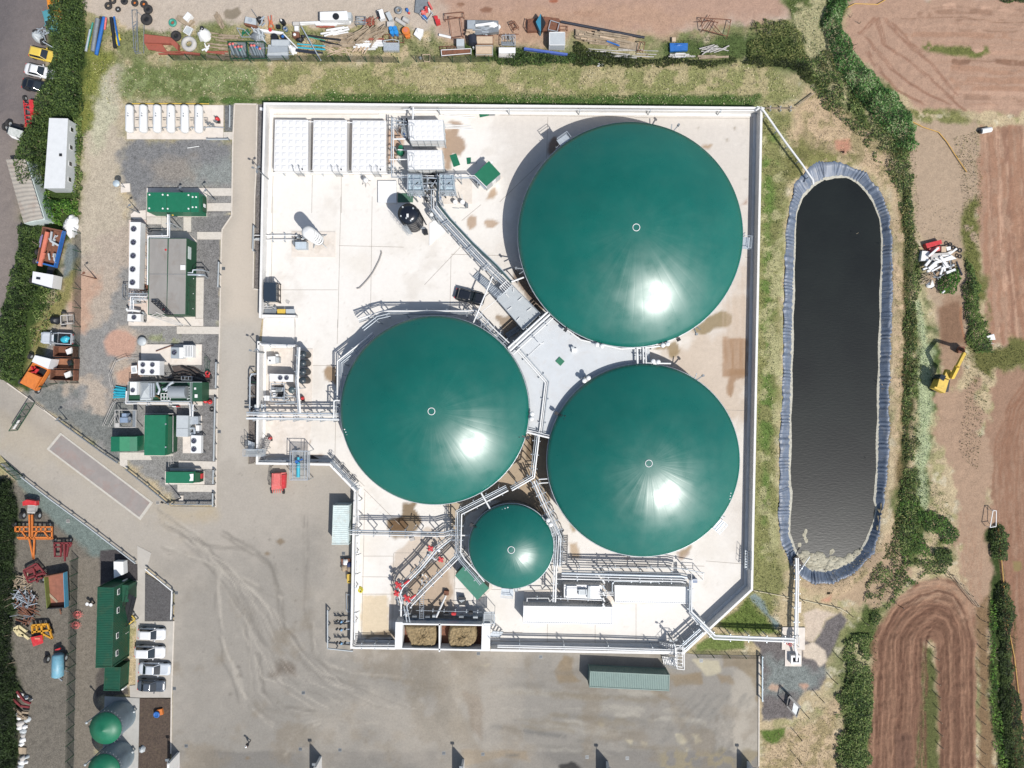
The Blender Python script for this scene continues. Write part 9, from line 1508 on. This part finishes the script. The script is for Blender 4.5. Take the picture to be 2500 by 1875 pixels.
mu=[('red_trough','faded red trough at the top of the rubbish pile by the pond track','trough',[('trough','p',[(405,165),(545,130),(555,165),(420,208)],.9,red),('lower_part','p',[(435,212),(540,185),(545,225),(460,245)],.7,redf)]),('white_board_pile','pile of white and grey boards right of the pond','boards',[('board','p',[(455,255),(610,245),(615,290),(455,325)],.9,gyc),('white_board','p',[(465,335),(640,270),(685,300),(480,350)],1.1,white),('boards','s',(18,420,240,640,420,120,.4,.3,.6),1.2,white),('dark_scrap','s',(14,480,320,640,480,90,.9,.14,.9),1.0,dst)]),('white_shell','white curved shell at the left of the rubbish pile','shell',[('shell','p',[(375,230),(440,235),(425,320),(362,318)],.7,white),('red_bag','l',(425,275,18,30),1.0,redf)]),('pile_tyres','small black tyres on the rubbish pile','tyres',[('tyre','t',(625,172,20),.5,rubber),('tyre','t',(655,200,20),.5,rubber),('tyre','t',(712,225,22),.5,rubber),('tyre','t',(712,280,20),.4,rubber)]),('black_post','black post leaning beside the bush','post',[('post','b',((680,325),(732,450),.14),.8,navy)]),('torn_plastic','torn white plastic at the foot of the rubbish pile','plastic',[('plastic','l',(445,530,36,40),.5,white),('sticks','s',(12,375,430,460,530,90,.5,.1,.7),.6,wood)]),('white_bottle','white bottle-shaped object on the bush','bottle',[('bottle','b',((553,610),(575,590),.14),1.6,white)]),('cream_boxes','cream boxes at the top of the rubbish pile','boxes',[('box','r',(548,190,590,240),.9,beige),('second_box','p',[(590,195),(630,190),(632,220),(600,230)],.8,white)]),('striped_grating','pale striped grating at the edge of the field','grating',[('slab','p',[(950,1000),(1020,978),(1035,1030),(985,1030)],.5,white),('ribs','s',(7,965,1030,1020,1080,50,0,.06,.03),.3,gyc)])]
for nm,lb,cat,pr in mu:ob(nm,cU,lb,cat,pr)
ob('culvert_pipe',cW,'short white pipe with a dark mouth at the field corner','pipe',[('pipe','b',((1760,1265),(1852,1248),.42),.45,white),('mouth','c',(1762,1262,18),.5,black)])
ob('gate_frame',cX,'white double-barred gate frame on the earth track','gate',[('frame','f',[(920,115),(940,115),(938,210),(902,215)],1.1,white)])
ob('field_gate',cX,'wooden field gate at the head of the ploughed loop','gate',[('frame','f',[(680,505),(692,505),(842,690),(830,692)],1.1,wood),('bars','s',(3,740,580,780,620,200,-.9,.06,.02),.7,wood)])
for c,pl,lb in((cW,[(430,90),(540,35),(700,40),(760,42),(840,-5)],'at the top of the upper field'),(cW,[(1090,1170),(1200,1225),(1350,1275),(1430,1370),(1500,1480),(1620,1659)],'across the dry ground near the field corner'),(cX,[(950,190),(975,450),(1005,780),(1050,1000),(1090,1350),(1095,1700)],'along the dark bank at the lower right')):mb=MB();mb.tube([c(x,y,.15)for x,y in pl],.07,6);one('yellow_hose',mb,mat('hose_yellow',(224,176,84),rough=.6),'long thin yellow hose '+lb,'hose')
leafm=bpy.data.materials.new('leaves');leafm.use_nodes=True;ln_=leafm.node_tree;b_=ln_.nodes['Principled BSDF'];b_.inputs['Roughness'].default_value=.7;b_.inputs['Specular IOR Level'].default_value=.2;a_n=ln_.nodes.new('ShaderNodeAttribute');a_n.attribute_name='Col';ln_.links.new(a_n.outputs['Color'],b_.inputs['Base Color'])
def leaves(poly,dens,size,h,cols,seed,upright=0.0,hs=3.0,brk=0.0,edge=1.2):
 g=np.random.default_rng(seed);x0,x1=min(p[0]for p in poly),max(p[0]for p in poly);y0,y1=min(p[1]for p in poly),max(p[1]for p in poly)
 n=int((x1-x0)*(y1-y0)*dens);x=g.uniform(x0,x1,n);y=g.uniform(y0,y1,n);d=lnd(poly,x,y,True);d=np.where(isd(poly,x,y),d,-d)+(fbm(x,y,1.6,seed)-.5)*edge*1.6
 k=d>0
 if brk:k&=fbm(x,y,2.2,seed+5)>brk
 x,y,d=x[k],y[k],d[k];n=len(x);nb=fbm(x,y,hs,seed+2,3);hh=h*np.clip(d/max(edge,.1),.15,1)**.6*(.6+.8*nb);z=hh*(1-.55*g.random(n)**2)
 az=g.uniform(0,2*np.pi,n);el=g.uniform(-.5,.7,n)if not upright else g.uniform(upright,1.4,n);s=size*g.uniform(.5,1.25,n)
 u=np.stack([np.cos(az)*np.cos(el),np.sin(az)*np.cos(el),np.sin(el)],1);v=np.stack([-np.sin(az),np.cos(az),g.uniform(-.6,.6,n)],1);v/=np.linalg.norm(v,axis=1)[:,None]
 c=np.stack([x,y,z],1);V=np.stack([c-u*s[:,None],c+v*s[:,None]*.36,c+u*s[:,None],c-v*s[:,None]*.36],1).reshape(-1,3)
 cc=np.array([alb(q)for q in cols]);i=np.clip((fbm(x,y,1.3,seed+9)*1.5-.25+g.normal(0,.22,n))*len(cols),0,len(cols)-1).astype(int);C_=cc[i]*g.uniform(.75,1.25,n)[:,None]
 return V,np.concatenate([np.repeat(C_,4,0),np.ones((4*n,1))],1)
def leaf_obj(name,batches,parent=None):
 V=np.concatenate([b[0]for b in batches]);C_=np.concatenate([b[1]for b in batches]);n=len(V)//4;me=bpy.data.meshes.new(name);me.vertices.add(4*n);me.vertices.foreach_set('co',V.ravel());me.loops.add(4*n);me.loops.foreach_set('vertex_index',np.arange(4*n,dtype=np.int32));me.polygons.add(n);me.polygons.foreach_set('loop_start',np.arange(0,4*n,4,dtype=np.int32));me.update(calc_edges=True);set_col(me,np.clip(C_,0,.8));me.materials.append(leafm)
 o=bpy.data.objects.new(name,me);COL.objects.link(o)
 if parent:o.parent=parent;o.location=-V3(parent.location)
 return o
DG=[(36,50,24),(54,74,36),(74,96,46),(98,118,60),(60,78,44)];MG=[(44,62,28),(74,98,44),(104,126,62),(140,152,92)];BG=[(48,84,30),(86,128,46),(120,156,66)];OG=[(70,74,38),(104,106,58),(138,136,84)]
def hedge(name,label,cat,poly,h,cols,seed,dens=75,size=.2,**k):
 t=thg(name,label,cat,(*cen(poly)[:2],0));leaf_obj('foliage',[leaves(poly,dens,size,h,cols,seed,**k)],t);mb=MB();g=random.Random(seed);c0=cen(poly)
 for j in range(14):p=poly[j%len(poly)];f=g.uniform(.2,.8);x,y=c0[0]+(p[0]-c0[0])*f,c0[1]+(p[1]-c0[1])*f;mb.tube([(x,y,0),(x+g.uniform(-.3,.3),y+g.uniform(-.3,.3),h*.6)],[.07,.03],5)
 mb.mk('stems',wood,t);return t
L=lambda q:XY(OV.L(q))
hedge('hedge','tall dark hedge running down the top left corner','hedge',L([(120,-12),(192,-12),(190,60),(188,105),(178,160),(184,240),(162,260),(104,258),(70,300),(72,272),(84,245),(92,215),(110,190),(113,145),(124,128),(124,98),(110,82),(107,58),(114,30)]),2.0,DG,1,edge=.7)
hedge('hedge','dark hedge between the road and the long white cabin','hedge',L([(60,292),(106,258),(112,330),(108,405),(72,425),(48,385),(42,335)]),3.0,DG,2)
hedge('hedge','narrow bright strip of bushes right of the long white cabin','hedge',L([(162,262),(182,250),(177,330),(172,400),(174,460),(160,470),(156,440),(162,400),(161,300)]),1.4,MG,3)
hedge('bush','bright green bush below the long white cabin','bush',XY(cE.L([(250,200),(330,190),(350,240),(540,250),(540,340),(440,340),(420,420),(300,410),(310,300)])),1.6,BG,4)
hedge('hedge','long dark hedge along the left road below the corrugated shed','hedge',XY(cE.L([(160,420),(285,425),(250,640),(210,730),(222,830),(290,850),(230,960),(195,1050),(190,1200),(150,1440),(80,1480),(-20,1430),(-10,1250),(20,1100),(60,900),(100,720),(140,600)])),2.4,DG,5)
hedge('bush','light green scrub between the dark hedge and the lorries','bush',XY(cE.L([(290,850),(410,800),(420,880),(350,960),(330,1080),(250,1200),(210,1280),(210,1080),(240,960)])),.9,MG,6,dens=20,brk=.42)
hedge('hedge','very dark hedge in the lower left corner','hedge',L([(-30,1030),(22,1038),(40,1100),(38,1250),(26,1330),(30,1420),(42,1500),(42,1720),(-30,1720)]),2.6,[(22,32,16),(36,50,24),(52,70,34)],7)
hedge('hedge','bright dense hedge curving round the upper field','hedge',L([(1790,-12),(1850,-12),(1830,8),(1812,60),(1850,125),(1872,152),(1925,205),(1965,250),(1980,318),(1958,335),(1925,300),(1880,245),(1830,190),(1790,110),(1775,40)]),1.8,[(40,70,30),(62,102,46),(92,134,66),(150,170,120)],8)
hedge('bush','large round olive bush at the east end of the scrap strip','bush',XY(cD.L([(1600,200),(1780,165),(1920,200),(2060,290),(2085,400),(2100,560),(1830,550),(1560,540),(1560,400),(1640,350)])),.8,[(66,78,38),(96,108,56),(132,134,80),(84,96,48)],9,dens=50,brk=.3,edge=2)
hedge('bush','bright green bush growing through the rubbish pile','bush',XY(cU.L([(590,400),(680,350),(712,420),(710,500),(640,605),(520,632),(475,570),(520,500)])),1.6,BG[:2]+[(60,100,44)],10)
hedge('bush','dark round bush beside the earth track','bush',XY(cX.L([(470,90),(590,100),(690,200),(705,270),(630,310),(500,240),(460,150)])),1.3,[(38,60,26),(60,90,36),(92,124,54)],11,edge=2)
hedge('bush','small dark bush below the round bush on the earth track','bush',XY(cX.L([(560,350),(668,345),(655,440),(590,425)])),1.2,DG,12)
hedge('bush','short dark bush under the white gate frame','bush',XY(cX.L([(900,235),(955,195),(1012,320),(985,410),(905,380)])),1.2,DG,13)
hedge('hedge','dark hedge bank down the lower right edge','hedge',XY(cX.L([(930,560),(980,540),(1050,740),(1010,900),(1060,1200),(1100,1500),(1100,1750),(1010,1750),(960,1300),(950,900)])),1.2,[(36,48,24),(56,74,34),(84,100,50)],14)
hedge('hedge','pale green weed row left of the dark lower right hedge','hedge',XY(cX.L([(900,640),(940,680),(935,900),(950,1200),(1010,1700),(960,1750),(900,1300),(895,900)])),.7,BG,15,dens=20)
hedge('hedge','broad green thicket between the dry grass and the ploughed loop','hedge',XY(cQ.L([(1200,830),(1230,640),(1330,560),(1420,620),(1400,820),(1440,1100),(1440,1350),(1400,1750),(1130,1750),(1170,1500),(1180,1200),(1180,900)])),1.1,MG+DG[1:3],16,edge=2.4,brk=.25)
hedge('hedge','scrubby green growth beside the earth track and right field','hedge',XY(cU.L([(750,300),(830,330),(885,600),(905,860),(1010,1020),(1010,1130),(880,1150),(790,1080),(760,980),(770,760),(715,690),(740,480)])),1.0,MG[:3],17,brk=.36,edge=1.5)
hedge('hedge','dark nettle bank along the fence below the scrap trailers','hedge',XY(cC.L([(1060,640),(1180,590),(1370,530),(1480,550),(1900,620),(2200,560),(2260,690),(1900,700),(1640,735),(1380,715),(1220,680)])),.8,DG,18)
hedge('hedge','dark nettle bank below the timber bed','hedge',XY(cD.L([(0,380),(120,440),(600,530),(1150,545),(1900,520),(2140,580),(2212,760),(2130,800),(2000,640),(1750,590),(1200,590),(800,590),(0,590)])),.8,[(34,44,20),(56,66,30),(80,90,44)],19)
hedge('hedge','thin green strip at the top right edge of the upper field','hedge',L([(2110,-30),(2240,-30),(2240,8),(2160,2)]),.8,DG,20)
hedge('hedge','olive scrub in the ditch east of the dry bank','hedge',L([(1720,130),(1790,110),(1850,200),(1920,270),(1965,330),(1980,480),(1985,700),(1980,1000),(1990,1130),(1960,1200),(1900,1300),(1860,1290),(1905,1200),(1950,1050),(1952,800),(1950,520),(1925,390),(1860,300),(1770,225)]),.6,OG+DG+MG,21,dens=45,brk=.34)
hedge('hedge','broken scrub round the head of the ploughed loop','hedge',XY(cX.L([(300,640),(330,480),(420,400),(600,420),(650,440),(640,500),(500,500),(380,580),(300,700),(210,800),(180,760)])),.6,MG[:3]+DG[1:3],22,dens=45,brk=.44)
hedge('hedge','loose weeds between the pale weed strip and the dark round bush','hedge',XY(cX.L([(360,-100),(470,60),(450,200),(520,320),(560,420),(470,400),(380,420),(350,260),(330,60)])),.5,MG[:3]+BG[:2],23,dens=40,brk=.42)
B_=[(XY(cX.L([(180,780),(330,480),(330,0),(470,-150),(640,40),(720,260),(640,440),(420,460),(300,640)])),14,MG),(L([(1780,60),(1880,200),(1980,320),(1990,700),(1990,1150),(1900,1320),(1880,1700),(1800,1700),(1820,1450),(1940,1150),(1950,700),(1930,360),(1800,220),(1700,150)]),14,MG+OG[1:]),(L([(2060,300),(2115,280),(2122,440),(2112,600),(2085,600),(2080,420)]),16,OG),(L([(2080,750),(2212,745),(2212,790),(2150,800),(2125,900),(2110,1020),(2070,980),(2085,860)]),14,OG[:2]+DG[1:3]),(L([(1985,440),(2105,440),(2090,620),(2000,600)]),3,[(150,136,96),(196,176,140)]),(L([(200,130),(560,135),(1650,138),(1740,200),(1700,228),(560,222),(235,222)]),10,[(118,128,70),(160,156,104),(206,192,152),(226,214,180)]),(L([(430,212),(700,204),(1640,206),(1640,226),(430,222)]),26,[(56,90,34),(86,122,52),(150,170,110)]),(L([(1648,240),(1700,250),(1735,345),(1695,430),(1680,700),(1676,1150),(1700,1270),(1632,1290),(1640,800)]),12,[(74,96,44),(118,128,72),(190,186,140)]),(L([(1740,195),(1880,270),(1945,360),(1962,450),(1960,1100),(1900,1250),(1800,1290),(1740,1275),(1930,1150),(1930,420),(1850,345),(1740,345)]),6,[(120,112,72),(170,156,110),(210,190,150)]),(L([(1985,650),(2015,760),(2010,960),(2000,1100),(1980,1080),(1985,900)]),16,[(96,130,70),(190,200,160)]),(L([(1650,1600),(1810,1500),(1800,1720),(1648,1720)]),7,[(140,126,84),(196,176,136)]),(L([(185,130),(250,130),(215,190),(190,300),(170,400),(175,200)]),18,[(84,110,46),(140,150,80),(190,190,120)]),(L([(1700,-20),(1790,-20),(1800,110),(1850,220),(1780,190),(1720,110)]),16,[(96,110,60),(160,170,120),(196,200,160)]),(L([(200,70),(420,60),(900,75),(1000,100),(990,128),(220,130)]),12,[(84,100,46),(130,136,76)]),(L([(1600,1290),(1680,1300),(1690,1370),(1540,1370)]),16,[(70,96,40),(116,130,66)]),(L([(1430,90),(1560,75),(1700,70),(1740,130),(1440,128)]),14,[(64,84,38),(100,116,60)])]
tag(leaf_obj('grass',[leaves(q,d,.14,.28,c,60+i,upright=.5,edge=.5)for i,(q,d,c)in enumerate(B_)]),kind='stuff')
fx,fy,_=cAA(517,1500);pe_=thg('person','person in black clothes and a white hard hat walking across the open yard','person',(fx,fy,0),math.radians(200))
def skin(name,pts,edges,rad,m,root=0):
 me=bpy.data.meshes.new(name);me.from_pydata(pts,edges,[]);o=bpy.data.objects.new(name,me);COL.objects.link(o);o.parent=pe_;me.materials.append(m)
 md_=o.modifiers.new('Skin','SKIN');me.skin_vertices[0]if me.skin_vertices else me.attributes
 for i,v in enumerate(me.skin_vertices[0].data):v.radius=(rad[i],rad[i]);v.use_root=(i==root)
 md_.use_smooth_shade=True;s_=o.modifiers.new('Sub','SUBSURF');s_.levels=1;s_.render_levels=1;return o
pp=[(0,0,.95),(0,0,1.12),(0,0,1.38),(0,0,1.50),(.02,0,1.62),(0,.19,1.40),(.02,.27,1.14),(.16,.26,.93),(0,-.19,1.40),(-.06,-.27,1.14),(.06,-.28,.90),(.02,.10,.90),(.16,.11,.50),(.10,.11,.08),(.24,.12,.04),(-.02,-.10,.90),(-.06,-.11,.50),(-.26,-.11,.10),(-.14,-.12,.03)]
ee=[(0,1),(1,2),(2,3),(3,4),(2,5),(5,6),(6,7),(2,8),(8,9),(9,10),(0,11),(11,12),(12,13),(13,14),(0,15),(15,16),(16,17),(17,18)]
rad=[.14,.13,.15,.06,.10,.07,.05,.035,.07,.05,.035,.10,.065,.045,.045,.10,.065,.045,.045]
skm=mat('skin',(216,166,138),rough=.5,var=.05)
try:
 skin('body',pp,ee,rad,skm)
 skin('jacket',[pp[i]for i in(0,1,2,5,6,7,8,9,10)],[(0,1),(1,2),(2,3),(3,4),(4,5),(2,6),(6,7),(7,8)],[.17,.16,.18,.09,.07,.045,.09,.07,.045],black)
 skin('trousers',[pp[i]for i in(0,11,12,13,15,16,17)],[(0,1),(1,2),(2,3),(0,4),(4,5),(5,6)],[.155,.115,.08,.06,.115,.08,.06],navy)
 skin('boots',[pp[13],pp[14]],[(0,1)],[.065,.055],black);skin('boots',[pp[17],pp[18]],[(0,1)],[.065,.055],black)
 for h_ in(7,10):
  q=V3(pp[h_])
  for k in range(4):skin('finger',[q+V3((.01,-.03+k*.02,-.02)),q+V3((.03,-.032+k*.021,-.08)),q+V3((.045,-.03+k*.02,-.115+.012*abs(k-1.5)))],[(0,1),(1,2)],[.011,.01,.008],skm)
  skin('thumb',[q+V3((.03,0,-.01)),q+V3((.065,.01,-.05))],[(0,1)],[.012,.009],skm)
except Exception as e_:print('skin',e_)
mb=MB();mb.lth(.02,0,[(.17,1.68),(.135,1.70),(.13,1.76),(.09,1.82),(.001,1.84)],20);mb.box(.14,0,1.68,.12,.18,.02);mb.mk('hard_hat',white,pe_,world=False)
mb=MB();mb.ball(.115,0,1.61,.02);mb.mk('nose',skm,pe_,world=False)
for s_ in(-1,1):mb=MB();mb.ball(.105,s_*.035,1.645,.012);mb.mk('eye',black,pe_,world=False);mb=MB();mb.ball(.02,s_*.1,1.62,.028);mb.mk('ear',skm,pe_,world=False)
mb=MB();mb.bm((.11,-.03,1.565),(.11,.03,1.565),.012);mb.mk('mouth',redf,pe_,world=False);mb=MB();mb.lth(0,0,[(.1,1.62),(.108,1.69)],16);mb.mk('hair',mat('hair',(60,44,34),rough=.8),pe_,world=False)
